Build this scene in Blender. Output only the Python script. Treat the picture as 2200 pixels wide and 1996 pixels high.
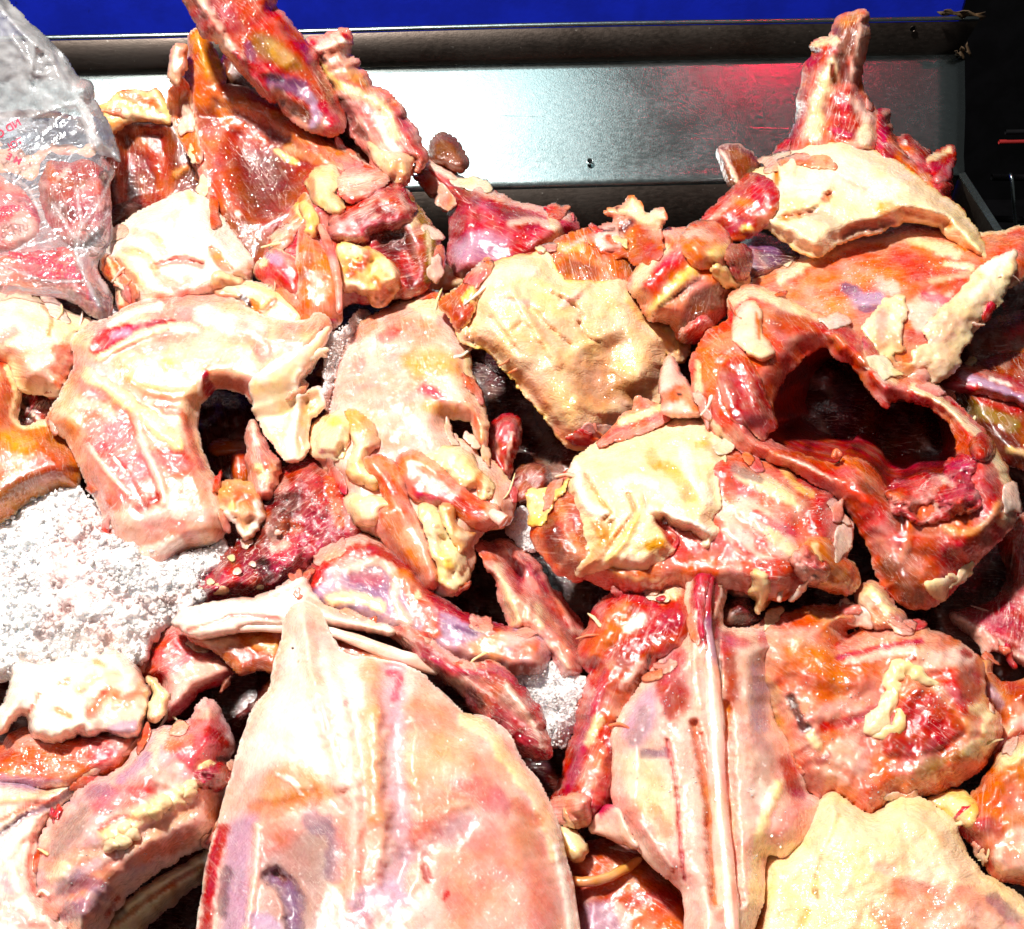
import bpy, math, random
import numpy as np
from mathutils import Vector

# ---------------------------------------------------------------- camera, world, lamps, exposure
scene = bpy.context.scene
for o in list(bpy.data.objects):
    bpy.data.objects.remove(o)
COL = scene.collection
W0, H0 = 2200.0, 1996.0                 # photograph size
CAM = np.array([0.0, 0.0, 0.56])
PITCH = math.radians(45)
KX = math.tan(math.radians(23)) / 1100  # tangent per photo pixel
FWD = np.array([0, math.cos(PITCH), -math.sin(PITCH)])
UPV = np.array([0, math.sin(PITCH), math.cos(PITCH)])

cam_d = bpy.data.cameras.new('camera')
cam_d.sensor_fit = 'HORIZONTAL'
cam_d.angle = math.radians(46)
cam_d.clip_start = 0.01
cam_d.clip_end = 50
cam = bpy.data.objects.new('camera', cam_d)
cam.location = CAM
cam.rotation_euler = (math.radians(90) - PITCH, 0, 0)
COL.objects.link(cam)
scene.camera = cam

world = bpy.data.worlds.new('World')
scene.world = world
world.use_nodes = True
world.node_tree.nodes['Background'].inputs[0].default_value = (1.0, 0.96, 0.92, 1)
world.node_tree.nodes['Background'].inputs[1].default_value = 0.045

def area(name, loc, target, size, power, color, shape='DISK'):
    d = bpy.data.lights.new(name, 'AREA')
    d.shape = shape
    if shape in ('RECTANGLE', 'ELLIPSE'):
        d.size, d.size_y = size
    else:
        d.size = size
    d.energy = power
    d.color = color
    o = bpy.data.objects.new(name, d)
    o.location = loc
    o.rotation_euler = (Vector(target) - Vector(loc)).to_track_quat('-Z', 'Y').to_euler()
    COL.objects.link(o)
    return o

area('stall_lamp', (-0.34, 0.52, 1.32), (0.0, 0.40, 0.12), 0.10, 36.0, (1.0, 0.95, 0.88))
area('front_fill', (-0.50, -0.45, 1.5), (0.0, 0.42, 0.12), 0.7, 2.2, (1.0, 0.97, 0.95))  # soft fill added from the front for faces the stall lamp only grazes

area('fluorescent_lamp', (-0.07, 0.76, 1.50), (-0.07, 0.74, 0.12), (0.42, 0.36), 1.1, (0.80, 1.0, 1.0), 'RECTANGLE')
area('red_sign_lamp', (0.47, 0.92, 1.35), (0.2, 0.73, 0.16), 0.06, 0.45, (1.0, 0.01, 0.05))

scene.view_settings.view_transform = 'Standard'
scene.view_settings.look = 'None'
scene.view_settings.exposure = 0.0
scene.view_settings.gamma = 1.0
scene.cycles.use_denoising = True
scene.cycles.max_bounces = 8
scene.cycles.transparent_max_bounces = 12
scene.cycles.caustics_reflective = False
scene.cycles.caustics_refractive = False
scene.cycles.sample_clamp_indirect = 4.0

# ---------------------------------------------------------------- numpy helpers
rng = np.random.RandomState(7)
LAT = rng.rand(256, 256)

def vnoise(x, y):
    xi = np.floor(x).astype(int); yi = np.floor(y).astype(int)
    fx = x - xi; fy = y - yi
    fx = fx * fx * fx * (fx * (fx * 6 - 15) + 10)
    fy = fy * fy * fy * (fy * (fy * 6 - 15) + 10)
    a = LAT[xi & 255, yi & 255]; b = LAT[(xi + 1) & 255, yi & 255]
    c = LAT[xi & 255, (yi + 1) & 255]; d = LAT[(xi + 1) & 255, (yi + 1) & 255]
    return (a * (1 - fx) + b * fx) * (1 - fy) + (c * (1 - fx) + d * fx) * fy

def fbm(x, y, scale, octv=4, seed=0.0, gain=0.5):
    s = 0; a = 1.0; t = 0
    x = x / scale + seed * 17.31; y = y / scale - seed * 9.77
    for k in range(octv):
        xr = x * 0.8 - y * 0.6; yr = x * 0.6 + y * 0.8
        s = s + a * (vnoise(xr, yr) * 2 - 1); t += a
        a *= gain; x = xr * 2.03 + 11.7; y = yr * 2.03 - 5.1
    return s / t

def sstep(a, b, x):
    t = np.clip((x - a) / (b - a + 1e-9), 0, 1)
    return t * t * (3 - 2 * t)

def lin(h):
    h = h.lstrip('#')
    c = np.array([int(h[i:i + 2], 16) / 255 for i in (0, 2, 4)])
    return np.where(c <= 0.04045, c / 12.92, ((c + 0.055) / 1.055) ** 2.4)

PAL = {k: lin(v) for k, v in dict(
    CR='#f2dcbe', WH='#f8eadf', YF='#f1d49c', YE='#e2ae58', PK='#e8b0a2', LP='#f0cfc2', OR='#d98a5a', DO='#a64e24',
    BO='#7a3216', RD='#b8161f', DR='#5c090e', MG='#c43866', PU='#8e6a8c', LV='#c0a6ba', SA='#e29c82', BR='#8c5632',
    GY='#a8928c', SR='#c2564a', BK='#1a0607', OL='#a58c4e', FL='#d87e6a', TN='#dcae88', PR='#d0505a', ICE='#f2f4f4',
    LIV='#420808', SK='#efd2b2', LY='#f5e2bc').items()}

for _k in PAL:
    PAL[_k] = PAL[_k] ** 1.48                          # albedo, not the bright value seen in the picture

SP = dict(A=(0, 0, .38263), B=(350, 0, .38272), C=(850, 250, .41005), D=(1450, 0, .38265), E=(0, 600, .38263),
          G=(550, 600, .38272), H=(1100, 750, .35533), I=(1450, 550, .41006), J=(0, 1250, .40794), K=(350, 1150, .46249),
          L=(1100, 1150, .46265), M=(1500, 1200, .43532), P=(0, 0, 1.0), F=(0, 0, 1.09127), N=(0, 240, .24052),
          R=(1900, 750, .38265))

def tp(space, pts):
    ox, oy, s = SP[space]
    return np.array([(ox + p[0] * s, oy + p[1] * s) for p in pts], float)

def heap_depth(x, y):
    """distance along the lens axis of the sloping heap surface seen at a photo pixel"""
    v = (998 - y) * KX
    # heap plane: rises 10.4 degrees away from the viewer
    A = np.array([0.196, 0.12]); sl = math.tan(math.radians(10.4))
    # point = CAM + t*(FWD + v*UPV); z = A1 + sl*(y-A0)
    dy = FWD[1] + v * UPV[1]; dz = FWD[2] + v * UPV[2]
    return (A[1] - CAM[2] - sl * A[0]) / (dz - sl * dy)

def unproj(x, y, lift):
    D = np.clip(heap_depth(x, np.maximum(y, 250)), 0.2, 1.2)
    t = D - lift * D * KX
    u = (x - 1100) * KX; v = (998 - y) * KX
    P = np.zeros((len(x), 3))
    P[:, 0] = t * u
    P[:, 1] = t * (FWD[1] + v * UPV[1])
    P[:, 2] = CAM[2] + t * (FWD[2] + v * UPV[2])
    return P

def smooth_poly(p, n=4, closed=True):
    N = len(p); out = []
    rngi = range(N if closed else N - 1)
    for i in rngi:
        if closed:
            p0, p1, p2, p3 = p[i - 1], p[i], p[(i + 1) % N], p[(i + 2) % N]
        else:
            p0, p1, p2, p3 = p[max(i - 1, 0)], p[i], p[i + 1], p[min(i + 2, N - 1)]
        for k in range(n):
            t = k / n
            out.append(0.5 * ((2 * p1) + (-p0 + p2) * t + (2 * p0 - 5 * p1 + 4 * p2 - p3) * t * t + (-p0 + 3 * p1 - 3 * p2 + p3) * t ** 3))
    if not closed:
        out.append(p[-1])
    return np.array(out)

def seg_dist(P, poly, closed=True):
    """distance, nearest point and arc parameter of points P to a polyline"""
    best = np.full(len(P), 1e18); near = np.zeros_like(P); par = np.zeros(len(P))
    n = len(poly)
    m = n if closed else n - 1
    for i in range(m):
        a = poly[i]; b = poly[(i + 1) % n]
        ab = b - a; L = ab @ ab + 1e-12
        t = np.clip(((P - a) @ ab) / L, 0, 1)
        q = a + t[:, None] * ab
        d = ((P - q) ** 2).sum(1)
        m_ = d < best
        best[m_] = d[m_]; near[m_] = q[m_]; par[m_] = (i + t[m_]) / m
    return np.sqrt(best), near, par

def inside(P, poly):
    c = np.zeros(len(P), bool)
    n = len(poly); j = n - 1
    x, y = P[:, 0], P[:, 1]
    for i in range(n):
        xi, yi = poly[i]; xj, yj = poly[j]
        if yi != yj:
            c ^= ((yi > y) != (yj > y)) & (x < (xj - xi) * (y - yi) / (yj - yi) + xi)
        j = i
    return c

def sdist(P, polys):
    best = None
    ins = np.zeros(len(P), bool); near = None
    for p in polys:
        d, q, _ = seg_dist(P, p)
        ins ^= inside(P, p)
        if best is None:
            best, near = d, q
        else:
            m = d < best
            best = np.where(m, d, best); near = np.where(m[:, None], q, near)
    return np.where(ins, best, -best), near

# ---------------------------------------------------------------- objects
def tag(o, label=None, cat=None, group=None, kind=None):
    if label: o['label'] = label
    if cat: o['category'] = cat
    if group: o['group'] = group
    if kind: o['kind'] = kind
    return o

THINGS = []

class Thing:
    """an Empty at the base of the thing; relief() and tube() hang parts on it"""
    def __init__(self, name, label, cat, space, at, lift=0, group=None):
        p = tp(space, [at])
        self.space = space
        self.loc = unproj(p[:, 0], p[:, 1], np.array([lift - 160.0]))[0]
        self.lift = lift
        self.o = bpy.data.objects.new(name, None)
        self.o.location = self.loc
        self.o.empty_display_size = 0.02
        self.hm = None
        self.main = None
        THINGS.append(self)
        COL.objects.link(self.o)
        tag(self.o, label, cat, group)

def add_mesh(name, V, F, mat, parent, color=None, smooth=True, fibre=None):
    loc = np.zeros(3)
    po = None
    if isinstance(parent, Thing):
        loc = parent.loc; po = parent.o
    elif parent is not None:
        po = parent
        q = parent
        while q is not None:
            loc = loc + np.array(q.location); q = q.parent
    me = bpy.data.meshes.new(name)
    V = np.asarray(V, float) - loc
    me.from_pydata(V.tolist(), [], [tuple(f) for f in F])
    if color is not None:
        a = me.attributes.new('Col', 'FLOAT_COLOR', 'POINT')
        c = np.ones((len(V), 4)); c[:, :3] = color
        a.data.foreach_set('color', c.ravel().astype(np.float32))
    if fibre is not None:
        a = me.attributes.new('Fib', 'FLOAT_VECTOR', 'POINT')
        a.data.foreach_set('vector', np.asarray(fibre, np.float32).ravel())
    if smooth:
        me.polygons.foreach_set('use_smooth', [True] * len(me.polygons))
    me.materials.append(MAT[mat] if isinstance(mat, str) else mat)
    me.update()
    o = bpy.data.objects.new(name, me)
    COL.objects.link(o)
    if po is not None:
        o.parent = po
    return o

SEED = [1.0]

def lift_field(space, lifts, X, Y):
    if np.isscalar(lifts):
        return np.full(len(X), float(lifts))
    q = tp(space, [l[:2] for l in lifts]); z = np.array([l[2] for l in lifts], float)
    cx, cy = q.mean(0)
    if len(z) < 3:
        ax = q[1] - q[0]; L = ax @ ax
        t = ((X - q[0, 0]) * ax[0] + (Y - q[0, 1]) * ax[1]) / L
        return z[0] + np.clip(t, -0.5, 1.5) * (z[1] - z[0])
    B = lambda x, y: np.stack([np.ones_like(x), x, y], 1)
    Bq = B((q[:, 0] - cx) / 300, (q[:, 1] - cy) / 300)
    c = np.linalg.lstsq(Bq, z, rcond=None)[0]
    res = z - Bq @ c
    r = B((X - cx) / 300, (Y - cy) / 300) @ c
    num = 0; den = 1e-9
    for (a, b), e in zip(q, res):
        w = 1 / ((X - a) ** 2 + (Y - b) ** 2 + 90.0 ** 2) ** 1.5
        num = num + w * e; den = den + w
    return np.clip(r + num / den, z.min() - 40, z.max() + 40)

def sample_hm(hm, X, Y):
    ok = (hm > -1e8).astype(float); v = np.where(hm > -1e8, hm, 0.0)
    for _ in range(4):                                   # masked blur
        for ax in (0, 1):
            v = v + np.roll(v, 1, ax) + np.roll(v, -1, ax); ok = ok + np.roll(ok, 1, ax) + np.roll(ok, -1, ax)
        v, ok = np.where(ok > 0, v / np.maximum(ok, 1e-9), 0), (ok > 0).astype(float)
        v = v * ok
    raw = hm > -1e8
    fy = np.clip((Y + 800) / 8 - 0.5, 0, 447); fx = np.clip((X + 800) / 8 - 0.5, 0, 497)
    i = fy.astype(int); j = fx.astype(int); a = fy - i; b = fx - j
    val = (v[i, j] * (1 - b) + v[i, j + 1] * b) * (1 - a) + (v[i + 1, j] * (1 - b) + v[i + 1, j + 1] * b) * a
    good = raw[i, j] | raw[i + 1, j] | raw[i, j + 1] | raw[i + 1, j + 1]
    return np.where(good, val, -1e9)

def S(pts, w, col=None, h=0.0, a=1.0, soft=0.6, rough=0.35, taper=False):
    return dict(k='s', pts=pts, w=w, col=col, h=h, a=a, soft=soft, rough=rough, taper=taper)

def A(pts, col=None, h=0.0, a=1.0, soft=18, rough=10):
    return dict(k='a', pts=pts, col=col, h=h, a=a, soft=soft, rough=rough)

def paint(space, P, base, strokes, seed, H=None):
    C = base
    ox, oy, s = SP[space]
    for i, st in enumerate(strokes):
        sd = seed + i * 3.7
        q = tp(space, st['pts'])
        if st['k'] == 's':
            w = st['w'] * s
            lo = q.min(0) - w * 1.5; hi = q.max(0) + w * 1.5
            m = np.where(((P >= lo) & (P <= hi)).all(1))[0]
            if len(m) == 0: continue
            pp = P[m]
            if len(q) == 1:
                d = np.sqrt(((pp - q[0]) ** 2).sum(1)); par = np.zeros(len(pp))
            else:
                qs = smooth_poly(q, 4, False) if len(q) > 2 else q
                d, _, par = seg_dist(pp, qs, False)
            if st['taper']:
                w = w * np.clip(np.sin(np.pi * (0.08 + 0.84 * par)), 0.1, 1)
            dn = d + st['rough'] * w * (fbm(pp[:, 0], pp[:, 1], max(12, st['w'] * s * 0.9), 3, sd) + 0.5 * fbm(pp[:, 0], pp[:, 1], max(6, st['w'] * s * 0.25), 2, sd + 1))
            wt = 1 - sstep(w * (1 - st['soft']), w, dn)
            hp = np.clip(1 - (np.clip(dn, 0, None) / w) ** 2, 0, 1) ** 1.3
        else:
            lo = q.min(0) - 30; hi = q.max(0) + 30
            m = np.where(((P >= lo) & (P <= hi)).all(1))[0]
            if len(m) == 0: continue
            pp = P[m]
            d, _ = sdist(pp, [smooth_poly(q, 4)])
            r = st['rough'] * s; so = max(st['soft'] * s, 1.5)
            dn = d + r * (fbm(pp[:, 0], pp[:, 1], 40, 3, sd) + 0.6 * fbm(pp[:, 0], pp[:, 1], 12, 2, sd + 1))
            wt = sstep(-so * 0.3, so, dn)
            hp = sstep(0, so * 1.4, dn)
        if st['col'] is not None:
            c = PAL[st['col']] if isinstance(st['col'], str) else st['col']
            k = (wt * st['a'])[:, None]
            C[m] = C[m] * (1 - k) + c * k
        if H is not None and st['h']:
            H[m] += st['h'] * s * hp
    return C

def relief(parent, name, outline, col, c2=None, lift=0, dome=60, back=60, er=60, holes=(), st=(), wr=(6, 80), fib=None, rim=None,
           mat='flesh', step=5.5, rough=3.0, space=None, mot=0.55, crk=0, fine=0.6, sharp=False, mess=None, on=5, drape=None, grow=7.0, life=None):
    """a closed, sculpted body: outline, rounded profile of its own thickness, ridges, furrows and colour patches"""
    space = space or parent.space
    base_lift = parent.lift if isinstance(parent, Thing) else 0
    SEED[0] += 1.37; seed = SEED[0]
    ox, oy, sc = SP[space]
    if mat == 'fat': dome *= 0.7
    if mat in ('fat', 'bone', 'bag_plastic') and grow == 7.0: grow = 2.0
    polys = []
    for pl in [outline] + list(holes):
        q = tp(space, pl)
        if not sharp:
            q = smooth_poly(q, 8)
        else:
            n = []
            for i in range(len(q)):
                a, b = q[i], q[(i + 1) % len(q)]
                k = max(1, int(np.hypot(*(b - a)) / 10))
                n += [a + (b - a) * t / k for t in range(k)]
            q = np.array(n)
        if rough:
            d = np.roll(q, -1, 0) - np.roll(q, 1, 0)
            nn = np.stack([d[:, 1], -d[:, 0]], 1) / (np.linalg.norm(d, axis=1)[:, None] + 1e-6)
            rr = rough * (1.3 if mat == 'fat' else 1.0)
            q = q + nn * (rr * (1.2 * fbm(q[:, 0], q[:, 1], 24, 2, seed) + 0.8 * fbm(q[:, 0], q[:, 1], 9, 2, seed + 40)))[:, None]
        if grow and not polys:
            d = np.roll(q, -1, 0) - np.roll(q, 1, 0)
            nn = np.stack([d[:, 1], -d[:, 0]], 1) / (np.linalg.norm(d, axis=1)[:, None] + 1e-6)
            ar = 0.5 * np.sum(q[:, 0] * np.roll(q[:, 1], -1) - np.roll(q[:, 0], -1) * q[:, 1])
            q = q + nn * grow * (1 if ar > 0 else -1)
        polys.append(q)
    if isinstance(parent, Thing) and parent.main is None: parent.main = (polys[0], mat)
    lo = polys[0].min(0) - step; hi = polys[0].max(0) + step
    xs = np.arange(lo[0], hi[0] + step, step); ys = np.arange(lo[1], hi[1] + step, step)
    GX, GY = np.meshgrid(xs, ys)
    P = np.stack([GX.ravel(), GY.ravel()], 1)
    d, near = sdist(P, polys)
    keep = d > -0.75 * step
    out = keep & (d < 0.35 * step)
    P[out] = near[out]
    d = np.where(out, 0.0, d)
    ny, nx = GX.shape
    idx = np.arange(ny * nx).reshape(ny, nx)
    quads = np.stack([idx[:-1, :-1], idx[1:, :-1], idx[1:, 1:], idx[:-1, 1:]], -1).reshape(-1, 4)
    quads = quads[keep[quads].all(1)]
    quads = quads[~(d[quads] <= 0).all(1)]
    used = np.unique(quads)
    remap = -np.ones(ny * nx, int); remap[used] = np.arange(len(used))
    P = P[used]; d = d[used]; quads = remap[quads]
    n = len(P)
    X, Y = P[:, 0], P[:, 1]
    e = er * sc
    t = np.clip(d / e, 0, 1)
    prof = np.sqrt(np.clip(1 - (1 - t) ** 2, 0, 1))
    if mat in ('flesh', 'film', 'wet', 'skin', 'blood', 'bag_plastic', 'ice', 'fat'):
        lw = 9.0 if mat in ('fat', 'blood', 'ice') else 4.0
        lip = min(0.45, (lw if lw > 5 else 3.5) / max(dome, 12))          # a thin torn edge, then a gentle rise
        prof = lip * np.sqrt(np.clip(1 - (1 - np.clip(d / lw, 0, 1)) ** 2, 0, 1)) + (1 - lip) * (0.5 * sstep(0, 1, t) + 0.5 * t * (2 - t))
    edge = sstep(0, min(e, 12), d)
    Hh = np.zeros(n)
    base = np.tile(PAL[col], (n, 1))
    if c2 is not None:
        k = sstep(-0.25, 0.45, fbm(X, Y, 130 * max(sc, .4) * 2, 4, seed + 3) + 0.35 * fbm(X, Y, 22, 3, seed + 4))
        base = base * (1 - mot * k[:, None]) + PAL[c2] * (mot * k[:, None])
    if fib is not None:
        ang, fa, fs = fib
        ca, sa = math.cos(math.radians(ang)), math.sin(math.radians(ang))
        wob = 14 * fbm(X, Y, 120, 2, seed + 8)
        U = X * ca - Y * sa; Vv = X * sa + Y * ca + wob
        f = fbm(U / 9, Vv, fs, 4, seed + 9)
        Hh += fa * f
        kk = sstep(0.05, 0.55, f)[:, None] * 0.45
        base = base * (1 - kk) + PAL['LP'] * kk
        kk = sstep(0.05, 0.5, -f)[:, None] * 0.35
        base = base * (1 - kk) + PAL['RD'] * kk
    if life is None: life = dict(flesh=0.6, film=0.5, wet=0.4, blood=0.6, skin=0.18, fat=0.45, bone=0.2).get(mat, 0)
    if life:
        aa = seed * 2.4
        U = X * math.cos(aa) - Y * math.sin(aa); Vv = X * math.sin(aa) + Y * math.cos(aa)
        wx = U + 30 * fbm(X, Y, 70, 2, seed + 20); wy = Vv + 30 * fbm(X, Y, 70, 2, seed + 21)
        f1 = fbm(wx / 2.2, wy, 34, 4, seed + 22); f2 = fbm(wx / 2.8, wy, 26, 4, seed + 23); f3 = fbm(wx, wy, 55, 4, seed + 24)
        for f, cc, am, a0, a1 in ((f1, 'WH', 0.42, 0.08, 0.5), (f2, 'SR', 0.40, 0.1, 0.5), (f3, 'TN', 0.30, 0.05, 0.45), (-f1, 'RD', 0.22, 0.22, 0.6), (-f3, 'LV', 0.20, 0.2, 0.6)):
            k = (sstep(a0, a1, f) * am * life)[:, None]
            base = base * (1 - k) + PAL[cc] * k
        Hh += life * (6 * f1 + 4 * f2)
    if rim is not None:
        rc, rw = rim
        k = (1 - sstep(rw * sc * 0.25, rw * sc, d + 3 * fbm(X, Y, 14, 2, seed + 5)))[:, None]
        base = base * (1 - k) + PAL[rc] * k  # edge tint: natural fat and skin, plus overexposed brightness painted in
    base = paint(space, P, base, st, seed, Hh)
    if wr:
        Hh += wr[0] * fbm(X, Y, wr[1], 4, seed + 6)
    if crk:
        r1 = np.abs(fbm(X, Y, 46, 3, seed + 10)); r2 = np.abs(fbm(X, Y, 20, 2, seed + 12))
        Hh += crk * (np.minimum(r1 * 4, 1) - 1) + crk * 0.35 * (np.minimum(r2 * 4, 1) - 1)
    if mess:
        Hh += mess[0] * np.maximum(fbm(X, Y, mess[1], 3, seed + 14), -0.15)
    Hh += fine * fbm(X, Y, 9, 2, seed + 7)
    L = lift_field(space, lift, X, Y) + base_lift
    if isinstance(parent, Thing):
        gi = np.clip(((Y + 800) / 8).astype(int), 0, 449); gj = np.clip(((X + 800) / 8).astype(int), 0, 499)
        if parent.hm is None:
            parent.hm = np.full((450, 500), -1e9)
        elif drape is not False:
            hv = sample_hm(parent.hm, X, Y); okh = hv > -1e8
            if okh.mean() > 0.45 or drape:
                xc, yc = X.mean(), Y.mean(); u_, v_ = (X - xc) / 100, (Y - yc) / 100
                B = np.stack([np.ones(n), u_, v_, u_ * u_, u_ * v_, v_ * v_], 1)
                cf = np.linalg.lstsq(B[okh], hv[okh], rcond=None)[0]
                fit = np.clip(B @ cf, hv[okh].min() - 25, hv[okh].max() + 10)
                loc_h = np.where(okh, hv, fit)
                L = fit * 0.45 + np.maximum(loc_h, fit - 30) * 0.55 + (min(on, 1) if mat == 'skin' else on)
                dome = dome * (0.45 if er * sc > 30 else 0.6); back = min(back, 25)
    top = L + dome * prof + Hh * edge
    if isinstance(parent, Thing):
        np.maximum.at(parent.hm, (gi, gj), top)
    bprof = np.sqrt(prof)
    bot = L - back * bprof - 0.5
    rimv = d <= 0
    bot[rimv] = top[rimv]
    V1 = unproj(X, Y, top)
    bi = np.where(~rimv)[0]
    V2 = unproj(X[bi], Y[bi], bot[bi])
    bm = np.arange(n); bm[bi] = n + np.arange(len(bi))
    V = np.vstack([V1, V2])
    F = np.vstack([quads, bm[quads][:, ::-1]])
    # drop duplicates where all four corners lie on the rim
    C = np.vstack([base, base[bi]])
    if fib is not None:
        ang = math.radians(fib[0]); ax = np.array([math.cos(ang), -math.sin(ang)])
    else:
        w_, v_ = np.linalg.eigh(np.cov(polys[0].T)); ax = v_[:, 1]
    UV = np.zeros((len(V), 3)); XX = np.concatenate([X, X[bi]]); YY = np.concatenate([Y, Y[bi]])
    UV[:, 0] = (XX * ax[0] + YY * ax[1]) / 200; UV[:, 1] = (-XX * ax[1] + YY * ax[0]) / 200; UV[:, 2] = seed * 3.1
    return add_mesh(name, V, F, mat, parent, np.clip(C, 0.003, 0.92), fibre=UV)

def tube(parent, name, pts, col, mat='flesh', space=None, c2=None, flat=1.0, st=(), nseg=14, lump=0.12, tips=True, rest=None):
    """a swept rod with its own radius at every point: pts = (x, y, lift, radius)"""
    space = space or parent.space
    base_lift = parent.lift if isinstance(parent, Thing) else 0
    SEED[0] += 1.37; seed = SEED[0]
    ox, oy, sc = SP[space]
    q = np.array([(ox + p[0] * sc, oy + p[1] * sc, p[2] + base_lift, p[3] * sc) for p in pts], float)
    q = smooth_poly(q, 6, False)
    if rest is not None:
        hv = sample_hm(parent.hm, q[:, 0], q[:, 1]); good = hv > -1e8
        if good.any():
            hv = np.interp(np.arange(len(q)), np.where(good)[0], hv[good])
            for _ in range(3): hv = np.convolve(np.pad(hv, 2, 'edge'), np.ones(5) / 5, 'valid')
            q[:, 2] = hv + rest
    D = heap_depth(q[:, 0], np.maximum(q[:, 1], 250))
    ctr = unproj(q[:, 0], q[:, 1], q[:, 2])
    r = q[:, 3] * D * KX
    if tips:
        m = len(q); k = max(2, m // 8)
        for i in range(k):
            f = math.sqrt(max(0.05, 1 - (1 - (i + 0.3) / k) ** 2))
            r[i] *= f; r[-1 - i] *= f
    V = []; C = []; n = len(ctr)
    for i in range(n):
        tg = ctr[min(i + 1, n - 1)] - ctr[max(i - 1, 0)]
        tg /= np.linalg.norm(tg) + 1e-9
        vd = CAM - ctr[i]; vd /= np.linalg.norm(vd)
        sd = np.cross(tg, vd); sd /= np.linalg.norm(sd) + 1e-9
        up = np.cross(sd, tg)
        for k in range(nseg):
            a = 2 * math.pi * k / nseg
            rr = r[i] * (1 + lump * fbm(np.array([i * 0.9]), np.array([3.2 * math.cos(a) + 7 * math.sin(a)]), 2.6, 2, seed)[0] * 2)
            V.append(ctr[i] + rr * (math.cos(a) * sd + flat * math.sin(a) * up))
            C.append((q[i, 0] + math.cos(a) * q[i, 3], q[i, 1]))
    F = []
    for i in range(n - 1):
        for k in range(nseg):
            a = i * nseg + k; b = i * nseg + (k + 1) % nseg
            F.append((a, b, b + nseg, a + nseg))
    F.append(tuple(range(nseg))[::-1]); F.append(tuple(range((n - 1) * nseg, n * nseg)))
    Cp = np.array(C); base = np.tile(PAL[col], (len(Cp), 1))
    if c2 is not None:
        k = sstep(-0.2, 0.4, fbm(Cp[:, 0], Cp[:, 1], 40, 3, seed + 3))[:, None] * 0.7
        base = base * (1 - k) + PAL[c2] * k
    base = paint(space, Cp, base, st, seed)
    UV = np.zeros((len(V), 3)); UV[:, 0] = np.repeat(np.arange(n) * 0.05, nseg); UV[:, 1] = np.tile(np.sin(np.arange(nseg) * 2 * math.pi / nseg) * 0.15, n); UV[:, 2] = seed
    return add_mesh(name, V, F, mat, parent, np.clip(base, 0.003, 0.92), fibre=UV)

def cavity(parent, name, outline, col, depth=260, lift=0, shrink=0.55, space=None, c2=None, rings=9, shift=(0, 0), mat='flesh'):
    """the inner wall of a body cavity, running back from its mouth"""
    space = space or parent.space
    base_lift = parent.lift if isinstance(parent, Thing) else 0
    SEED[0] += 1.37; seed = SEED[0]
    q = smooth_poly(tp(space, outline), 4)
    c = q.mean(0); V = []; C = []; n = len(q)
    for k in range(rings + 1):
        t = k / rings
        p = c + (q - c) * (1.03 - (1.03 - shrink) * t ** 1.4) + np.array(shift) * t
        p = p + 8 * t * np.stack([fbm(p[:, 0], p[:, 1] + k * 31, 40, 3, seed), fbm(p[:, 1], p[:, 0] + k * 17, 40, 3, seed + 2)], 1)
        V.append(unproj(p[:, 0], p[:, 1], np.full(n, lift + base_lift - depth * t)))
        cc = np.tile(PAL[col], (n, 1))
        if c2 is not None:
            kk = sstep(-0.2, 0.4, fbm(p[:, 0], p[:, 1], 50, 3, seed + 3))[:, None]
            cc = cc * (1 - 0.7 * kk) + PAL[c2] * 0.7 * kk
        C.append(cc)
    V = np.vstack(V); C = np.vstack(C); F = []
    for k in range(rings):
        for i in range(n):
            a = k * n + i; b = k * n + (i + 1) % n
            F.append((a, b, b + n, a + n))
    F.append(tuple(range(rings * n, rings * n + n)))
    return add_mesh(name, V, F, mat, parent, C)

# ---------------------------------------------------------------- materials
MAT = {}

def newmat(name):
    m = bpy.data.materials.new(name); m.use_nodes = True
    nt = m.node_tree; nt.nodes.clear()
    o = nt.nodes.new('ShaderNodeOutputMaterial')
    return m, nt, o

def N(nt, typ, **kw):
    n = nt.nodes.new(typ)
    for k, v in kw.items():
        setattr(n, k, v)
    return n

def math_node(nt, op, a, b=None, clamp=False):
    n = N(nt, 'ShaderNodeMath', operation=op); n.use_clamp = clamp
    for i, v in enumerate((a, b)):
        if v is None: continue
        if isinstance(v, (int, float)): n.inputs[i].default_value = v
        else: nt.links.new(v, n.inputs[i])
    return n.outputs[0]

def noise(nt, vec, scale, detail=4, rough=0.55, dist=0.0):
    n = N(nt, 'ShaderNodeTexNoise')
    n.inputs['Scale'].default_value = scale; n.inputs['Detail'].default_value = detail
    n.inputs['Roughness'].default_value = rough; n.inputs['Distortion'].default_value = dist
    nt.links.new(vec, n.inputs['Vector'])
    return n.outputs[0]

def ramp(nt, val, lo, hi, a=0.0, b=1.0):
    n = N(nt, 'ShaderNodeMapRange'); n.interpolation_type = 'SMOOTHSTEP'
    nt.links.new(val, n.inputs[0])
    for i, v in enumerate((lo, hi, a, b)): n.inputs[i + 1].default_value = v
    return n.outputs[0]

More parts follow.
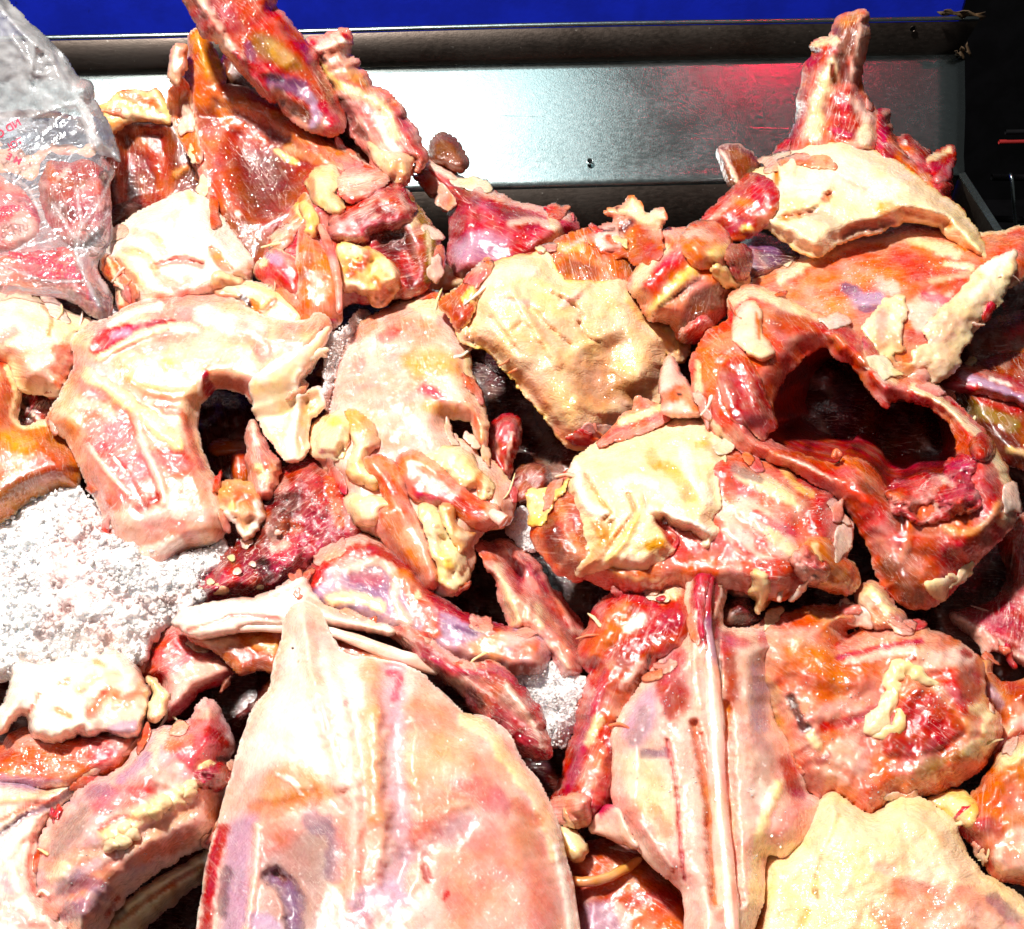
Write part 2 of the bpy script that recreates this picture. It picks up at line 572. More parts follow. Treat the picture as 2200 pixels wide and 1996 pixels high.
def tissue(name, sss=0.25, rad=(0.0045, 0.0016, 0.0008), rough=0.38, coat=0.55, coat_rough=0.10, bump=0.35, grain=420, glint=0.5,
           vary=0.22, pores=0.0, blush=0.12, veins=0.0, fibre=0.5, wrinkle=0.0):
    m, nt, out = newmat(name)
    g = N(nt, 'ShaderNodeNewGeometry'); pos = g.outputs['Position']
    at = N(nt, 'ShaderNodeAttribute', attribute_name='Col')
    n1 = noise(nt, pos, 110, 6, 0.62, 0.6); n2 = noise(nt, pos, grain, 5, 0.6); n3 = noise(nt, pos, 1500, 3, 0.6)
    val = ramp(nt, n1, 0.28, 0.72, 1 - vary, 1 + vary * 0.6)
    v2 = ramp(nt, n2, 0.3, 0.7, 1 - vary * 0.5, 1 + vary * 0.35)
    hsv = N(nt, 'ShaderNodeHueSaturation')
    nt.links.new(at.outputs['Color'], hsv.inputs['Color'])
    nt.links.new(math_node(nt, 'MULTIPLY', val, v2), hsv.inputs['Value'])
    nt.links.new(ramp(nt, noise(nt, pos, 60, 4), 0.3, 0.7, 0.485, 0.512), hsv.inputs['Hue'])
    nt.links.new(ramp(nt, noise(nt, pos, 85, 4), 0.3, 0.7, 0.9, 1.2), hsv.inputs['Saturation'])
    colr = hsv.outputs[0]
    # blood-tinged speckle
    mx = N(nt, 'ShaderNodeMix', data_type='RGBA', blend_type='MULTIPLY')
    nt.links.new(math_node(nt, 'MULTIPLY', ramp(nt, noise(nt, pos, 240, 6, 0.7, 1.5), 0.56, 0.72), blush), mx.inputs[0])
    nt.links.new(colr, mx.inputs[6]); mx.inputs[7].default_value = (0.75, 0.16, 0.12, 1)
    colr = mx.outputs[2]
    if veins:
        wv = noise(nt, pos, 70, 3, 0.5, 1.0)
        ridge = math_node(nt, 'ABSOLUTE', math_node(nt, 'SUBTRACT', wv, 0.5))
        mk = math_node(nt, 'MULTIPLY', ramp(nt, ridge, 0.0, 0.012, 1, 0), veins)
        mv = N(nt, 'ShaderNodeMix', data_type='RGBA', blend_type='MULTIPLY')
        nt.links.new(mk, mv.inputs[0]); nt.links.new(colr, mv.inputs[6]); mv.inputs[7].default_value = (0.7, 0.3, 0.35, 1)
        colr = mv.outputs[2]
    fa = N(nt, 'ShaderNodeAttribute', attribute_name='Fib')
    def fmap(sx, sy):
        mp = N(nt, 'ShaderNodeMapping'); mp.inputs['Scale'].default_value = (sx, sy, 1.0)
        nt.links.new(fa.outputs['Vector'], mp.inputs[0]); return mp.outputs[0]
    f1 = noise(nt, fmap(1.3, 11), 3.0, 5, 0.62, 0.7)              # muscle grain
    f2 = noise(nt, fmap(0.9, 3.6), 2.6, 3, 0.5, 1.4)              # sheets of membrane; their folds show as pale strands
    strand = ramp(nt, math_node(nt, 'ABSOLUTE', math_node(nt, 'SUBTRACT', f2, 0.5)), 0.0, 0.016, 1, 0)
    f4 = noise(nt, fmap(1.6, 4.4), 2.1, 3, 0.5, 1.8)
    vein = ramp(nt, math_node(nt, 'ABSOLUTE', math_node(nt, 'SUBTRACT', f4, 0.52)), 0.0, 0.010, 1, 0)
    def tint(c, fac, rgb):
        q = N(nt, 'ShaderNodeMix', data_type='RGBA'); nt.links.new(fac, q.inputs[0]); nt.links.new(c, q.inputs[6]); q.inputs[7].default_value = (*rgb, 1); return q.outputs[2]
    part = ramp(nt, noise(nt, fmap(1.1, 1.6), 1.7, 2), 0.38, 0.62)  # strands come in places only
    colr = tint(colr, math_node(nt, 'MULTIPLY', ramp(nt, f1, 0.54, 0.74), 0.5 * fibre), (0.86, 0.62, 0.52))
    colr = tint(colr, math_node(nt, 'MULTIPLY', ramp(nt, f1, 0.46, 0.28), 0.55 * fibre), (0.42, 0.06, 0.05))
    colr = tint(colr, math_node(nt, 'MULTIPLY', math_node(nt, 'MULTIPLY', strand, part), 0.75 * fibre), (0.88, 0.74, 0.66))
    colr = tint(colr, math_node(nt, 'MULTIPLY', math_node(nt, 'MULTIPLY', vein, part), 0.6 * fibre), (0.45, 0.03, 0.06))
    b = N(nt, 'ShaderNodeBsdfPrincipled')
    nt.links.new(colr, b.inputs['Base Color'])
    b.inputs['Subsurface Weight'].default_value = sss
    b.inputs['Subsurface Radius'].default_value = rad
    b.inputs['Subsurface Scale'].default_value = 1.0
    b.inputs['IOR'].default_value = 1.40
    b.inputs['Coat Weight'].default_value = coat
    b.inputs['Coat IOR'].default_value = 1.62
    nt.links.new(ramp(nt, n1, 0.3, 0.7, coat_rough * 0.5, coat_rough * 2.2), b.inputs['Coat Roughness'])
    nt.links.new(ramp(nt, n2, 0.3, 0.7, rough * 0.75, rough * 1.3), b.inputs['Roughness'])
    hgt = math_node(nt, 'ADD', math_node(nt, 'MULTIPLY', n2, 1.0), math_node(nt, 'MULTIPLY', n3, 0.3))
    hgt = math_node(nt, 'ADD', hgt, math_node(nt, 'ADD', math_node(nt, 'MULTIPLY', f1, 1.6 * fibre), math_node(nt, 'MULTIPLY', math_node(nt, 'MULTIPLY', strand, part), 1.2 * fibre)))
    if wrinkle:
        for sx_, sy_, am in ((4.0, 7.0, 1.0), (9.0, 15.0, 0.5)):
            w_ = noise(nt, fmap(sx_, sy_), 1.0, 3, 0.55, 1.2)
            hgt = math_node(nt, 'ADD', hgt, math_node(nt, 'MULTIPLY', ramp(nt, math_node(nt, 'ABSOLUTE', math_node(nt, 'SUBTRACT', w_, 0.5)), 0.0, 0.07, 0, 1), wrinkle * am))
    if pores:
        v = N(nt, 'ShaderNodeTexVoronoi'); v.inputs['Scale'].default_value = 330
        nt.links.new(pos, v.inputs['Vector'])
        hgt = math_node(nt, 'ADD', hgt, math_node(nt, 'MULTIPLY', ramp(nt, v.outputs['Distance'], 0.0, 0.6, 1, 0), pores))
    bp = N(nt, 'ShaderNodeBump'); bp.inputs['Strength'].default_value = bump; bp.inputs['Distance'].default_value = 0.0012
    nt.links.new(hgt, bp.inputs['Height'])
    nt.links.new(bp.outputs[0], b.inputs['Normal'])
    # the wet film: droplets and ripples that break the highlight into glints
    vw = N(nt, 'ShaderNodeTexVoronoi'); vw.inputs['Scale'].default_value = 480
    nt.links.new(pos, vw.inputs['Vector'])
    drop = math_node(nt, 'MULTIPLY', ramp(nt, vw.outputs['Distance'], 0.0, 0.55, 1, 0), ramp(nt, noise(nt, pos, 75, 3), 0.42, 0.62))
    wet = math_node(nt, 'ADD', math_node(nt, 'MULTIPLY', noise(nt, pos, 260, 3, 0.6), 1.0), drop)
    b2 = N(nt, 'ShaderNodeBump'); b2.inputs['Strength'].default_value = glint; b2.inputs['Distance'].default_value = 0.0026
    nt.links.new(wet, b2.inputs['Height'])
    nt.links.new(b2.outputs[0], b.inputs['Coat Normal'])
    nt.links.new(b.outputs[0], out.inputs[0])
    MAT[name] = m
    return m

tissue('flesh', sss=0.4, rad=(0.006, 0.002, 0.001), coat=0.8, coat_rough=0.07, glint=0.5, fibre=0.9)
tissue('skin', sss=0.35, rad=(0.005, 0.0025, 0.0012), rough=0.42, coat=0.75, coat_rough=0.10, bump=0.26, pores=0.45, glint=0.4, vary=0.08, blush=0.08, fibre=0.14, wrinkle=0.8)
tissue('fat', sss=0.45, rad=(0.005, 0.003, 0.0014), rough=0.36, coat=0.9, coat_rough=0.08, bump=0.26, glint=0.45, vary=0.12, blush=0.16, fibre=0.3)
tissue('bone', sss=0.35, rough=0.3, coat=0.8, coat_rough=0.06, bump=0.10, glint=0.25, vary=0.08, blush=0.06, veins=0.1, fibre=0.2)
tissue('film', sss=0.45, rad=(0.007, 0.0025, 0.0014), rough=0.30, coat=1.0, coat_rough=0.05, bump=0.16, glint=0.5, vary=0.10, blush=0.10, veins=0.2, fibre=0.5)
tissue('wet', sss=0.5, rad=(0.008, 0.003, 0.0018), rough=0.28, coat=1.0, coat_rough=0.05, bump=0.10, glint=1.1, vary=0.08, blush=0.08, veins=0.2, fibre=0.35)
tissue('blood', sss=0.25, rough=0.25, coat=1.0, coat_rough=0.05, bump=0.35, glint=0.7, vary=0.25, blush=0.25, fibre=0.8)

def flecks(parent, obj, space, region, n, size=(1.0, 3.2), seed=1):
    """tiny white chips added to stand in for glints on a wet surface"""
    r = np.random.RandomState(seed)
    q = smooth_poly(tp(space, region), 4)
    lo, hi = q.min(0), q.max(0)
    P = lo + r.rand(n * 5, 2) * (hi - lo)
    P = P[sdist(P, [q])[0] > 0]
    P = P[fbm(P[:, 0], P[:, 1], 46, 3, seed + 0.3) > r.rand(len(P)) * 0.55 - 0.12][:n]   # they gather in patches
    W = unproj(P[:, 0], P[:, 1], np.full(len(P), 0.0))
    cl = Vector(CAM - parent.loc); V = []; F = []; k = 0
    for w in W:
        d_ = (Vector(w) - Vector(CAM)).normalized()
        ok, h, nrm, _ = obj.ray_cast(cl, d_)
        if not ok: continue
        s_ = (size[0] + (size[1] - size[0]) * r.rand() ** 2) * 1.9e-4
        V.append(np.array(h) + parent.loc + IV * (0.55 + 0.6 * r.rand(12, 1)) * (0.4 + 1.1 * r.rand(3)) * s_); F.append(IF + 12 * k)
        k += 1
    if not V: return
    o = add_mesh('glint_flecks', np.vstack(V), np.vstack(F), 'ice', parent)  # white chips added in place of wet highlights
    o['kind'] = 'stuff'

def ico():
    t = (1 + 5 ** .5) / 2
    v = np.array([(-1, t, 0), (1, t, 0), (-1, -t, 0), (1, -t, 0), (0, -1, t), (0, 1, t), (0, -1, -t), (0, 1, -t), (t, 0, -1), (t, 0, 1), (-t, 0, -1), (-t, 0, 1)], float)
    v /= np.linalg.norm(v[0])
    f = [(0, 11, 5), (0, 5, 1), (0, 1, 7), (0, 7, 10), (0, 10, 11), (1, 5, 9), (5, 11, 4), (11, 10, 2), (10, 7, 6), (7, 1, 8), (3, 9, 4), (3, 4, 2), (3, 2, 6), (3, 6, 8), (3, 8, 9), (4, 9, 5), (2, 4, 11), (6, 2, 10), (8, 6, 7), (9, 8, 1)]
    return v, np.array(f)
IV, IF = ico()

def ice_material():
    m, nt, out = newmat('ice')
    g = N(nt, 'ShaderNodeNewGeometry'); pos = g.outputs['Position']
    b = N(nt, 'ShaderNodeBsdfPrincipled')
    mx = N(nt, 'ShaderNodeMix', data_type='RGBA')
    mx.inputs[6].default_value = (0.76, 0.73, 0.73, 1); mx.inputs[7].default_value = (0.95, 0.95, 0.96, 1)
    nt.links.new(ramp(nt, noise(nt, pos, 150, 5, 0.65), 0.35, 0.6), mx.inputs[0])
    m2 = N(nt, 'ShaderNodeMix', data_type='RGBA', blend_type='MULTIPLY')           # meltwater tinged with blood
    nt.links.new(math_node(nt, 'MULTIPLY', ramp(nt, noise(nt, pos, 26, 4, 0.6, 0.6), 0.48, 0.68), 0.8), m2.inputs[0])
    nt.links.new(mx.outputs[2], m2.inputs[6]); m2.inputs[7].default_value = (0.92, 0.62, 0.58, 1)
    nt.links.new(m2.outputs[2], b.inputs['Base Color'])
    b.inputs['Roughness'].default_value = 0.3; b.inputs['IOR'].default_value = 1.31; b.inputs['Specular IOR Level'].default_value = 0.4
    b.inputs['Subsurface Weight'].default_value = 0.5; b.inputs['Subsurface Radius'].default_value = (0.006, 0.007, 0.008); b.inputs['Subsurface Scale'].default_value = 1.0
    b.inputs['Transmission Weight'].default_value = 0.10
    v = N(nt, 'ShaderNodeTexVoronoi'); v.inputs['Scale'].default_value = 520; nt.links.new(pos, v.inputs['Vector'])
    bp = N(nt, 'ShaderNodeBump'); bp.inputs['Strength'].default_value = 0.6; bp.inputs['Distance'].default_value = 0.0016
    nt.links.new(math_node(nt, 'ADD', v.outputs['Distance'], noise(nt, pos, 900, 3)), bp.inputs['Height'])
    nt.links.new(bp.outputs[0], b.inputs['Normal']); nt.links.new(b.outputs[0], out.inputs[0])
    MAT['ice'] = m
ice_material()


# ---------------------------------------------------------------- setting: metal tray, blue board, dark stall behind
def steel(name, base=(0.62, 0.64, 0.65), rough=0.24):
    m, nt, out = newmat(name)
    g = N(nt, 'ShaderNodeNewGeometry'); pos = g.outputs['Position']
    mp = N(nt, 'ShaderNodeMapping'); mp.inputs['Scale'].default_value = (40, 90, 90)
    nt.links.new(pos, mp.inputs[0])
    br = noise(nt, mp.outputs[0], 6, 4, 0.6)
    sm = noise(nt, pos, 14, 4, 0.6, 0.4)
    b = N(nt, 'ShaderNodeBsdfPrincipled')
    b.inputs['Metallic'].default_value = 1.0
    mx = N(nt, 'ShaderNodeMix', data_type='RGBA')
    mx.inputs[6].default_value = (*base, 1); mx.inputs[7].default_value = (base[0] * .78, base[1] * .82, base[2] * .84, 1)
    nt.links.new(ramp(nt, sm, 0.35, 0.7), mx.inputs[0])
    sp = ramp(nt, noise(nt, pos, 420, 2, 0.5), 0.70, 0.76)
    m2 = N(nt, 'ShaderNodeMix', data_type='RGBA')
    nt.links.new(math_node(nt, 'MULTIPLY', sp, 0.5), m2.inputs[0]); nt.links.new(mx.outputs[2], m2.inputs[6]); m2.inputs[7].default_value = (0.22, 0.2, 0.18, 1)
    nt.links.new(m2.outputs[2], b.inputs['Base Color'])
    nt.links.new(ramp(nt, math_node(nt, 'ADD', math_node(nt, 'MULTIPLY', br, 0.4), math_node(nt, 'MULTIPLY', sm, 0.6)), 0.3, 0.7, rough * 0.8, rough * 1.35), b.inputs['Roughness'])
    scr = None
    for rot, sc_ in ((0.6, 1.0), (-0.9, 0.7), (0.15, 1.3)):           # fine scratches in a few directions
        m3 = N(nt, 'ShaderNodeMapping'); m3.inputs['Rotation'].default_value = (0, 0, rot); m3.inputs['Scale'].default_value = (9 * sc_, 420 * sc_, 9)
        nt.links.new(pos, m3.inputs[0])
        k_ = ramp(nt, noise(nt, m3.outputs[0], 1.0, 2, 0.5), 0.74, 0.78)
        scr = k_ if scr is None else math_node(nt, 'MAXIMUM', scr, k_)
    bp = N(nt, 'ShaderNodeBump'); bp.inputs['Strength'].default_value = 0.10; bp.inputs['Distance'].default_value = 0.0006
    nt.links.new(math_node(nt, 'ADD', math_node(nt, 'MULTIPLY', scr, 1.5), math_node(nt, 'ADD', br, math_node(nt, 'MULTIPLY', noise(nt, pos, 900, 3), 0.8))), bp.inputs['Height'])
    nt.links.new(bp.outputs[0], b.inputs['Normal'])
    nt.links.new(b.outputs[0], out.inputs[0])
    MAT[name] = m

def paint_mat(name, col, rough=0.45, vary=0.12, spec=0.5, bump=0.1):
    m, nt, out = newmat(name)
    g = N(nt, 'ShaderNodeNewGeometry'); pos = g.outputs['Position']
    b = N(nt, 'ShaderNodeBsdfPrincipled')
    mx = N(nt, 'ShaderNodeMix', data_type='RGBA')
    mx.inputs[6].default_value = (*[c * (1 - vary) for c in col], 1); mx.inputs[7].default_value = (*[min(1, c * (1 + vary)) for c in col], 1)
    nt.links.new(ramp(nt, noise(nt, pos, 30, 5, 0.6), 0.35, 0.65), mx.inputs[0])
    m2 = N(nt, 'ShaderNodeMix', data_type='RGBA', blend_type='MULTIPLY')
    nt.links.new(ramp(nt, noise(nt, pos, 55, 3, 0.5, 1), 0.72, 0.78), m2.inputs[0])
    nt.links.new(mx.outputs[2], m2.inputs[6]); m2.inputs[7].default_value = (0.35, 0.35, 0.4, 1)
    nt.links.new(m2.outputs[2], b.inputs['Base Color'])
    b.inputs['Roughness'].default_value = rough; b.inputs['Specular IOR Level'].default_value = spec
    bp = N(nt, 'ShaderNodeBump'); bp.inputs['Strength'].default_value = bump; bp.inputs['Distance'].default_value = 0.001
    nt.links.new(noise(nt, pos, 300, 4), bp.inputs['Height']); nt.links.new(bp.outputs[0], b.inputs['Normal'])
    nt.links.new(b.outputs[0], out.inputs[0])
    MAT[name] = m

steel('steel', (0.50, 0.60, 0.61), 0.21)
steel('shaded_steel', (0.07, 0.055, 0.047), 0.34)  # same sheet steel, with dark reflections of the heap put into its colour
paint_mat('blue_paint', (0.004, 0.018, 0.52), 0.5, 0.14)
paint_mat('black_paint', (0.004, 0.004, 0.005), 0.7, 0.3, 0.1)
paint_mat('rust_tape', (0.05, 0.026, 0.008), 0.7, 0.4)
paint_mat('red_paint', (0.25, 0.01, 0.01), 0.5, 0.2)

TRAY_ROT = math.radians(2.6)
ty, tz = 0.69, 0.130
tray = bpy.data.objects.new('metal_tray', None)
tray.location = (0, ty, 0.0); tray.rotation_euler = (0, 0, TRAY_ROT)
COL.objects.link(tray)
tag(tray, 'stainless steel display tray with sloping back ledge behind the heap of carcasses', 'tray')

def local_mesh(name, V, F, mat, parent, smooth=False, solid=0.0, bevel=0.0):
    me = bpy.data.meshes.new(name)
    me.from_pydata([tuple(v) for v in V], [], [tuple(f) for f in F])
    if smooth: me.polygons.foreach_set('use_smooth', [True] * len(me.polygons))
    me.materials.append(MAT[mat]); me.update()
    o = bpy.data.objects.new(name, me); COL.objects.link(o)
    if parent is not None: o.parent = parent
    if solid:
        md = o.modifiers.new('solid', 'SOLIDIFY'); md.thickness = solid; md.offset = -1
    if bevel:
        md = o.modifiers.new('bevel', 'BEVEL'); md.width = bevel; md.segments = 2
    return o

def strip(name, prof, x0, x1, mat, nx=40, bulge=0.0):
    """sheet metal bent along a profile of (y, z) points, running in x"""
    V = []; F = []
    x1s = x1 if isinstance(x1, list) else [x1] * len(prof)
    for (y, z), xe in zip(prof, x1s):
        for i in range(nx + 1):
            t = i / nx
            x = x0 + (xe - x0) * t
            V.append((x, y + 0.0012 * math.sin(7 * x + 3 * z) * bulge, z + 0.0010 * math.sin(11 * x + 1.3) * bulge))
    for k in range(len(prof) - 1):
        for i in range(nx):
            a = k * (nx + 1) + i
            F.append((a, a + 1, a + nx + 2, a + nx + 1))
    return local_mesh(name, V, F, mat, tray, smooth=True, solid=0.0012)

def bend(c, r, a0, a1, n=5):
    return [(c[0] + r * math.cos(math.radians(a0 + (a1 - a0) * i / n)), c[1] + r * math.sin(math.radians(a0 + (a1 - a0) * i / n))) for i in range(n + 1)]

SL = math.radians(30); SLEN = 0.092
py1, pz1 = math.cos(SL) * SLEN, tz + math.sin(SL) * SLEN
strip('back_wall', [(0, 0.012), (0, tz - 0.004)], -0.42, 0.296, 'shaded_steel')
strip('sloping_ledge', bend((0.006, tz - 0.005), 0.006, 180, 120, 4) + [(0.003 + 0.003, tz + 0.0019 - 0.0002 + 0.0000), (0.012, tz + 0.0019 + 0.0033), (py1 * 0.5, tz + math.sin(SL) * SLEN * 0.5), (py1 - 0.006, pz1 - 0.0036), (py1 - 0.001, pz1 - 0.0008)],
      -0.45, [0.298, 0.299, 0.300, 0.301, 0.302, 0.3025, 0.303, 0.308, 0.313, 0.314], 'steel', bulge=0.15)
strip('upright_flange', [(py1 - 0.0022, pz1 - 0.0012), (py1, pz1 + 0.002), (py1 + 0.0005, pz1 + 0.0215)], -0.45, [0.311, 0.311, 0.318], 'shaded_steel', bulge=0.6)
strip('folded_rim', bend((py1 + 0.0030, pz1 + 0.0222), 0.0022, 180, 0, 5), -0.45, 0.318, 'steel', bulge=0.6)
# side wall, its top edge running towards the viewer
V = [(0.297, -0.62, 0.012), (0.297, 0.0, 0.012), (0.299, 0.0, tz - 0.002), (0.322, -0.62, tz - 0.002)]
local_mesh('side_wall', V, [(0, 1, 2, 3)], 'shaded_steel', tray, solid=0.0014)
V = [(0.2975, 0.001, tz - 0.001), (0.320, -0.62, tz - 0.001), (0.3245, -0.62, tz + 0.0004), (0.3015, 0.001, tz + 0.0004)]
local_mesh('side_rim', V, [(0, 1, 2, 3)], 'steel', tray, solid=0.0012)
local_mesh('left_wall', [(-0.42, -0.62, 0.012), (-0.42, 0, 0.012), (-0.42, 0, tz), (-0.42, -0.62, tz)], [(0, 1, 2, 3)], 'shaded_steel', tray, solid=0.0014)
local_mesh('tray_floor', [(-0.42, -0.72, 0.010), (0.297, -0.72, 0.010), (0.297, 0, 0.010), (-0.42, 0, 0.010)], [(0, 1, 2, 3)], 'shaded_steel', tray, solid=0.0014)

def ring_disc(name, c, nrm, r, mat, parent, depth=0.0015):
    nrm = Vector(nrm).normalized(); q = nrm.to_track_quat('Z', 'Y')
    V = []; n = 16
    for rr, dz in ((r * 1.35, 0.0002), (r * 1.1, 0.0007), (r, 0.0003), (r * 0.9, -depth * 0.1 + 0.0002)):
        for k in range(n):
            a = 2 * math.pi * k / n
            V.append(Vector(c) + q @ Vector((rr * math.cos(a), rr * math.sin(a), dz)))
    F = [(k * n + i, k * n + (i + 1) % n, (k + 1) * n + (i + 1) % n, (k + 1) * n + i) for k in range(3) for i in range(n)]
    F.append(tuple(range(3 * n, 4 * n)))
    o = local_mesh(name, V, F, mat, parent, smooth=True)
    o.data.materials.append(MAT['black_paint'])
    o.data.polygons[len(F) - 1].material_index = 1
    return o
ring_disc('screw_hole', (0.274, py1 + 0.0001, pz1 + 0.017), (0, -1, 0), 0.0017, 'shaded_steel', tray)
ring_disc('screw_hole', (0.052, 0.012, tz + 0.0085), (0, -0.5, 0.866), 0.0018, 'steel', tray)
# torn brown tape at the corner
random.seed(4)
for k, (cx, cz, w, h, rot) in enumerate(((0.303, pz1 + 0.0285, 0.030, 0.006, -0.12), (0.311, pz1 + 0.001, 0.009, 0.010, 0.5))):
    V = []; F = []; nx_, nz_ = 10, 4
    for j in range(nz_ + 1):
        for i in range(nx_ + 1):
            u = i / nx_ - 0.5; v = j / nz_ - 0.5
            x = u * w * (1 + 0.2 * random.uniform(-1, 1)); z = v * h * (0.6 + 0.5 * math.sin(i * 1.3 + k))
            V.append((cx + x * math.cos(rot) - z * math.sin(rot), py1 - 0.004 + 0.002 * math.sin(i * 1.1 + j) + random.uniform(-.0006, .0006), cz + x * math.sin(rot) + z * math.cos(rot)))
    for j in range(nz_):
        for i in range(nx_):
            a = j * (nx_ + 1) + i
            F.append((a, a + 1, a + nx_ + 2, a + nx_ + 1))
    local_mesh('torn_tape', V, F, 'rust_tape', tray, smooth=True, solid=0.0006)

def box(name, lo, hi, mat, parent=None, bevel=0.0):
    x0, y0, z0 = lo; x1, y1, z1 = hi
    V = [(x0, y0, z0), (x1, y0, z0), (x1, y1, z0), (x0, y1, z0), (x0, y0, z1), (x1, y0, z1), (x1, y1, z1), (x0, y1, z1)]
    F = [(0, 3, 2, 1), (4, 5, 6, 7), (0, 1, 5, 4), (1, 2, 6, 5), (2, 3, 7, 6), (3, 0, 4, 7)]
    return local_mesh(name, V, F, mat, parent, bevel=bevel)

bb = box('blue_board', (-0.9, 0.86, 0.0), (0.352, 0.875, 0.25), 'blue_paint', bevel=0.002)
bb.rotation_euler = (0, 0, math.radians(1.2))
tag(bb, 'plain royal blue painted board standing behind the steel tray', 'board')
dk = box('dark_backdrop', (-1.6, 1.5, -0.4), (1.8, 1.52, 0.7), 'black_paint')
tag(dk, kind='structure')
gd = box('ground', (-2.5, -1.5, -0.42), (2.5, 2.5, -0.4), 'black_paint')
tag(gd, kind='structure')
# wire rack in the dark to the right of the tray
rk = bpy.data.objects.new('wire_rack', None); rk.location = (0.42, 0.80, -0.4); COL.objects.link(rk)
tag(rk, 'black wire rack with one bright bent rod in the dark at far right', 'rack')

def rod(name, pts, r, mat, parent):
    cu = bpy.data.curves.new(name, 'CURVE'); cu.dimensions = '3D'; cu.bevel_depth = r; cu.bevel_resolution = 3
    s = cu.splines.new('POLY'); s.points.add(len(pts) - 1)
    for p, q in zip(s.points, pts): p.co = (*q, 1)
    tmp = bpy.data.objects.new(name, cu); COL.objects.link(tmp)
    bpy.context.view_layer.update()
    me = bpy.data.meshes.new_from_object(tmp.evaluated_get(bpy.context.evaluated_depsgraph_get()))
    bpy.data.objects.remove(tmp)
    me.materials.clear(); me.materials.append(MAT[mat]); me.polygons.foreach_set('use_smooth', [True] * len(me.polygons))
    o = bpy.data.objects.new(name, me); COL.objects.link(o); o.parent = parent
    return o

def ray_at(px, py, yy):
    u = (px - 1100) * KX; v = (998 - py) * KX
    d = np.array([u, FWD[1] + v * UPV[1], FWD[2] + v * UPV[2]])
    return CAM + d * (yy / d[1])
def loc_at(px, py, yy, base): return tuple(ray_at(px, py, yy) - np.array(base))
rb = rk.location
rod('upright_rod', [loc_at(2186, 520, .80, rb), loc_at(2178, 440, .80, rb), loc_at(2174, 385, .80, rb), loc_at(2171, 374, .805, rb), loc_at(2166, 380, .815, rb)], 0.0014, 'steel', rk)
rod('cross_rod', [loc_at(2130, 381, .82, rb), loc_at(2260, 383, .82, rb)], 0.0026, 'black_paint', rk)
rod('cross_rod', [loc_at(2130, 470, .82, rb), loc_at(2260, 474, .82, rb)], 0.0026, 'black_paint', rk)
rod('red_strip', [loc_at(2146, 305, .86, rb), loc_at(2260, 303, .86, rb)], 0.0018, 'red_paint', rk)
rod('cross_rod', [loc_at(2160, 284, .86, rb), loc_at(2260, 282, .86, rb)], 0.002, 'black_paint', rk)

# ---------------------------------------------------------------- the heap, back rows
# --- dark orange shell behind the bag
t = Thing('chicken_carcass', 'dark orange hollow carcass between the plastic bag and the tallest carcass', 'carcass', 'A', (820, 900), 10)
relief(t, 'body', [(560, 700), (640, 640), (760, 660), (900, 660), (1000, 700), (1060, 800), (1120, 960), (1130, 1100), (1060, 1180), (900, 1230), (740, 1290), (620, 1380), (560, 1200)],
       'BO', 'DO', lift=[(600, 700, 40), (1000, 700, 40), (800, 1250, -120)], dome=10, back=110, er=120, mat='film', life=.2, st=[
           A([(640, 720), (800, 690), (960, 720), (1000, 900), (980, 1100), (800, 1180), (660, 1200), (640, 900)], 'DO', h=-90, soft=60),
           S([(760, 760), (900, 900), (940, 1080)], 60, 'OR', h=16, a=.5), S([(680, 900), (760, 1100)], 50, 'BO', a=.7), S([(980, 980), (1050, 940)], 26, 'TN', h=20)])
relief(t, 'skin_flap', [(555, 610), (610, 560), (660, 520), (750, 505), (830, 515), (870, 490), (910, 530), (950, 590), (965, 680), (940, 700), (850, 685), (740, 690), (660, 730), (610, 745), (570, 700)],
       'YF', 'TN', lift=70, dome=36, back=40, er=50, mat='fat', crk=5, st=[S([(700, 530), (800, 570), (870, 590)], 40, 'OR', h=-14, a=.8), S([(640, 620), (760, 650), (900, 660)], 26, 'CR', h=14), S([(860, 510), (890, 560)], 24, 'CR', h=14), S([(600, 700), (680, 690)], 30, 'YE', a=.6)])

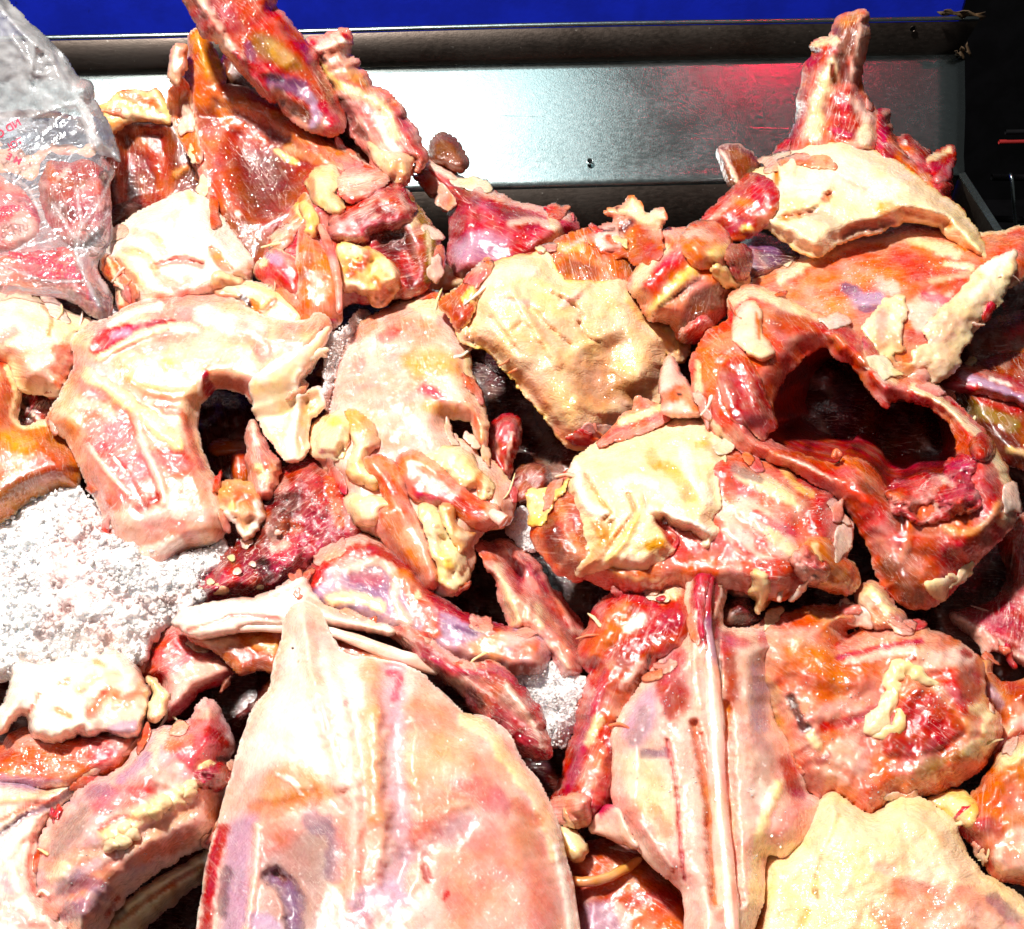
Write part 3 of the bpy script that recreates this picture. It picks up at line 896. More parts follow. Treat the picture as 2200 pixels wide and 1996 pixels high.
# --- tallest carcass, top left
t = Thing('chicken_carcass', 'tallest carcass at upper left, orange shell with its red breastbone pointing up out of frame', 'carcass', 'B', (620, 900), 60)
relief(t, 'body', [(150, 200), (215, 178), (260, 250), (330, 380), (345, 470), (430, 490), (540, 540), (640, 590), (800, 690), (900, 770), (1000, 850), (1130, 930), (1260, 985), (1240, 1060), (1000, 1060), (900, 1060), (860, 1150), (740, 1270),
                   (640, 1330), (590, 1390), (560, 1470), (470, 1500), (400, 1420), (330, 1280), (270, 1190), (245, 1090), (215, 970), (175, 850), (130, 700), (118, 560), (125, 440), (150, 300)],
       'DO', 'OR', lift=[(200, 250, 70), (200, 900, 30), (900, 800, 60), (600, 1400, -10), (500, 900, 20), (350, 600, 50)], dome=26, back=120, er=110, mat='film', life=.22, rim=('LP', 14), st=[
           A([(140, 230), (220, 190), (330, 420), (330, 560), (240, 640), (150, 560), (140, 400)], 'OR', h=20, soft=40),
           S([(200, 220), (250, 340), (320, 460)], 60, 'YE', h=10, a=.8), S([(150, 500), (175, 760), (230, 980), (265, 1120)], 34, 'PK', h=24, a=.9),
           A([(340, 700), (620, 650), (860, 840), (880, 960), (760, 1120), (600, 1260), (420, 1240), (330, 1000)], 'DO', h=-60, soft=90, a=.6),
           A([(420, 820), (620, 840), (740, 960), (740, 1100), (600, 1240), (460, 1200), (400, 1000)], 'BO', h=-30, soft=90, a=.75),  # brown centre paints in the shade under the breastbone
           S([(330, 520), (500, 600), (640, 640), (800, 760), (960, 880)], 80, 'OR', h=26, a=.85), S([(480, 540), (660, 620)], 26, 'SR', h=8),
           S([(340, 640), (420, 700), (560, 760)], 50, 'OR', h=14, a=.7), S([(640, 850), (740, 910), (660, 860)], 26, 'YF', h=6), S([(700, 830), (850, 890), (1000, 950)], 40, 'TN', a=.7, h=14),
           A([(300, 1200), (420, 1180), (560, 1290), (560, 1440), (470, 1480), (380, 1380)], 'BR', soft=40, a=.7), S([(320, 1180), (340, 1260)], 24, 'RD', a=.6), S([(420, 1200)], 22, 'WH', h=8),
           S([(200, 260), (190, 330)], 20, 'RD', a=.5)])
relief(t, 'skin_flap', [(58, 255), (95, 240), (130, 262), (128, 330), (140, 390), (110, 440), (80, 480), (45, 460), (34, 400), (46, 320)], 'TN', 'LP', lift=110, dome=22, back=26, er=26, mat='fat', crk=4,
       st=[S([(80, 270), (70, 400)], 14, 'WH', h=6), S([(120, 300), (110, 420)], 12, 'SR', a=.5)])
relief(t, 'membrane', [(60, 480), (110, 450), (150, 560), (180, 760), (210, 880), (170, 880), (100, 760), (50, 620), (36, 540)], 'OR', 'DO', lift=50, dome=18, back=30, er=40, mat='film', rim=('LP', 8))
relief(t, 'inner_wall', [(330, 420), (400, 250), (560, 380), (760, 420), (920, 430), (1050, 600), (1200, 820), (1300, 990), (1150, 960), (980, 860), (800, 720), (600, 600), (430, 520)], 'DR', 'BO', lift=-20, dome=20, back=50, er=60, mat='film', drape=False, st=[S([(960, 560), (1100, 760), (1180, 900)], 60, 'BO', a=.8, h=10)])
relief(t, 'breastbone', [(140, -60), (200, 130), (235, 200), (300, 230), (365, 300), (450, 400), (530, 490), (605, 560), (650, 560), (700, 640), (780, 700), (880, 745), (970, 750), (1010, 700), (995, 610), (935, 480), (870, 380), (850, 320), (790, 240), (735, 165), (675, 85), (625, 45), (590, -60)],
       'SR', 'OR', lift=[(300, 0, 190), (900, 700, 110), (600, 300, 150)], dome=44, back=60, er=90, mat='film', rough=2, drape=False, wr=(4, 80), fib=(-52, 2, 24), st=[
           S([(200, -40), (290, 130), (350, 230), (430, 330)], 44, 'LP', h=40), S([(300, 200), (380, 300)], 30, 'WH', a=.7, h=10), S([(400, 300), (480, 410), (600, 540)], 30, 'RD', h=30),
           S([(230, 60), (300, 190)], 26, 'SR', a=.6), A([(420, 40), (560, 40), (680, 160), (760, 300), (720, 330), (560, 220), (440, 160)], 'FL', a=.6, soft=50),
           A([(480, 200), (600, 180), (760, 300), (800, 380), (700, 420), (600, 370), (500, 300)], 'OL', a=.65, soft=50), A([(560, 220), (640, 230), (740, 340), (640, 370)], 'YF', a=.35, soft=30),
           S([(480, 260), (500, 320)], 40, 'PU', a=.7), S([(620, 450), (700, 470), (780, 500)], 60, 'PU', h=-10, a=.9), S([(560, 430), (660, 450)], 26, 'BK', a=.6, h=-10),
           A([(640, 560), (740, 560), (840, 640), (860, 720), (780, 690), (700, 630)], 'DR', a=.75, soft=20, h=-14), S([(820, 540), (870, 640), (850, 700)], 44, 'LV', h=20), S([(900, 600), (960, 690), (930, 730)], 44, 'MG', h=14),  # lavender stroke paints in the highlight near the tip
           S([(850, 370), (900, 470), (980, 620)], 26, 'DR', a=.6), S([(790, 260), (830, 350)], 30, 'PU', a=.5)])
relief(t, 'back_meat', [(815, 240), (860, 215), (900, 220), (960, 182), (1030, 180), (1052, 230), (1040, 310), (1098, 342), (1090, 380), (1140, 430), (1165, 480), (1270, 530), (1325, 600), (1365, 680), (1415, 760), (1472, 860), (1430, 960), (1395, 900),
                        (1375, 1000), (1330, 1040), (1250, 1000), (1200, 960), (1165, 880), (1100, 800), (1020, 700), (960, 560), (900, 420), (850, 330)],
       'PK', 'SR', lift=[(950, 220, 70), (1400, 900, 60), (1100, 600, 60)], dome=50, back=70, er=80, rough=6, crk=4, wr=(12, 34), mat='flesh', st=[
           S([(880, 270), (960, 230), (1030, 250)], 50, 'LP', h=16), S([(1010, 210), (1030, 300)], 22, 'WH', h=10), S([(1010, 195), (1040, 215)], 18, 'RD'), S([(840, 240)], 30, 'SR', h=6), S([(890, 320), (910, 340)], 18, 'BK', a=.8, h=-8),
           S([(880, 360), (960, 460), (1050, 500)], 30, 'YF', h=14), A([(960, 380), (1090, 390), (1160, 480), (1060, 470)], 'TN', a=.8), A([(960, 540), (1030, 560), (1120, 680), (1170, 800), (1080, 760), (1010, 660)], 'BO', a=.8, h=-22),
           S([(1060, 520), (1160, 560), (1250, 620), (1300, 760)], 44, 'CR', h=14, a=.9), S([(1130, 640), (1180, 720)], 40, 'SR', a=.7), S([(1200, 640), (1260, 780), (1330, 850)], 30, 'WH', a=.7, h=8), S([(1300, 600), (1380, 740), (1440, 860)], 34, 'SR', a=.7),
           S([(1010, 700), (1050, 800), (1140, 870)], 30, 'DR', a=.7)])
relief(t, 'fat_lump', [(1150, 810), (1190, 800), (1230, 850), (1290, 860), (1390, 885), (1395, 930), (1370, 1000), (1330, 1040), (1270, 1010), (1240, 960), (1190, 910)], 'CR', 'OR', lift=100, dome=36, back=30, er=36, mat='fat', crk=8, wr=(14, 30), mess=(20, 26))

# --- dark red carcass at the back centre
t = Thing('chicken_carcass', 'dark red carcass in shade against the tray wall, brown liver piece on top', 'carcass', 'C', (560, 600), -60)
relief(t, 'body', [(120, 260), (190, 222), (280, 285), (350, 340), (440, 365), (560, 430), (680, 470), (780, 490), (880, 500), (945, 575), (910, 640), (820, 720), (700, 800), (500, 860), (330, 860), (285, 790), (282, 680), (295, 560), (270, 470), (230, 400), (160, 330)],
       'PR', 'SR', lift=[(150, 250, 60), (900, 560, 20), (500, 700, 30)], dome=90, back=120, er=130, mat='film', rough=4, wr=(12, 50), st=[
           S([(150, 240), (260, 290), (380, 350), (560, 430), (760, 490), (900, 530)], 30, 'LP', h=14, a=.8), S([(180, 250), (330, 340)], 24, 'WH', h=8, a=.7), A([(290, 330), (430, 380), (430, 480), (330, 500), (280, 440)], 'BO', a=.6, soft=40),
           S([(310, 500), (400, 540), (330, 600)], 60, 'RD', h=10), A([(470, 440), (700, 490), (780, 560), (700, 620), (560, 560)], 'DR', a=.55, soft=60), A([(300, 640), (460, 580), (620, 640), (620, 760), (400, 790), (300, 760)], 'LV', a=.75, soft=60),
           S([(600, 560), (720, 540), (820, 580)], 24, 'LP', h=10, a=.8), S([(480, 700), (560, 690)], 50, 'PU', a=.5), S([(820, 540), (860, 620), (800, 680)], 30, 'CR', h=14, a=.8), S([(620, 680), (740, 660)], 50, 'SR', a=.7)])
relief(t, 'liver_piece', [(185, 160), (205, 115), (250, 95), (310, 128), (340, 180), (368, 240), (340, 280), (270, 265), (200, 235)], 'BR', 'BO', lift=70, dome=50, back=50, er=50, mat='skin', wr=(4, 30))
tube(t, 'neck_bone', [(130, 230, 70, 34), (160, 320, 60, 40), (220, 420, 20, 40)], 'CR', 'bone', c2='BR')

# --- broken joint end in front of the tallest carcass
t = Thing('chicken_carcass', 'cut carcass end with raw red muscle and lumpy yellow fat, below the tallest carcass', 'carcass', 'B', (1100, 1350), 120)
relief(t, 'body', [(820, 990), (940, 940), (1060, 970), (1200, 970), (1300, 1030), (1390, 1105), (1460, 1200), (1518, 1300), (1532, 1420), (1520, 1560), (1470, 1625), (1340, 1660), (1200, 1690), (1050, 1700), (960, 1780), (800, 1790), (720, 1700), (600, 1580), (540, 1510), (590, 1400), (660, 1300), (760, 1160)],
       'SR', 'DO', lift=0, dome=60, back=150, er=120, mat='blood', rough=5, wr=(10, 40), st=[
           A([(1240, 1260), (1380, 1260), (1440, 1400), (1460, 1560), (1380, 1620), (1300, 1500), (1180, 1380)], 'BO', h=-70, soft=60), S([(1350, 1450), (1430, 1540)], 50, 'SR', a=.8),
           S([(1390, 1130), (1470, 1240), (1510, 1380), (1500, 1560)], 44, 'OL', h=16), S([(1360, 1150), (1400, 1250)], 34, 'CR', a=.8, h=12), S([(1490, 1300), (1505, 1500)], 16, 'CR', a=.8)])
relief(t, 'muscle', [(940, 1250), (1000, 1180), (1100, 1120), (1180, 1060), (1290, 1050), (1380, 1110), (1390, 1230), (1300, 1270), (1200, 1300), (1100, 1350), (980, 1340)], 'RD', 'PR', lift=50, dome=60, back=40, er=60, mat='blood', fib=(25, 5, 18), wr=(12, 30), rough=7, st=[
    S([(1050, 1160), (1160, 1120), (1290, 1100)], 40, 'FL', a=.7, h=12), S([(1200, 1160), (1290, 1200)], 40, 'RD', h=-8), S([(1060, 1270), (1200, 1190), (1290, 1190)], 26, 'DR', a=.5, h=-8), S([(1330, 1090), (1370, 1170)], 26, 'LP', a=.6)])
relief(t, 'fat_lump', [(795, 1015), (830, 970), (870, 935), (950, 925), (990, 960), (985, 1030), (960, 1090), (1010, 1130), (1015, 1180), (960, 1210), (900, 1170), (840, 1130), (810, 1060)], 'CR', 'YF', lift=80, dome=70, back=40, er=60, mat='fat', crk=6, wr=(14, 34), st=[S([(830, 1010), (850, 1140)], 24, 'DO', a=.6)])
relief(t, 'fat_lump', [(1000, 1000), (1080, 960), (1180, 958), (1260, 990), (1230, 1040), (1150, 1090), (1060, 1120), (1010, 1080)], 'PK', 'OR', lift=70, dome=50, back=40, er=50, mat='flesh', st=[S([(1060, 1000), (1160, 1000)], 34, 'LP', h=14), S([(1010, 1110), (1080, 1130)], 30, 'RD', a=.7)])
relief(t, 'fat_lump', [(975, 1390), (1040, 1360), (1110, 1390), (1160, 1380), (1230, 1430), (1300, 1480), (1330, 1540), (1320, 1620), (1280, 1690), (1200, 1720), (1140, 1660), (1060, 1640), (1000, 1620), (985, 1520)], 'YF', 'OR', lift=90, dome=60, back=60, er=60, mat='fat', crk=10, wr=(20, 36), mess=(30, 30), mot=.8,
       st=[S([(1000, 1400), (1100, 1410)], 36, 'CR', h=18), S([(1110, 1500), (1150, 1420)], 36, 'SR', a=.8), S([(1000, 1600), (1120, 1610)], 40, 'CR', h=22), S([(1240, 1470), (1300, 1540)], 44, 'CR', h=22), S([(1190, 1570), (1250, 1640)], 40, 'OR', a=.9), S([(1060, 1520)], 50, 'DO', a=.7)])
relief(t, 'muscle', [(760, 1140), (800, 1100), (830, 1180), (800, 1250), (740, 1300), (690, 1380), (620, 1400), (600, 1350), (660, 1290), (700, 1230)], 'OR', 'TN', lift=50, dome=36, back=30, er=40, mat='flesh', rim=('LP', 8), st=[S([(750, 1150), (790, 1210)], 34, 'YF', h=10)])
tube(t, 'fat_strand', [(790, 1150, 80, 30), (830, 1220, 100, 34), (835, 1290, 90, 34), (825, 1340, 70, 20)], 'YF', 'fat', c2='TN', lump=.25)
relief(t, 'membrane', [(600, 1420), (640, 1400), (700, 1440), (760, 1480), (800, 1500), (770, 1600), (745, 1700), (640, 1620), (550, 1560), (530, 1500)], 'PR', 'LV', lift=20, dome=40, back=40, er=60, mat='film', rim=('CR', 12), st=[S([(560, 1480), (600, 1430)], 30, 'CR', h=10), S([(600, 1440), (650, 1460)], 40, 'LV'), S([(660, 1560), (720, 1640)], 30, 'SR')])
relief(t, 'muscle', [(780, 1280), (840, 1330), (900, 1420), (950, 1440), (980, 1560), (990, 1700), (995, 1790), (950, 1840), (860, 1850), (770, 1830), (740, 1740), (780, 1600), (760, 1480)], 'OR', 'SA', lift=[(800, 1300, 60), (860, 1800, 70)], dome=40, back=50, er=60, mat='film', rim=('LP', 10), st=[
    S([(860, 1560), (870, 1680)], 50, 'LP', a=.5, h=6), S([(780, 1560), (820, 1440)], 40, 'BR', a=.6)])
tube(t, 'tendon', [(880, 1260, 100, 16), (920, 1360, 110, 24), (960, 1480, 115, 24), (985, 1620, 112, 20), (990, 1760, 105, 18)], 'PK', 'film', c2='SR')

# --- skin covered carcass, centre
t = Thing('chicken_carcass', 'middle carcass covered in wrinkled cream skin, casting a dark shadow below', 'carcass', 'C', (950, 1150), 130)
relief(t, 'body', [(420, 830), (600, 760), (790, 700), (870, 645), (1010, 595), (1130, 640), (1250, 720), (1290, 900), (1330, 1060), (1420, 1180), (1380, 1400), (1230, 1560), (1060, 1660), (900, 1680), (790, 1540), (600, 1320), (420, 1130)],
       'OR', 'DO', lift=[(400, 900, 50), (900, 650, 10), (1400, 1200, -70), (1000, 1640, -110)], dome=60, back=170, er=150, mat='flesh', st=[A([(880, 1320), (960, 1230), (1060, 1180), (1180, 1130), (1280, 1160), (1230, 1350), (1400, 1390), (1380, 1470), (1240, 1540), (1140, 1600), (1040, 1590), (940, 1540), (900, 1440)], None, h=-120, soft=110, rough=30), A([(780, 720), (1000, 610), (1080, 760), (1080, 860), (880, 900)], 'OR', a=.9), S([(860, 690), (960, 680)], 40, 'YF', a=.6, h=8), S([(900, 780), (1010, 820)], 60, 'DO', a=.8, h=10), S([(880, 700), (1000, 630)], 12, 'LP', h=4)])
relief(t, 'skin', [(328, 1115), (390, 1040), (415, 950), (440, 860), (500, 790), (560, 760), (690, 735), (785, 715), (830, 790), (880, 860), (980, 870), (1080, 880), (1160, 850), (1220, 890), (1285, 990), (1330, 1065), (1420, 1090), (1470, 1150), (1485, 1190), (1515, 1170), (1520, 1250), (1480, 1290), (1420, 1240), (1395, 1310), (1378, 1390), (1392, 1470), (1300, 1490), (1230, 1560), (1150, 1610), (1090, 1680), (990, 1732), (900, 1722), (840, 1650), (790, 1580), (720, 1490), (640, 1400), (560, 1300), (480, 1220), (370, 1180)],
       'SK', 'CR', lift=[(400, 1000, 50), (800, 800, 60), (1400, 1200, 60), (1000, 1650, 50), (900, 1150, 100), (650, 1200, 90), (1200, 1400, 80)], dome=70, back=20, er=120, mat='skin', rough=5, crk=1, wr=(18, 120), rim=('YF', 14), step=5, st=[
           A([(880, 1320), (960, 1230), (1060, 1180), (1180, 1130), (1260, 1160), (1200, 1240), (1230, 1350), (1330, 1390), (1380, 1400), (1380, 1470), (1240, 1540), (1140, 1600), (1040, 1590), (940, 1540), (900, 1440)], 'TN', h=-24, soft=90, a=.5, rough=40),  # tan hollow paints in the shadow on the lower right skin
           A([(900, 1420), (980, 1300), (1100, 1260), (1180, 1300), (1300, 1420), (1250, 1500), (1120, 1560), (980, 1540)], 'BR', soft=70, a=.35, rough=40), S([(1000, 1250), (1180, 1160)], 60, 'BR', a=.4, h=-20), S([(1100, 1420), (1250, 1380)], 60, None, h=24), S([(960, 1500), (1100, 1540)], 50, None, h=20),  # brown deepens the painted shadow inside the hollow
           S([(870, 960), (940, 1000), (980, 1050)], 18, 'TN', h=-30, a=.5), S([(960, 1080), (1000, 1160), (1060, 1180)], 16, 'TN', h=-26, a=.4), S([(820, 900), (920, 930), (1000, 870)], 30, None, h=44), S([(700, 1000), (820, 1120), (920, 1200)], 20, None, h=-30), S([(600, 900), (720, 1100), (860, 1300)], 30, None, h=26), S([(500, 1060), (640, 1240)], 20, None, h=-22), S([(880, 980), (960, 940)], 26, 'LP', h=16), S([(380, 1150), (520, 1200), (700, 1400), (830, 1580)], 34, 'TN', h=14, a=.7),
           S([(430, 860), (520, 830), (700, 800)], 60, 'WH', a=.4, h=16), S([(560, 960), (700, 980)], 18, 'LP', h=-10), S([(850, 1640), (960, 1690), (1080, 1640)], 50, 'OR', a=.8), S([(1240, 940), (1290, 1040), (1400, 1130), (1480, 1200)], 46, 'YF', h=22), S([(620, 1120), (660, 1080)], 14, None, h=-14), S([(770, 1140)], 40, 'TN', a=.5)])
relief(t, 'skin_flap', [(248, 972), (330, 900), (425, 800), (470, 755), (500, 770), (450, 840), (425, 930), (400, 1020), (335, 1110), (300, 1050)], 'OR', 'DO', lift=30, dome=40, back=40, er=50, mat='film', rough=4, rim=('YF', 8), st=[S([(360, 960), (400, 900), (400, 960)], 24, 'YF', h=16), S([(300, 960), (330, 1040)], 30, 'DO', a=.7)])
relief(t, 'neck_stump', [(1230, 880), (1290, 780), (1400, 680), (1410, 610), (1510, 590), (1600, 600), (1740, 700), (1790, 800), (1780, 900), (1740, 1000), (1650, 1100), (1560, 1150), (1500, 1165), (1460, 1100), (1400, 1070), (1330, 1060), (1285, 980)],
       'SA', 'OR', lift=[(1300, 900, 40), (1700, 700, 50), (1500, 1100, -10)], dome=70, back=110, er=110, mat='film', rough=4, st=[
           S([(1260, 900), (1300, 800), (1400, 700)], 50, 'CR', h=16, a=.9), S([(1330, 900), (1430, 780), (1530, 690)], 60, 'PR', h=16, a=.7), S([(1340, 1020), (1440, 920), (1550, 810)], 44, 'YF', h=30), S([(1400, 1060), (1530, 950), (1640, 880)], 70, 'SA', h=26), S([(1380, 1000), (1600, 850)], 16, 'BO', h=-18, a=.7),
           A([(1560, 900), (1760, 860), (1720, 1000), (1640, 1090), (1500, 1150), (1480, 1080)], 'DR', a=.75, soft=40, h=-24), S([(1640, 1060)], 50, 'SR', h=12)])
relief(t, 'joint_knob', [(1500, 640), (1560, 570), (1640, 556), (1710, 590), (1745, 660), (1762, 750), (1720, 800), (1650, 790), (1570, 770), (1520, 720)], 'OR', 'TN', lift=100, dome=90, back=50, er=100, mat='film', wr=(8, 40), st=[S([(1590, 610), (1640, 640)], 34, 'LP', a=.7), S([(1660, 720), (1730, 700)], 44, 'YF', h=14), S([(1530, 620), (1560, 600)], 30, 'LP', a=.7)])
relief(t, 'fat_lump', [(1650, 800), (1700, 770), (1760, 800), (1800, 770), (1830, 800), (1850, 870), (1800, 920), (1770, 900), (1720, 890), (1680, 850)], 'YF', 'CR', lift=70, dome=40, back=30, er=40, mat='fat', crk=6, wr=(14, 26), mess=(18, 24))
relief(t, 'joint_meat', [(1740, 700), (1800, 680), (1850, 720), (1850, 800), (1800, 840), (1750, 760)], 'RD', 'DR', lift=10, dome=40, back=50, er=50, mat='blood', rough=5, wr=(12, 20))
relief(t, 'fat_curl', [(1020, 650), (1055, 590), (1130, 545), (1098, 490), (1185, 470), (1240, 420), (1300, 462), (1320, 490), (1390, 480), (1416, 540), (1390, 600), (1402, 700), (1375, 765), (1270, 775), (1210, 735), (1130, 722), (1050, 700)],
       'OR', 'DO', lift=80, dome=56, back=50, er=60, mat='fat', rough=6, crk=5, wr=(16, 40), st=[
           A([(1110, 490), (1190, 470), (1240, 425), (1310, 480), (1400, 490), (1410, 550), (1380, 590), (1290, 580), (1240, 540), (1150, 510)], 'CR', h=34, soft=20), A([(1030, 640), (1060, 590), (1130, 560), (1190, 620), (1180, 690), (1080, 700)], 'LP', h=24, soft=16), S([(1080, 600), (1150, 590)], 14, 'DR', h=-14), S([(1110, 640), (1150, 660)], 24, 'OR', h=-14), S([(1190, 590), (1230, 560)], 30, 'BO', h=-24), S([(1290, 620), (1330, 720)], 60, 'SR', a=.7, h=10), S([(1160, 480)], 16, 'BO')])
relief(t, 'leg_bone', [(1380, 1390), (1430, 1245), (1470, 1290), (1530, 1400), (1580, 1500), (1606, 1570), (1530, 1580), (1410, 1560), (1392, 1480)], 'LP', 'TN', lift=[(1430, 1260, 30), (1500, 1560, 60)], dome=40, back=36, er=60, mat='bone', st=[S([(1410, 1480), (1500, 1450), (1580, 1520)], 50, 'OR', a=.85), S([(1488, 1458)], 14, 'BK')])
relief(t, 'shredded_meat', [(1510, 1130), (1560, 1080), (1640, 1070), (1660, 1110), (1610, 1150), (1560, 1180), (1510, 1170)], 'PR', 'LP', lift=-10, dome=40, back=30, er=30, mat='flesh', fib=(50, 8, 10), rough=6)
t = Thing('chicken_scrap', 'strip of yellow skin and red meat scrap under the dark red carcass at back', 'meat scrap', 'C', (300, 830), -20)
relief(t, 'skin', [(200, 800), (280, 780), (400, 785), (420, 830), (340, 880), (200, 930), (140, 900)], 'CR', 'YF', lift=0, dome=36, back=60, er=50, mat='fat', crk=6, st=[S([(290, 850), (390, 800)], 24, 'OR', h=-10)])
relief(t, 'muscle', [(-20, 880), (160, 860), (260, 900), (240, 980), (60, 1000), (-60, 960)], 'DO', 'SR', lift=-20, dome=30, back=60, er=50, mat='film')

# --- tall carcass at upper right
t = Thing('chicken_carcass', 'upper right carcass with its cut neck standing up against the steel ledge', 'carcass', 'D', (1000, 1000), 80)
relief(t, 'neck', [(870, 205), (905, 125), (960, 85), (1050, 72), (1072, 100), (1072, 230), (1052, 330), (1032, 430), (1045, 520), (1095, 610), (1140, 650), (1150, 760), (1100, 860), (900, 900), (700, 900), (540, 900), (600, 840), (660, 760), (690, 640), (710, 520), (735, 380), (790, 300), (775, 260), (800, 235)],
       'SA', 'SR', lift=[(960, 100, 40), (700, 850, 20), (1050, 800, 40)], dome=60, back=90, er=80, mat='flesh', rough=4, fib=(75, 4, 18), st=[
           A([(900, 130), (1060, 76), (1070, 230), (1000, 320), (930, 300), (890, 200)], 'BR', a=.8, soft=20), S([(1050, 120), (1040, 300), (1000, 420)], 40, 'LP', a=.9, h=14), S([(930, 130), (1020, 90)], 40, 'TN', a=.8), S([(780, 265), (830, 225), (900, 225)], 34, 'CR', h=22), A([(760, 300), (880, 250), (930, 320), (880, 380), (740, 400)], 'SR', a=.8),
           S([(890, 360), (850, 470), (800, 600), (780, 740)], 60, 'CR', h=20), S([(930, 330), (960, 440)], 44, 'BO', a=.8, h=-22), S([(880, 370), (900, 460)], 24, 'BR', h=-16), S([(720, 520), (690, 680), (650, 800)], 36, 'SR', h=8), S([(690, 600), (640, 820)], 14, 'DR', a=.7, h=-10), S([(640, 700), (580, 820)], 40, 'LV', a=.8),
           A([(870, 540), (960, 480), (1010, 560), (1040, 680), (1010, 780), (900, 780), (860, 680)], 'RD', h=26, soft=24, rough=20), S([(930, 590), (960, 640)], 50, 'PR', h=14), S([(870, 720), (980, 760)], 24, 'MG', h=8), S([(990, 560), (1080, 640), (1130, 700)], 40, 'LP', h=14, a=.8), A([(1010, 760), (1080, 690), (1160, 760), (1180, 860), (1080, 860)], 'CR', a=.8, h=16)])
relief(t, 'back_meat', [(1110, 640), (1190, 635), (1202, 700), (1245, 765), (1320, 790), (1400, 850), (1440, 890), (1480, 960), (1540, 980), (1552, 1030), (1530, 1100), (1560, 1150), (1622, 1195), (1600, 1230), (1450, 1130), (1330, 1040), (1200, 950), (1120, 860), (1100, 760)],
       'SR', 'PR', lift=[(1150, 700, 30), (1600, 1200, 10), (1400, 1000, 20)], dome=46, back=80, er=60, mat='blood', rough=7, wr=(14, 34), st=[S([(1160, 670), (1180, 780), (1160, 860)], 36, 'MG', h=12, a=.8), S([(1210, 780), (1330, 850)], 30, 'OR', h=14), S([(1240, 900), (1330, 950)], 40, 'OR', a=.8), S([(1210, 720), (1260, 830), (1350, 920)], 10, 'BK', h=-12, a=.7), S([(1290, 800)], 16, 'WH'), S([(1400, 1000), (1440, 1070)], 44, 'TN', a=.8), S([(1480, 1050), (1530, 1040)], 40, 'RD', h=14), S([(1190, 830), (1220, 900)], 40, 'RD', h=10)])
relief(t, 'wing_stub', [(1420, 895), (1490, 850), (1558, 828), (1566, 890), (1545, 950), (1540, 1000), (1480, 1020), (1450, 960)], 'SR', 'MG', lift=40, dome=30, back=30, er=36, mat='film', st=[S([(1430, 895), (1540, 840)], 24, 'CR', h=8)])
relief(t, 'skin', [(528, 895), (620, 860), (740, 810), (860, 780), (960, 765), (1010, 780), (1060, 820), (1150, 880), (1240, 920), (1330, 980), (1420, 1060), (1530, 1130), (1620, 1210), (1700, 1320), (1755, 1430), (1745, 1465), (1640, 1400), (1560, 1340), (1480, 1270), (1330, 1240), (1230, 1250), (1150, 1300), (1050, 1310), (940, 1350), (890, 1370), (820, 1420), (760, 1425), (700, 1405), (620, 1340), (540, 1290), (480, 1265), (430, 1275), (425, 1240), (480, 1180), (465, 1165), (400, 1105), (340, 1070), (420, 990), (530, 935)],
       'CR', 'WH', lift=[(550, 950, 40), (1000, 800, 60), (1650, 1350, 70), (600, 1300, 60), (900, 1050, 90), (1200, 1200, 90)], dome=60, back=70, er=110, mat='skin', rough=4, crk=1, wr=(18, 120), step=5, rim=('YF', 12), st=[
           A([(560, 940), (540, 1090), (510, 1140), (570, 1060), (600, 1000)], 'OR', h=-40, soft=16, a=.9), S([(540, 1130), (600, 1080), (700, 1040), (860, 1060)], 40, None, h=26), S([(560, 1230), (700, 1210), (800, 1170), (870, 1090)], 26, 'OR', h=-30, a=.8), S([(620, 1150), (740, 1140), (800, 1150)], 50, 'LY', h=26), S([(800, 1210), (880, 1240), (900, 1310)], 60, 'GY', a=.5, h=-8),
           A([(920, 1300), (1000, 1250), (1120, 1220), (1220, 1220), (1260, 1250), (1140, 1310), (1040, 1310), (940, 1350)], 'DO', a=.85, h=-24, soft=20), S([(1160, 1170), (1230, 1160), (1310, 1190)], 50, 'YE', a=.7, h=14), S([(1300, 1180), (1420, 1210), (1540, 1260)], 34, 'OR', a=.8, h=-16), S([(1250, 1130), (1400, 1170), (1560, 1230), (1700, 1400)], 40, 'CR', h=26), S([(1640, 1330), (1740, 1440)], 40, 'LY', h=12), S([(1060, 1100), (1130, 1040), (1300, 1060)], 14, None, h=-16), S([(940, 1000), (1100, 1080)], 16, 'GY', h=-14, a=.4), S([(470, 1180), (530, 1240), (640, 1290), (780, 1360)], 50, 'CR', h=26), S([(440, 1000), (500, 960)], 50, 'LY', h=16), S([(560, 950), (640, 920)], 60, None, h=20)])
relief(t, 'shoulder_meat', [(430, 985), (350, 1050), (260, 1130), (150, 1245), (240, 1260), (310, 1330), (400, 1330), (480, 1280), (560, 1180), (560, 1050)], 'SR', 'OR', lift=[(400, 1050, 20), (250, 1250, 10), (500, 1250, 20)], dome=60, back=80, er=90, mat='film', st=[S([(430, 1150), (340, 1120)], 40, 'OR', h=14), S([(300, 1150), (200, 1240)], 30, 'LP', a=.5), S([(300, 1290), (400, 1260)], 44, 'MG', a=.6, h=-10), S([(390, 1280), (420, 1290)], 30, 'YF', h=10), S([(330, 1180), (440, 1200)], 40, 'FL', h=10)])
relief(t, 'brown_flap', [(248, 842), (330, 818), (400, 850), (465, 920), (400, 985), (350, 1035), (305, 1020), (275, 950)], 'BR', 'DO', lift=10, dome=26, back=30, er=40, mat='film', rim=('LP', 10), st=[S([(260, 850), (310, 930), (350, 1020)], 16, 'LP', h=16)])
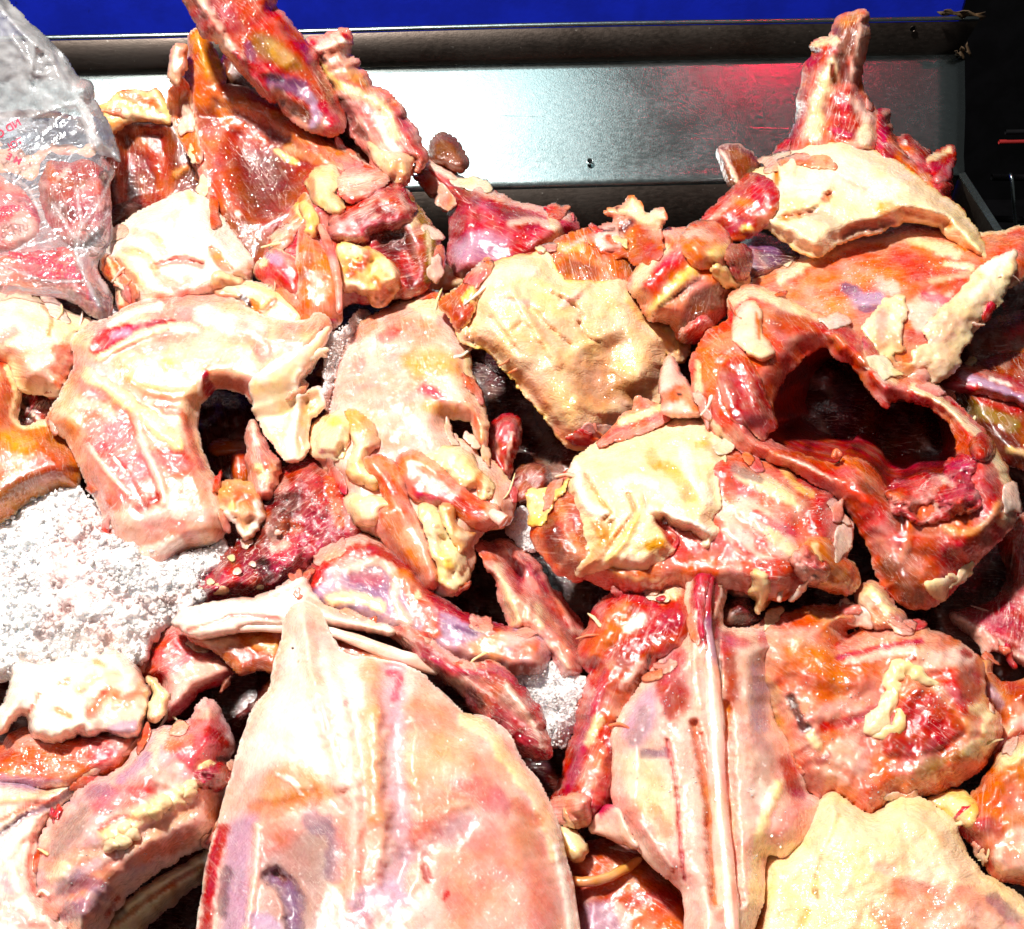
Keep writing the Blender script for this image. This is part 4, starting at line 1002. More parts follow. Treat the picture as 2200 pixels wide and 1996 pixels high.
relief(t, 'liver', [(390, 1360), (470, 1320), (600, 1370), (700, 1420), (740, 1470), (640, 1500), (540, 1540), (440, 1560), (390, 1480)], 'PU', 'DR', lift=-30, dome=50, back=60, er=70, mat='blood', mot=.8, st=[S([(440, 1360), (560, 1400)], 40, 'PU'), S([(640, 1440)], 60, 'DR')])

# ---------------------------------------------------------------- the heap, middle rows
# --- breast seen from inside, right
t = Thing('chicken_carcass', 'right hand carcass seen from inside, orange lining bordered by ragged cream fat strips', 'carcass', 'I', (1000, 200), 110)
o = relief(t, 'body', [(330, 260), (400, 160), (480, 80), (600, -10), (700, -90), (850, -190), (1000, -220), (1200, -240), (1380, -200), (1520, -130), (1640, -110), (1740, -120), (1860, -140), (1880, 60), (1740, 160), (1640, 300), (1540, 420), (1440, 560), (1300, 640), (1120, 620), (1000, 560), (860, 460), (700, 420), (500, 360)],
       'SA', 'OR', lift=[(400, 250, -20), (1000, -200, -110), (1700, 0, 30), (1300, 600, -20), (900, 300, 20), (1200, 150, 30), (600, 0, -60)], dome=50, back=130, er=120, life=.3, mat='wet', rough=4, rim=('CR', 26), step=5, st=[
           S([(560, 110), (760, 0), (1000, -90), (1250, -90), (1480, -10)], 44, 'CR', h=22, a=.9), A([(900, -40), (1200, -60), (1350, 20), (1300, 120), (1050, 100), (900, 60)], 'OR', a=.7, soft=60), S([(1200, -20), (1290, 80), (1500, 150)], 90, 'SR', a=.6, h=14), S([(1350, 130), (1540, 90)], 24, 'CR', a=.5, h=10),
           S([(900, 160), (950, 180)], 44, 'PU', a=.9, h=-8), S([(960, 230), (1070, 220)], 60, 'LV', h=10), S([(980, 280), (1060, 275)], 24, 'PU', a=.8, h=-8), S([(1090, 150), (1140, 170)], 50, 'LP', a=.8), A([(1220, 230), (1450, 200), (1400, 300), (1280, 420), (1220, 360)], 'LP', soft=20, rough=30), S([(1300, 210), (1440, 240)], 30, 'MG', a=.7), S([(1240, 420), (1300, 440)], 50, 'PR', a=.8), S([(600, 200), (800, 260), (900, 330)], 80, 'TN', a=.4), S([(1420, 40), (1560, 60)], 24, 'CR', h=14)])
relief(t, 'fat_strip', [(1000, 330), (1080, 260), (1110, 220), (1200, 215), (1210, 330), (1190, 420), (1200, 490), (1140, 520), (1230, 560), (1250, 500), (1320, 450), (1300, 380), (1400, 280), (1480, 200), (1560, 100), (1620, 40), (1700, -10), (1790, -40), (1785, 60), (1745, 160), (1680, 270), (1600, 320), (1560, 380), (1540, 430), (1500, 500), (1495, 560), (1430, 630), (1340, 668), (1230, 640), (1100, 590), (1030, 510), (1000, 440)],
       'CR', 'LY', lift=[(1050, 400, 50), (1750, 0, 90), (1350, 600, 60)], dome=24, back=30, er=50, mat='fat', rough=5, crk=4, wr=(10, 50), mess=(8, 34), step=5, st=[S([(1640, 60), (1740, 0)], 50, 'WH', h=10), S([(1560, 200), (1700, 60)], 30, 'WH', a=.7, h=10), S([(1080, 300), (1080, 450)], 50, 'PK', a=.7), S([(1130, 560), (1240, 600)], 40, 'OR', a=.7), S([(1180, 470), (1200, 490)], 30, 'OR', a=.7), S([(1340, 440), (1460, 420)], 30, 'LP', a=.6)])

flecks(t, o, 'I', [(450, 180), (700, 20), (1000, -60), (1350, 0), (1500, 80), (1200, 160), (900, 300), (600, 250)], 260, seed=21)

# --- right edge bits behind the hollow one
t = Thing('chicken_carcass', 'shaded carcass at the right edge with a purplish tube lying on it', 'carcass', 'R', (600, 250), -10)
relief(t, 'body', [(300, 200), (430, 100), (560, 60), (700, 40), (900, 40), (950, 300), (900, 640), (700, 640), (560, 520), (430, 330)], 'DO', 'BO', lift=-20, dome=60, back=120, er=120, mat='film', st=[S([(480, 320), (600, 370), (720, 430)], 60, 'OL', h=16), S([(560, 440), (740, 540)], 50, 'BO', a=.9), S([(700, 560), (790, 590)], 30, 'YF', a=.8, h=10), S([(560, 280), (760, 340)], 50, 'SR', a=.9, h=14), S([(420, 240), (480, 330)], 50, 'DR', a=.8, h=-20)])
relief(t, 'tube_meat', [(330, 180), (420, 105), (520, 105), (640, 150), (720, 170), (900, 260), (920, 380), (780, 310), (620, 260), (480, 240), (360, 230)], 'SR', 'PU', lift=50, dome=50, back=40, er=50, mat='film', st=[S([(430, 140), (560, 190), (700, 250), (880, 320)], 34, 'LV', h=16), S([(600, 165), (700, 200)], 14, 'WH'), S([(400, 200), (520, 230)], 30, 'PR', a=.7)])
relief(t, 'back_scrap', [(430, -120), (600, -160), (900, -200), (930, 60), (800, 120), (700, 170), (640, 150), (560, 100), (450, 60)], 'BO', 'DO', lift=-70, dome=50, back=80, er=80, mat='film', st=[S([(660, 110), (720, 60), (780, 20)], 44, 'OR', h=20), S([(700, -80), (860, -140)], 50, 'SR', h=16)])
t = Thing('chicken_carcass', 'glossy red carcass with a pale pink rim at the right edge, beneath the hollow carcass', 'carcass', 'R', (640, 1450), -30)
relief(t, 'body', [(380, 1490), (440, 1470), (560, 1440), (660, 1380), (700, 1250), (650, 1080), (720, 980), (900, 940), (980, 1300), (980, 1900), (800, 1780), (640, 1680), (500, 1600), (400, 1540)], 'SR', 'PR', lift=[(450, 1500, -20), (900, 1800, 10), (800, 1000, -10)], dome=50, back=110, er=90, mat='blood', st=[S([(390, 1500), (520, 1600), (660, 1690), (820, 1780), (960, 1870)], 44, 'LP', h=20), S([(600, 1480), (760, 1560)], 90, 'RD', a=.8), S([(760, 1100), (760, 1300)], 70, 'DO', a=.7), S([(640, 1640), (700, 1680)], 18, 'WH'), S([(700, 1180), (690, 1340)], 40, 'DR', a=.7, h=-20)])

# --- hollow carcass
HOLE = [(470, 930), (530, 880), (518, 780), (560, 680), (620, 600), (700, 520), (790, 478), (830, 540), (900, 560), (960, 630), (1000, 705), (1060, 765), (1110, 800), (1150, 765), (1240, 770), (1340, 800), (1420, 860), (1462, 950), (1482, 1060), (1470, 1120), (1400, 1150), (1300, 1160), (1200, 1205), (1110, 1205), (1060, 1130), (980, 1070), (890, 1040), (840, 1080), (700, 1050), (600, 1010)]
t = Thing('chicken_carcass', 'hollow carcass on the right with a large dark open cavity facing the viewer', 'carcass', 'I', (950, 950), 170)
relief(t, 'body', [(285, 225), (350, 180), (420, 165), (490, 190), (560, 220), (650, 275), (760, 315), (880, 360), (980, 430), (1030, 500), (1100, 590), (1200, 650), (1330, 690), (1430, 750), (1540, 850), (1610, 930), (1660, 1000), (1720, 1100), (1752, 1200), (1790, 1300), (1760, 1400), (1680, 1500), (1600, 1580), (1500, 1640), (1490, 1690), (1400, 1790), (1330, 1829), (1260, 1845), (1160, 1800), (1080, 1700), (1040, 1560), (1000, 1460), (960, 1390), (900, 1310), (800, 1220), (640, 1130), (500, 1060), (330, 1010), (240, 950), (180, 870), (135, 780), (98, 650), (108, 500), (190, 400), (290, 340)],
       'FL', 'SR', holes=[HOLE], lift=[(200, 600, 30), (400, 250, 10), (1200, 700, -10), (1700, 1300, 10), (1300, 1750, -60), (700, 1100, 40)], dome=70, back=140, er=140, mat='film', rough=4, wr=(10, 70), step=5, life=.4, rim=('SA', 10), st=[
           A([(110, 520), (200, 410), (300, 350), (330, 500), (250, 640), (200, 820), (150, 760)], 'OR', a=.85, soft=40), S([(120, 560), (130, 720), (190, 870), (280, 970)], 24, 'CR', a=.9, h=10), S([(290, 240), (400, 185), (520, 220), (640, 280)], 44, 'CR', h=22, a=.9), S([(600, 250), (700, 310), (760, 330)], 40, 'CR', h=10), S([(560, 360), (800, 380), (900, 420)], 80, 'SR', a=.8), S([(500, 420), (540, 560), (520, 700)], 60, 'FL', a=.7, h=8), S([(840, 430), (900, 500), (980, 560)], 44, 'OR', h=24, a=.7), S([(1000, 480), (1030, 560), (1150, 660)], 24, 'CR', a=.8, h=8), S([(1040, 640), (1150, 720), (1300, 760)], 36, 'RD', a=.6, h=12), S([(1060, 620), (1100, 660)], 16, 'WH', a=.6),
           S([(1250, 690), (1400, 770), (1560, 910), (1640, 1000)], 34, 'CR', h=16, a=.9), S([(1380, 830), (1480, 950), (1520, 1060)], 60, 'OR', a=.7), S([(1640, 980), (1730, 1160), (1765, 1290), (1720, 1400)], 34, 'CR', h=12, a=.9), S([(1620, 1180), (1680, 1260)], 50, 'RD', a=.7), S([(1420, 1430), (1520, 1460), (1640, 1400), (1700, 1300)], 34, 'TN', h=20, a=.9), S([(1500, 1340), (1580, 1330)], 50, 'SR', h=-16), S([(1200, 1500), (1400, 1520), (1600, 1500)], 60, 'SR', a=.9, h=16), S([(1230, 1380), (1200, 1560), (1120, 1640)], 36, 'SA', a=.7, h=14), S([(1130, 1640), (1250, 1760)], 90, 'BO', a=.7), S([(1330, 1690), (1440, 1560)], 50, 'DO', a=.7, h=-12), S([(1000, 1220), (1150, 1330), (1180, 1420)], 60, 'BR', a=.6), S([(560, 1040), (760, 1130), (900, 1220), (1040, 1290)], 44, 'FL', h=16), S([(540, 1050), (700, 1100), (820, 1180)], 14, 'LP', h=8), S([(340, 960), (460, 1020), (560, 1100)], 50, 'SA', a=.7), S([(880, 1060), (960, 1100), (1060, 1180)], 40, 'OR', h=20, a=.8)])
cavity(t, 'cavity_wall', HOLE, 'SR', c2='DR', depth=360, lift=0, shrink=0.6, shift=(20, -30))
relief(t, 'inner_flap', [(240, 640), (300, 540), (380, 560), (440, 660), (480, 780), (525, 885), (480, 915), (460, 950), (400, 900), (330, 860), (270, 780)], 'SR', 'DO', lift=60, dome=22, back=30, er=70, mat='film', rim=('SA', 12), st=[S([(320, 620), (370, 760), (440, 880)], 60, 'SR', h=-24), S([(380, 880), (460, 860)], 40, 'BO', a=.7)])
relief(t, 'fat_tongue', [(300, 360), (320, 280), (370, 245), (430, 250), (460, 320), (455, 400), (500, 460), (520, 520), (460, 545), (390, 520), (330, 470), (300, 430)], 'LP', 'CR', lift=100, dome=40, back=40, er=60, mat='bone', rim=('CR', 14), st=[S([(430, 300), (440, 430)], 12, 'SA', h=-8), S([(360, 500), (480, 520)], 34, 'CR', h=10)])
relief(t, 'crushed_bone', [(1110, 1230), (1190, 1190), (1290, 1160), (1390, 1140), (1440, 1080), (1500, 1060), (1560, 1100), (1540, 1190), (1600, 1260), (1560, 1330), (1480, 1340), (1400, 1380), (1330, 1400), (1260, 1370), (1180, 1340), (1130, 1290)], 'RD', 'PR', holes=[[(1270, 1350), (1300, 1310), (1350, 1300), (1370, 1340), (1320, 1380)]], lift=60, dome=44, back=50, er=50, mat='blood', rough=9, wr=(24, 24), mess=(26, 18), crk=8, st=[S([(1400, 1160), (1450, 1200)], 26, 'LP', h=12, a=.8), S([(1460, 1090), (1530, 1100)], 30, 'MG', h=10), S([(1240, 1190), (1320, 1200)], 30, 'PR', h=12), S([(1540, 1260), (1500, 1300)], 40, 'SR', h=12), S([(1130, 1260), (1180, 1260)], 30, 'FL', h=8), S([(1360, 1310)], 24, 'LP', h=8)])
relief(t, 'joint_knob', [(1560, 960), (1620, 940), (1660, 980), (1650, 1040), (1600, 1060), (1565, 1020)], 'SR', 'RD', lift=70, dome=40, back=40, er=50, mat='blood')
relief(t, 'fat_scrap', [(1295, 1715), (1360, 1700), (1440, 1670), (1490, 1690), (1430, 1740), (1410, 1800), (1380, 1790), (1340, 1750)], 'CR', 'YF', lift=20, dome=20, back=20, er=26, mat='fat', rough=4, crk=4, st=[S([(1450, 1690)], 10, 'RD')])
tube(t, 'meat_thread', [(830, 1060, 60, 14), (845, 1020, 66, 12), (870, 1050, 60, 16)], 'SA', 'film')

# --- cream skinned carcass in the centre right
t = Thing('chicken_carcass', 'carcass with blotchy yellow and white folded skin just left of the hollow carcass', 'carcass', 'H', (900, 900), 170)
o = relief(t, 'body', [(160, 1060), (200, 1000), (270, 880), (340, 770), (500, 700), (800, 620), (1100, 600), (1330, 640), (1500, 700), (1640, 760), (1760, 820), (1900, 900), (1960, 1040), (2000, 1300), (1900, 1400), (1780, 1390), (1690, 1460), (1560, 1480), (1350, 1420), (1150, 1430), (1000, 1420), (880, 1460), (720, 1450), (560, 1410), (460, 1350), (390, 1370), (280, 1320), (170, 1180)],
       'FL', 'SA', lift=[(250, 1050, 0), (700, 700, -20), (1900, 1100, 10), (800, 1400, -20), (1000, 1000, 30), (1500, 1200, 50)], dome=70, back=170, er=150, mat='film', rough=5, wr=(14, 50), step=5, grow=14, st=[
           A([(160, 1060), (270, 890), (340, 800), (430, 950), (480, 1120), (400, 1330), (280, 1310), (180, 1180)], 'DO', a=.7, soft=40), S([(260, 900), (330, 1060), (400, 1220)], 44, 'SA', h=20, a=.8), S([(220, 1050), (280, 1250)], 60, 'BO', a=.7), A([(560, 1300), (800, 1280), (1000, 1240), (1100, 1320), (980, 1420), (720, 1440), (560, 1390)], 'OR', soft=40, a=.7), S([(620, 1350), (760, 1410), (880, 1410)], 44, 'TN', h=14),
           A([(1250, 900), (1400, 880), (1560, 960), (1700, 1150), (1760, 1260), (1640, 1280), (1480, 1130), (1330, 1000)], 'LP', h=24, soft=30, rough=24), S([(1260, 980), (1330, 1060), (1420, 1180)], 70, 'LP', h=16), S([(1400, 760), (1560, 830), (1740, 930)], 60, 'CR', h=20), S([(1340, 720), (1500, 790)], 40, 'GY', a=.8), S([(1480, 1000), (1620, 1080), (1700, 1100)], 44, 'PR', a=.7, h=12), S([(1560, 1110), (1680, 1210), (1740, 1260)], 50, 'CR', h=22), S([(1300, 1100), (1450, 1250), (1560, 1290)], 44, 'LP', a=.9, h=12), S([(1360, 1180), (1480, 1280)], 30, 'SR', a=.8), A([(1460, 1280), (1640, 1260), (1760, 1330), (1700, 1440), (1560, 1470)], 'SR', a=.8, soft=20, h=12), S([(1620, 700), (1760, 800), (1900, 900)], 60, 'SR', h=12, a=.8), S([(1760, 900), (1820, 1020), (1880, 1200)], 60, 'SR', a=.7, h=10), S([(1300, 800), (1330, 900)], 50, 'OR', a=.8), S([(1640, 720), (1720, 820), (1820, 880)], 30, 'YF', h=10, a=.8)])
flecks(t, o, 'H', [(1300, 640), (1700, 760), (1950, 1000), (1950, 1300), (1600, 1400), (1300, 1100)], 200, seed=22)
relief(t, 'skin', [(358, 760), (375, 690), (420, 640), (540, 575), (700, 515), (860, 465), (960, 405), (1060, 385), (1130, 425), (1190, 440), (1230, 520), (1270, 600), (1260, 700), (1230, 780), (1245, 870), (1240, 960), (1195, 1030), (1200, 1060), (1235, 1100), (1210, 1150), (1175, 1185), (1165, 1130), (1080, 1090), (980, 1060), (900, 1030), (1000, 1140), (990, 1200), (900, 1270), (800, 1320), (700, 1340), (640, 1310), (560, 1330), (470, 1330), (400, 1362), (410, 1290), (470, 1180), (440, 1060), (395, 920), (365, 840)],
       'CR', 'LY', lift=[(380, 750, 40), (1050, 420, 20), (1250, 900, 60), (600, 1300, 60), (800, 800, 110), (1000, 700, 110)], dome=60, back=30, er=90, mat='skin', rough=5, crk=2, wr=(24, 90), step=4.5, rim=('CR', 10), st=[
           S([(380, 720), (420, 860), (480, 960), (590, 1000)], 50, 'WH', h=34, a=.8), S([(450, 760), (540, 920), (600, 990), (520, 1050)], 18, 'TN', h=-30), S([(520, 1060), (560, 1180), (440, 1330)], 50, 'TN', h=24), S([(700, 880), (740, 960), (720, 1020), (600, 1180)], 22, 'OR', h=-26, a=.7), S([(600, 1060), (560, 1160)], 30, 'TN', a=.7, h=-16), S([(760, 1000), (680, 1160), (580, 1280)], 30, 'YF', h=22), S([(840, 970), (960, 1010), (1080, 1060), (1160, 1100)], 40, 'WH', h=34), S([(860, 930), (900, 1000)], 34, 'CR', h=20), A([(870, 1030), (1000, 1070), (1130, 1130), (1100, 1200), (990, 1220), (900, 1100)], 'SR', h=-40, soft=16), S([(830, 640), (870, 690)], 50, 'YE', a=.6), S([(940, 720), (1020, 800), (1080, 880)], 60, 'YE', a=.55, h=-8), S([(1170, 560), (1230, 640)], 40, 'OL', a=.5), S([(1120, 580), (1180, 570)], 30, 'YE', a=.6), S([(820, 1190), (900, 1180)], 44, 'YE', a=.9, h=10), S([(600, 1330), (650, 1360)], 24, 'YE', a=.9), S([(700, 1270), (840, 1280)], 50, 'LP', a=.6, h=10), S([(980, 520), (1080, 480), (1150, 500)], 50, None, h=18), S([(1000, 620), (1060, 760), (1120, 860)], 14, None, h=-14), S([(640, 820), (760, 780), (860, 820)], 40, 'WH', a=.6, h=16), S([(800, 880), (820, 960)], 18, 'PU', a=.35, h=-18), S([(1040, 600), (1090, 760), (1180, 900)], 50, 'WH', a=.5, h=18)])
relief(t, 'membrane', [(530, 575), (600, 490), (660, 430), (740, 385), (758, 340), (765, 305), (830, 330), (900, 345), (960, 395), (860, 465), (700, 520)], 'SA', 'PK', lift=0, dome=24, back=40, er=40, mat='film', rough=4, st=[S([(660, 440), (760, 410), (890, 350)], 30, 'LY', h=12), S([(560, 540), (680, 470), (860, 420)], 20, 'SR', a=.5)])
relief(t, 'fat_lump', [(90, 880), (130, 850), (200, 850), (280, 820), (330, 760), (345, 800), (300, 880), (260, 900), (240, 980), (190, 1060), (150, 1070), (90, 1060), (110, 980)], 'YF', 'OR', lift=10, dome=26, back=30, er=26, mat='fat', rough=5, crk=6, wr=(12, 24))
relief(t, 'fat_lump', [(1430, 1480), (1470, 1420), (1450, 1360), (1490, 1335), (1540, 1370), (1560, 1440), (1540, 1520), (1500, 1590), (1470, 1560), (1480, 1500)], 'YF', 'LY', lift=60, dome=40, back=30, er=34, mat='fat')
relief(t, 'meat_flap', [(1760, 1200), (1830, 1150), (1930, 1180), (1960, 1260), (2060, 1310), (2090, 1400), (2060, 1460), (1980, 1470), (1880, 1440), (1800, 1380), (1740, 1300)], 'OR', 'SA', lift=80, dome=44, back=40, er=60, mat='film', rough=4, rim=('TN', 10), st=[S([(1830, 1180), (1860, 1300)], 34, 'CR', h=10, a=.7), S([(1960, 1350), (2040, 1400)], 40, 'TN', a=.7), S([(1880, 1420), (2000, 1440)], 30, 'YF', a=.6)])
relief(t, 'red_shreds', [(1690, 1290), (1740, 1240), (1800, 1230), (1830, 1290), (1890, 1330), (1880, 1390), (1820, 1410), (1760, 1380)], 'RD', 'LP', lift=60, dome=34, back=30, er=36, mat='blood', rough=8, wr=(20, 18), mess=(16, 14))
tube(t, 'meat_thread', [(1630, 1400, 60, 12), (1620, 1480, 66, 16), (1615, 1530, 60, 14)], 'LP', 'film')

# --- left carcass with the round gap
t = Thing('chicken_carcass', 'large pale pelvis carcass at left, dark round gap and pink muscle shank', 'carcass', 'E', (850, 700), 130)
relief(t, 'body', [(415, 350), (500, 270), (620, 225), (760, 145), (900, 105), (1060, 70), (1250, 105), (1330, 130), (1420, 190), (1560, 240), (1700, 250), (1790, 200), (1850, 255), (1830, 330), (1780, 420), (1735, 500), (1692, 560), (1692, 620), (1500, 650), (1424, 690), (1370, 630), (1290, 605), (1210, 600), (1170, 640), (1120, 700), (1100, 800), (1108, 900), (1150, 1030), (1200, 1130), (1232, 1210), (1250, 1350), (1240, 1440), (1150, 1480), (1080, 1500), (1000, 1560), (960, 1640), (900, 1740), (750, 1790), (650, 1829), (560, 1790), (538, 1640), (580, 1480), (592, 1340), (500, 1150), (440, 1000), (380, 900), (330, 850), (268, 790), (330, 680), (400, 560), (425, 460)],
       'PK', 'CR', lift=[(450, 400, 30), (1700, 300, 50), (1100, 100, 0), (700, 1750, -110), (900, 500, 50), (800, 1200, 30), (1250, 500, 50)], dome=60, back=120, er=120, mat='film', rough=3, wr=(6, 110), life=.3, step=5, rim=('WH', 10), st=[
           A([(500, 380), (560, 290), (700, 250), (790, 260), (720, 330), (640, 400), (540, 425)], 'PR', h=-14, soft=20, rough=20), S([(560, 400), (700, 290), (900, 240)], 26, 'MG', a=.6), S([(640, 310), (720, 300)], 34, 'LV', a=.8), S([(830, 260), (900, 235), (980, 245)], 24, 'RD', h=-8), S([(620, 250), (760, 180), (900, 150)], 30, 'WH', h=14), S([(560, 440), (760, 330), (960, 260), (1100, 270)], 26, 'CR', h=18), S([(640, 420), (860, 330), (1040, 310)], 12, 'PK', h=-12), S([(1000, 130), (1060, 140)], 50, 'PK', a=.8), S([(1150, 200), (1300, 230), (1450, 260)], 80, 'WH', h=20, a=.8), S([(1340, 260), (1450, 320), (1480, 420)], 60, 'GY', a=.55, h=-14),
           A([(720, 440), (900, 400), (1150, 380), (1380, 360), (1450, 520), (1250, 580), (1140, 600), (1100, 660), (940, 670), (780, 600), (690, 520)], 'LY', a=.75, soft=50), A([(700, 540), (860, 600), (1100, 610), (1110, 660), (980, 690), (850, 670), (740, 610)], 'TN', a=.7, h=16, soft=24), S([(940, 480)], 50, 'YE', a=.5, h=10), S([(1200, 480), (1260, 540)], 90, 'SA', a=.6), S([(1150, 540), (1180, 620)], 40, 'RD', h=6), S([(1130, 560), (1120, 650)], 14, 'WH', h=10),
           S([(490, 540), (620, 620), (800, 760), (940, 880), (1000, 930)], 50, 'LY', h=24), A([(420, 700), (520, 600), (640, 660), (780, 800), (880, 950), (930, 1120), (900, 1240), (700, 1280), (600, 1160), (500, 1000)], 'PR', a=.55, soft=50), A([(830, 880), (950, 950), (1060, 960), (1120, 1080), (1060, 1120), (960, 1120), (880, 1000)], 'SR', a=.7, soft=30, h=-10), S([(760, 760), (820, 960), (890, 1110), (920, 1250)], 30, 'LP', h=18), S([(880, 700), (1020, 760), (1070, 900), (1130, 1060)], 30, 'FL', a=.8, h=6), S([(930, 740), (1010, 730)], 26, 'PK', h=8), S([(440, 700), (560, 720), (620, 760)], 50, 'LP', a=.8, h=8), S([(290, 780), (360, 800), (420, 860)], 44, 'SA', a=.8), S([(500, 940), (640, 1120), (720, 1200)], 20, 'LP', h=8), S([(560, 900), (720, 1100), (800, 1240)], 16, 'SR', a=.6, h=-6), S([(640, 1000), (700, 1080)], 10, 'WH'),
           S([(770, 1310), (830, 1270), (880, 1230)], 44, 'RD', h=-8), S([(800, 1320), (830, 1300)], 24, 'DR', h=-12), S([(600, 1250), (640, 1350), (600, 1400)], 30, 'OR', h=14, a=.7), S([(630, 1340), (780, 1350), (1000, 1290), (1200, 1330)], 70, 'LP', h=10), S([(960, 1240), (1000, 1300)], 50, 'WH', a=.7), S([(600, 1500), (700, 1600), (800, 1450)], 90, 'LP', a=.6), S([(580, 1600), (660, 1660), (780, 1500)], 40, 'PK', a=.8), S([(640, 1700), (760, 1560), (1000, 1480)], 50, 'WH', h=14, a=.7), S([(1180, 1150), (1220, 1300)], 24, 'WH', a=.8, h=8)])
relief(t, 'bone_plate', [(1424, 690), (1400, 600), (1480, 500), (1580, 440), (1700, 380), (1790, 310), (1850, 270), (1830, 340), (1790, 430), (1735, 510), (1692, 570), (1700, 640), (1770, 600), (1810, 620), (1830, 700), (1790, 760), (1740, 790), (1730, 900), (1730, 960), (1690, 1010), (1650, 1032), (1590, 1010), (1520, 920), (1455, 810), (1425, 740)], 'LY', 'WH', lift=[(1500, 650, 70), (1800, 350, 80), (1640, 1000, 110)], dome=26, back=26, er=50, mat='bone', step=5, rim=('WH', 14), st=[
    S([(1690, 540), (1680, 700), (1640, 850), (1640, 1000)], 40, 'WH', h=26), A([(1690, 660), (1770, 610), (1820, 660), (1740, 780), (1720, 930), (1680, 1000), (1650, 880)], 'TN', soft=20, a=.8), S([(1700, 600), (1790, 540)], 44, 'DO', a=.8, h=-10), S([(1560, 600), (1600, 800)], 60, 'LY', a=.8), S([(1790, 600), (1826, 700)], 12, 'WH', h=8)])
relief(t, 'membrane', [(1180, 40), (1230, 0), (1330, 30), (1400, 20), (1520, 60), (1620, 130), (1700, 200), (1660, 250), (1560, 240), (1440, 190), (1330, 110), (1240, 100)], 'LY', 'PK', lift=10, dome=26, back=30, er=36, mat='film', rim=('WH', 12), st=[S([(1350, 40), (1500, 90), (1660, 200)], 14, 'LP', h=14), S([(1360, 100), (1420, 150)], 26, 'DR', h=-20), S([(1420, 120), (1470, 180), (1540, 120)], 26, 'OR', h=14), S([(1200, 70), (1300, 90)], 36, 'TN', h=12)])

# --- white skin beside the bag
t = Thing('chicken_carcass', 'white skinned mound between the plastic bag and the pelvis carcass', 'carcass', 'A', (1000, 1400), 70)
relief(t, 'skin', [(597, 1425), (640, 1325), (740, 1225), (850, 1165), (980, 1110), (1050, 1078), (1100, 1105), (1160, 1130), (1230, 1230), (1310, 1330), (1380, 1420), (1412, 1480), (1405, 1565), (1330, 1600), (1200, 1680), (1000, 1740), (850, 1740), (750, 1700), (690, 1620), (620, 1500)], 'WH', 'CR', lift=[(700, 1350, 20), (1050, 1100, 0), (1350, 1480, 40), (900, 1700, 30)], dome=90, back=120, er=150, mat='skin', crk=2, wr=(16, 80), step=5, st=[
    A([(1170, 1390), (1220, 1380), (1300, 1470), (1320, 1520), (1240, 1530), (1190, 1470)], 'OR', soft=16, h=-24, a=.85), S([(1150, 1280), (1250, 1390), (1380, 1510)], 40, 'WH', h=24), S([(1400, 1480), (1400, 1560)], 24, 'LP', h=8), S([(680, 1440), (760, 1540), (800, 1600)], 40, 'CR', h=16), A([(620, 1420), (700, 1480), (790, 1590), (740, 1600), (660, 1520)], 'TN', soft=16, a=.8, h=-16), S([(870, 1500), (1000, 1460), (1130, 1490)], 30, 'PK', h=-34), S([(760, 1300), (860, 1330), (920, 1420)], 34, 'TN', h=-30, a=.5), S([(980, 1180), (1010, 1300), (1100, 1360)], 26, 'LP', h=-26, a=.6), S([(820, 1240), (940, 1260)], 60, None, h=24), S([(1050, 1400), (1140, 1440)], 40, None, h=26), S([(700, 1400), (820, 1440), (880, 1540)], 26, 'TN', h=-26, a=.6), S([(900, 1560), (1020, 1620), (1060, 1570)], 44, 'PK', a=.8), S([(1050, 1220), (1040, 1290)], 12, None, h=-14), S([(1060, 1090), (1080, 1130)], 26, 'YF', a=.7)])  # tan strokes paint shading into the skin folds
relief(t, 'side_flap', [(590, 1430), (640, 1470), (680, 1560), (760, 1630), (740, 1700), (690, 1740), (670, 1690), (650, 1600), (600, 1540), (575, 1490)], 'OR', 'TN', lift=20, dome=26, back=40, er=36, mat='film', rim=('LP', 8), st=[S([(600, 1450), (650, 1560), (680, 1700)], 16, 'CR', h=8), S([(580, 1470), (600, 1520)], 30, 'RD', a=.7)])
relief(t, 'fat_lump', [(1200, 1530), (1290, 1540), (1370, 1570), (1400, 1620), (1340, 1680), (1250, 1670), (1200, 1610)], 'TN', 'LY', lift=80, dome=36, back=40, er=44, mat='fat', crk=4, st=[S([(1230, 1540), (1340, 1580)], 26, 'LY', h=14)])

# --- left edge carcass
t = Thing('chicken_carcass', 'left edge carcass, cream skin above a smooth orange flank with bloody hole', 'carcass', 'E', (200, 500), 90)
relief(t, 'skin', [(-260, 100), (-100, 70), (0, 90), (100, 78), (230, 130), (400, 200), (540, 245), (590, 250), (500, 310), (440, 400), (420, 480), (380, 560), (340, 640), (250, 640), (120, 620), (0, 480), (-260, 460)], 'CR', 'WH', lift=[(-100, 200, 30), (500, 260, 0), (200, 600, 30)], dome=90, back=120, er=150, mat='skin', crk=2, wr=(16, 80), st=[
    S([(20, 0), (60, 40)], 40, 'YE', a=.8), S([(240, 150), (290, 220), (270, 310)], 16, 'TN', h=-12), S([(20, 330), (70, 290)], 50, 'MG', a=.5), A([(20, 380), (180, 370), (330, 420), (320, 540), (260, 610), (120, 590), (80, 480)], 'PK', soft=40, a=.85), S([(180, 460), (280, 440)], 60, 'LP', h=10, a=.8), S([(320, 400), (390, 400), (400, 480), (330, 580)], 44, 'SA', h=20), S([(120, 210), (200, 240)], 60, 'LY', a=.7)])
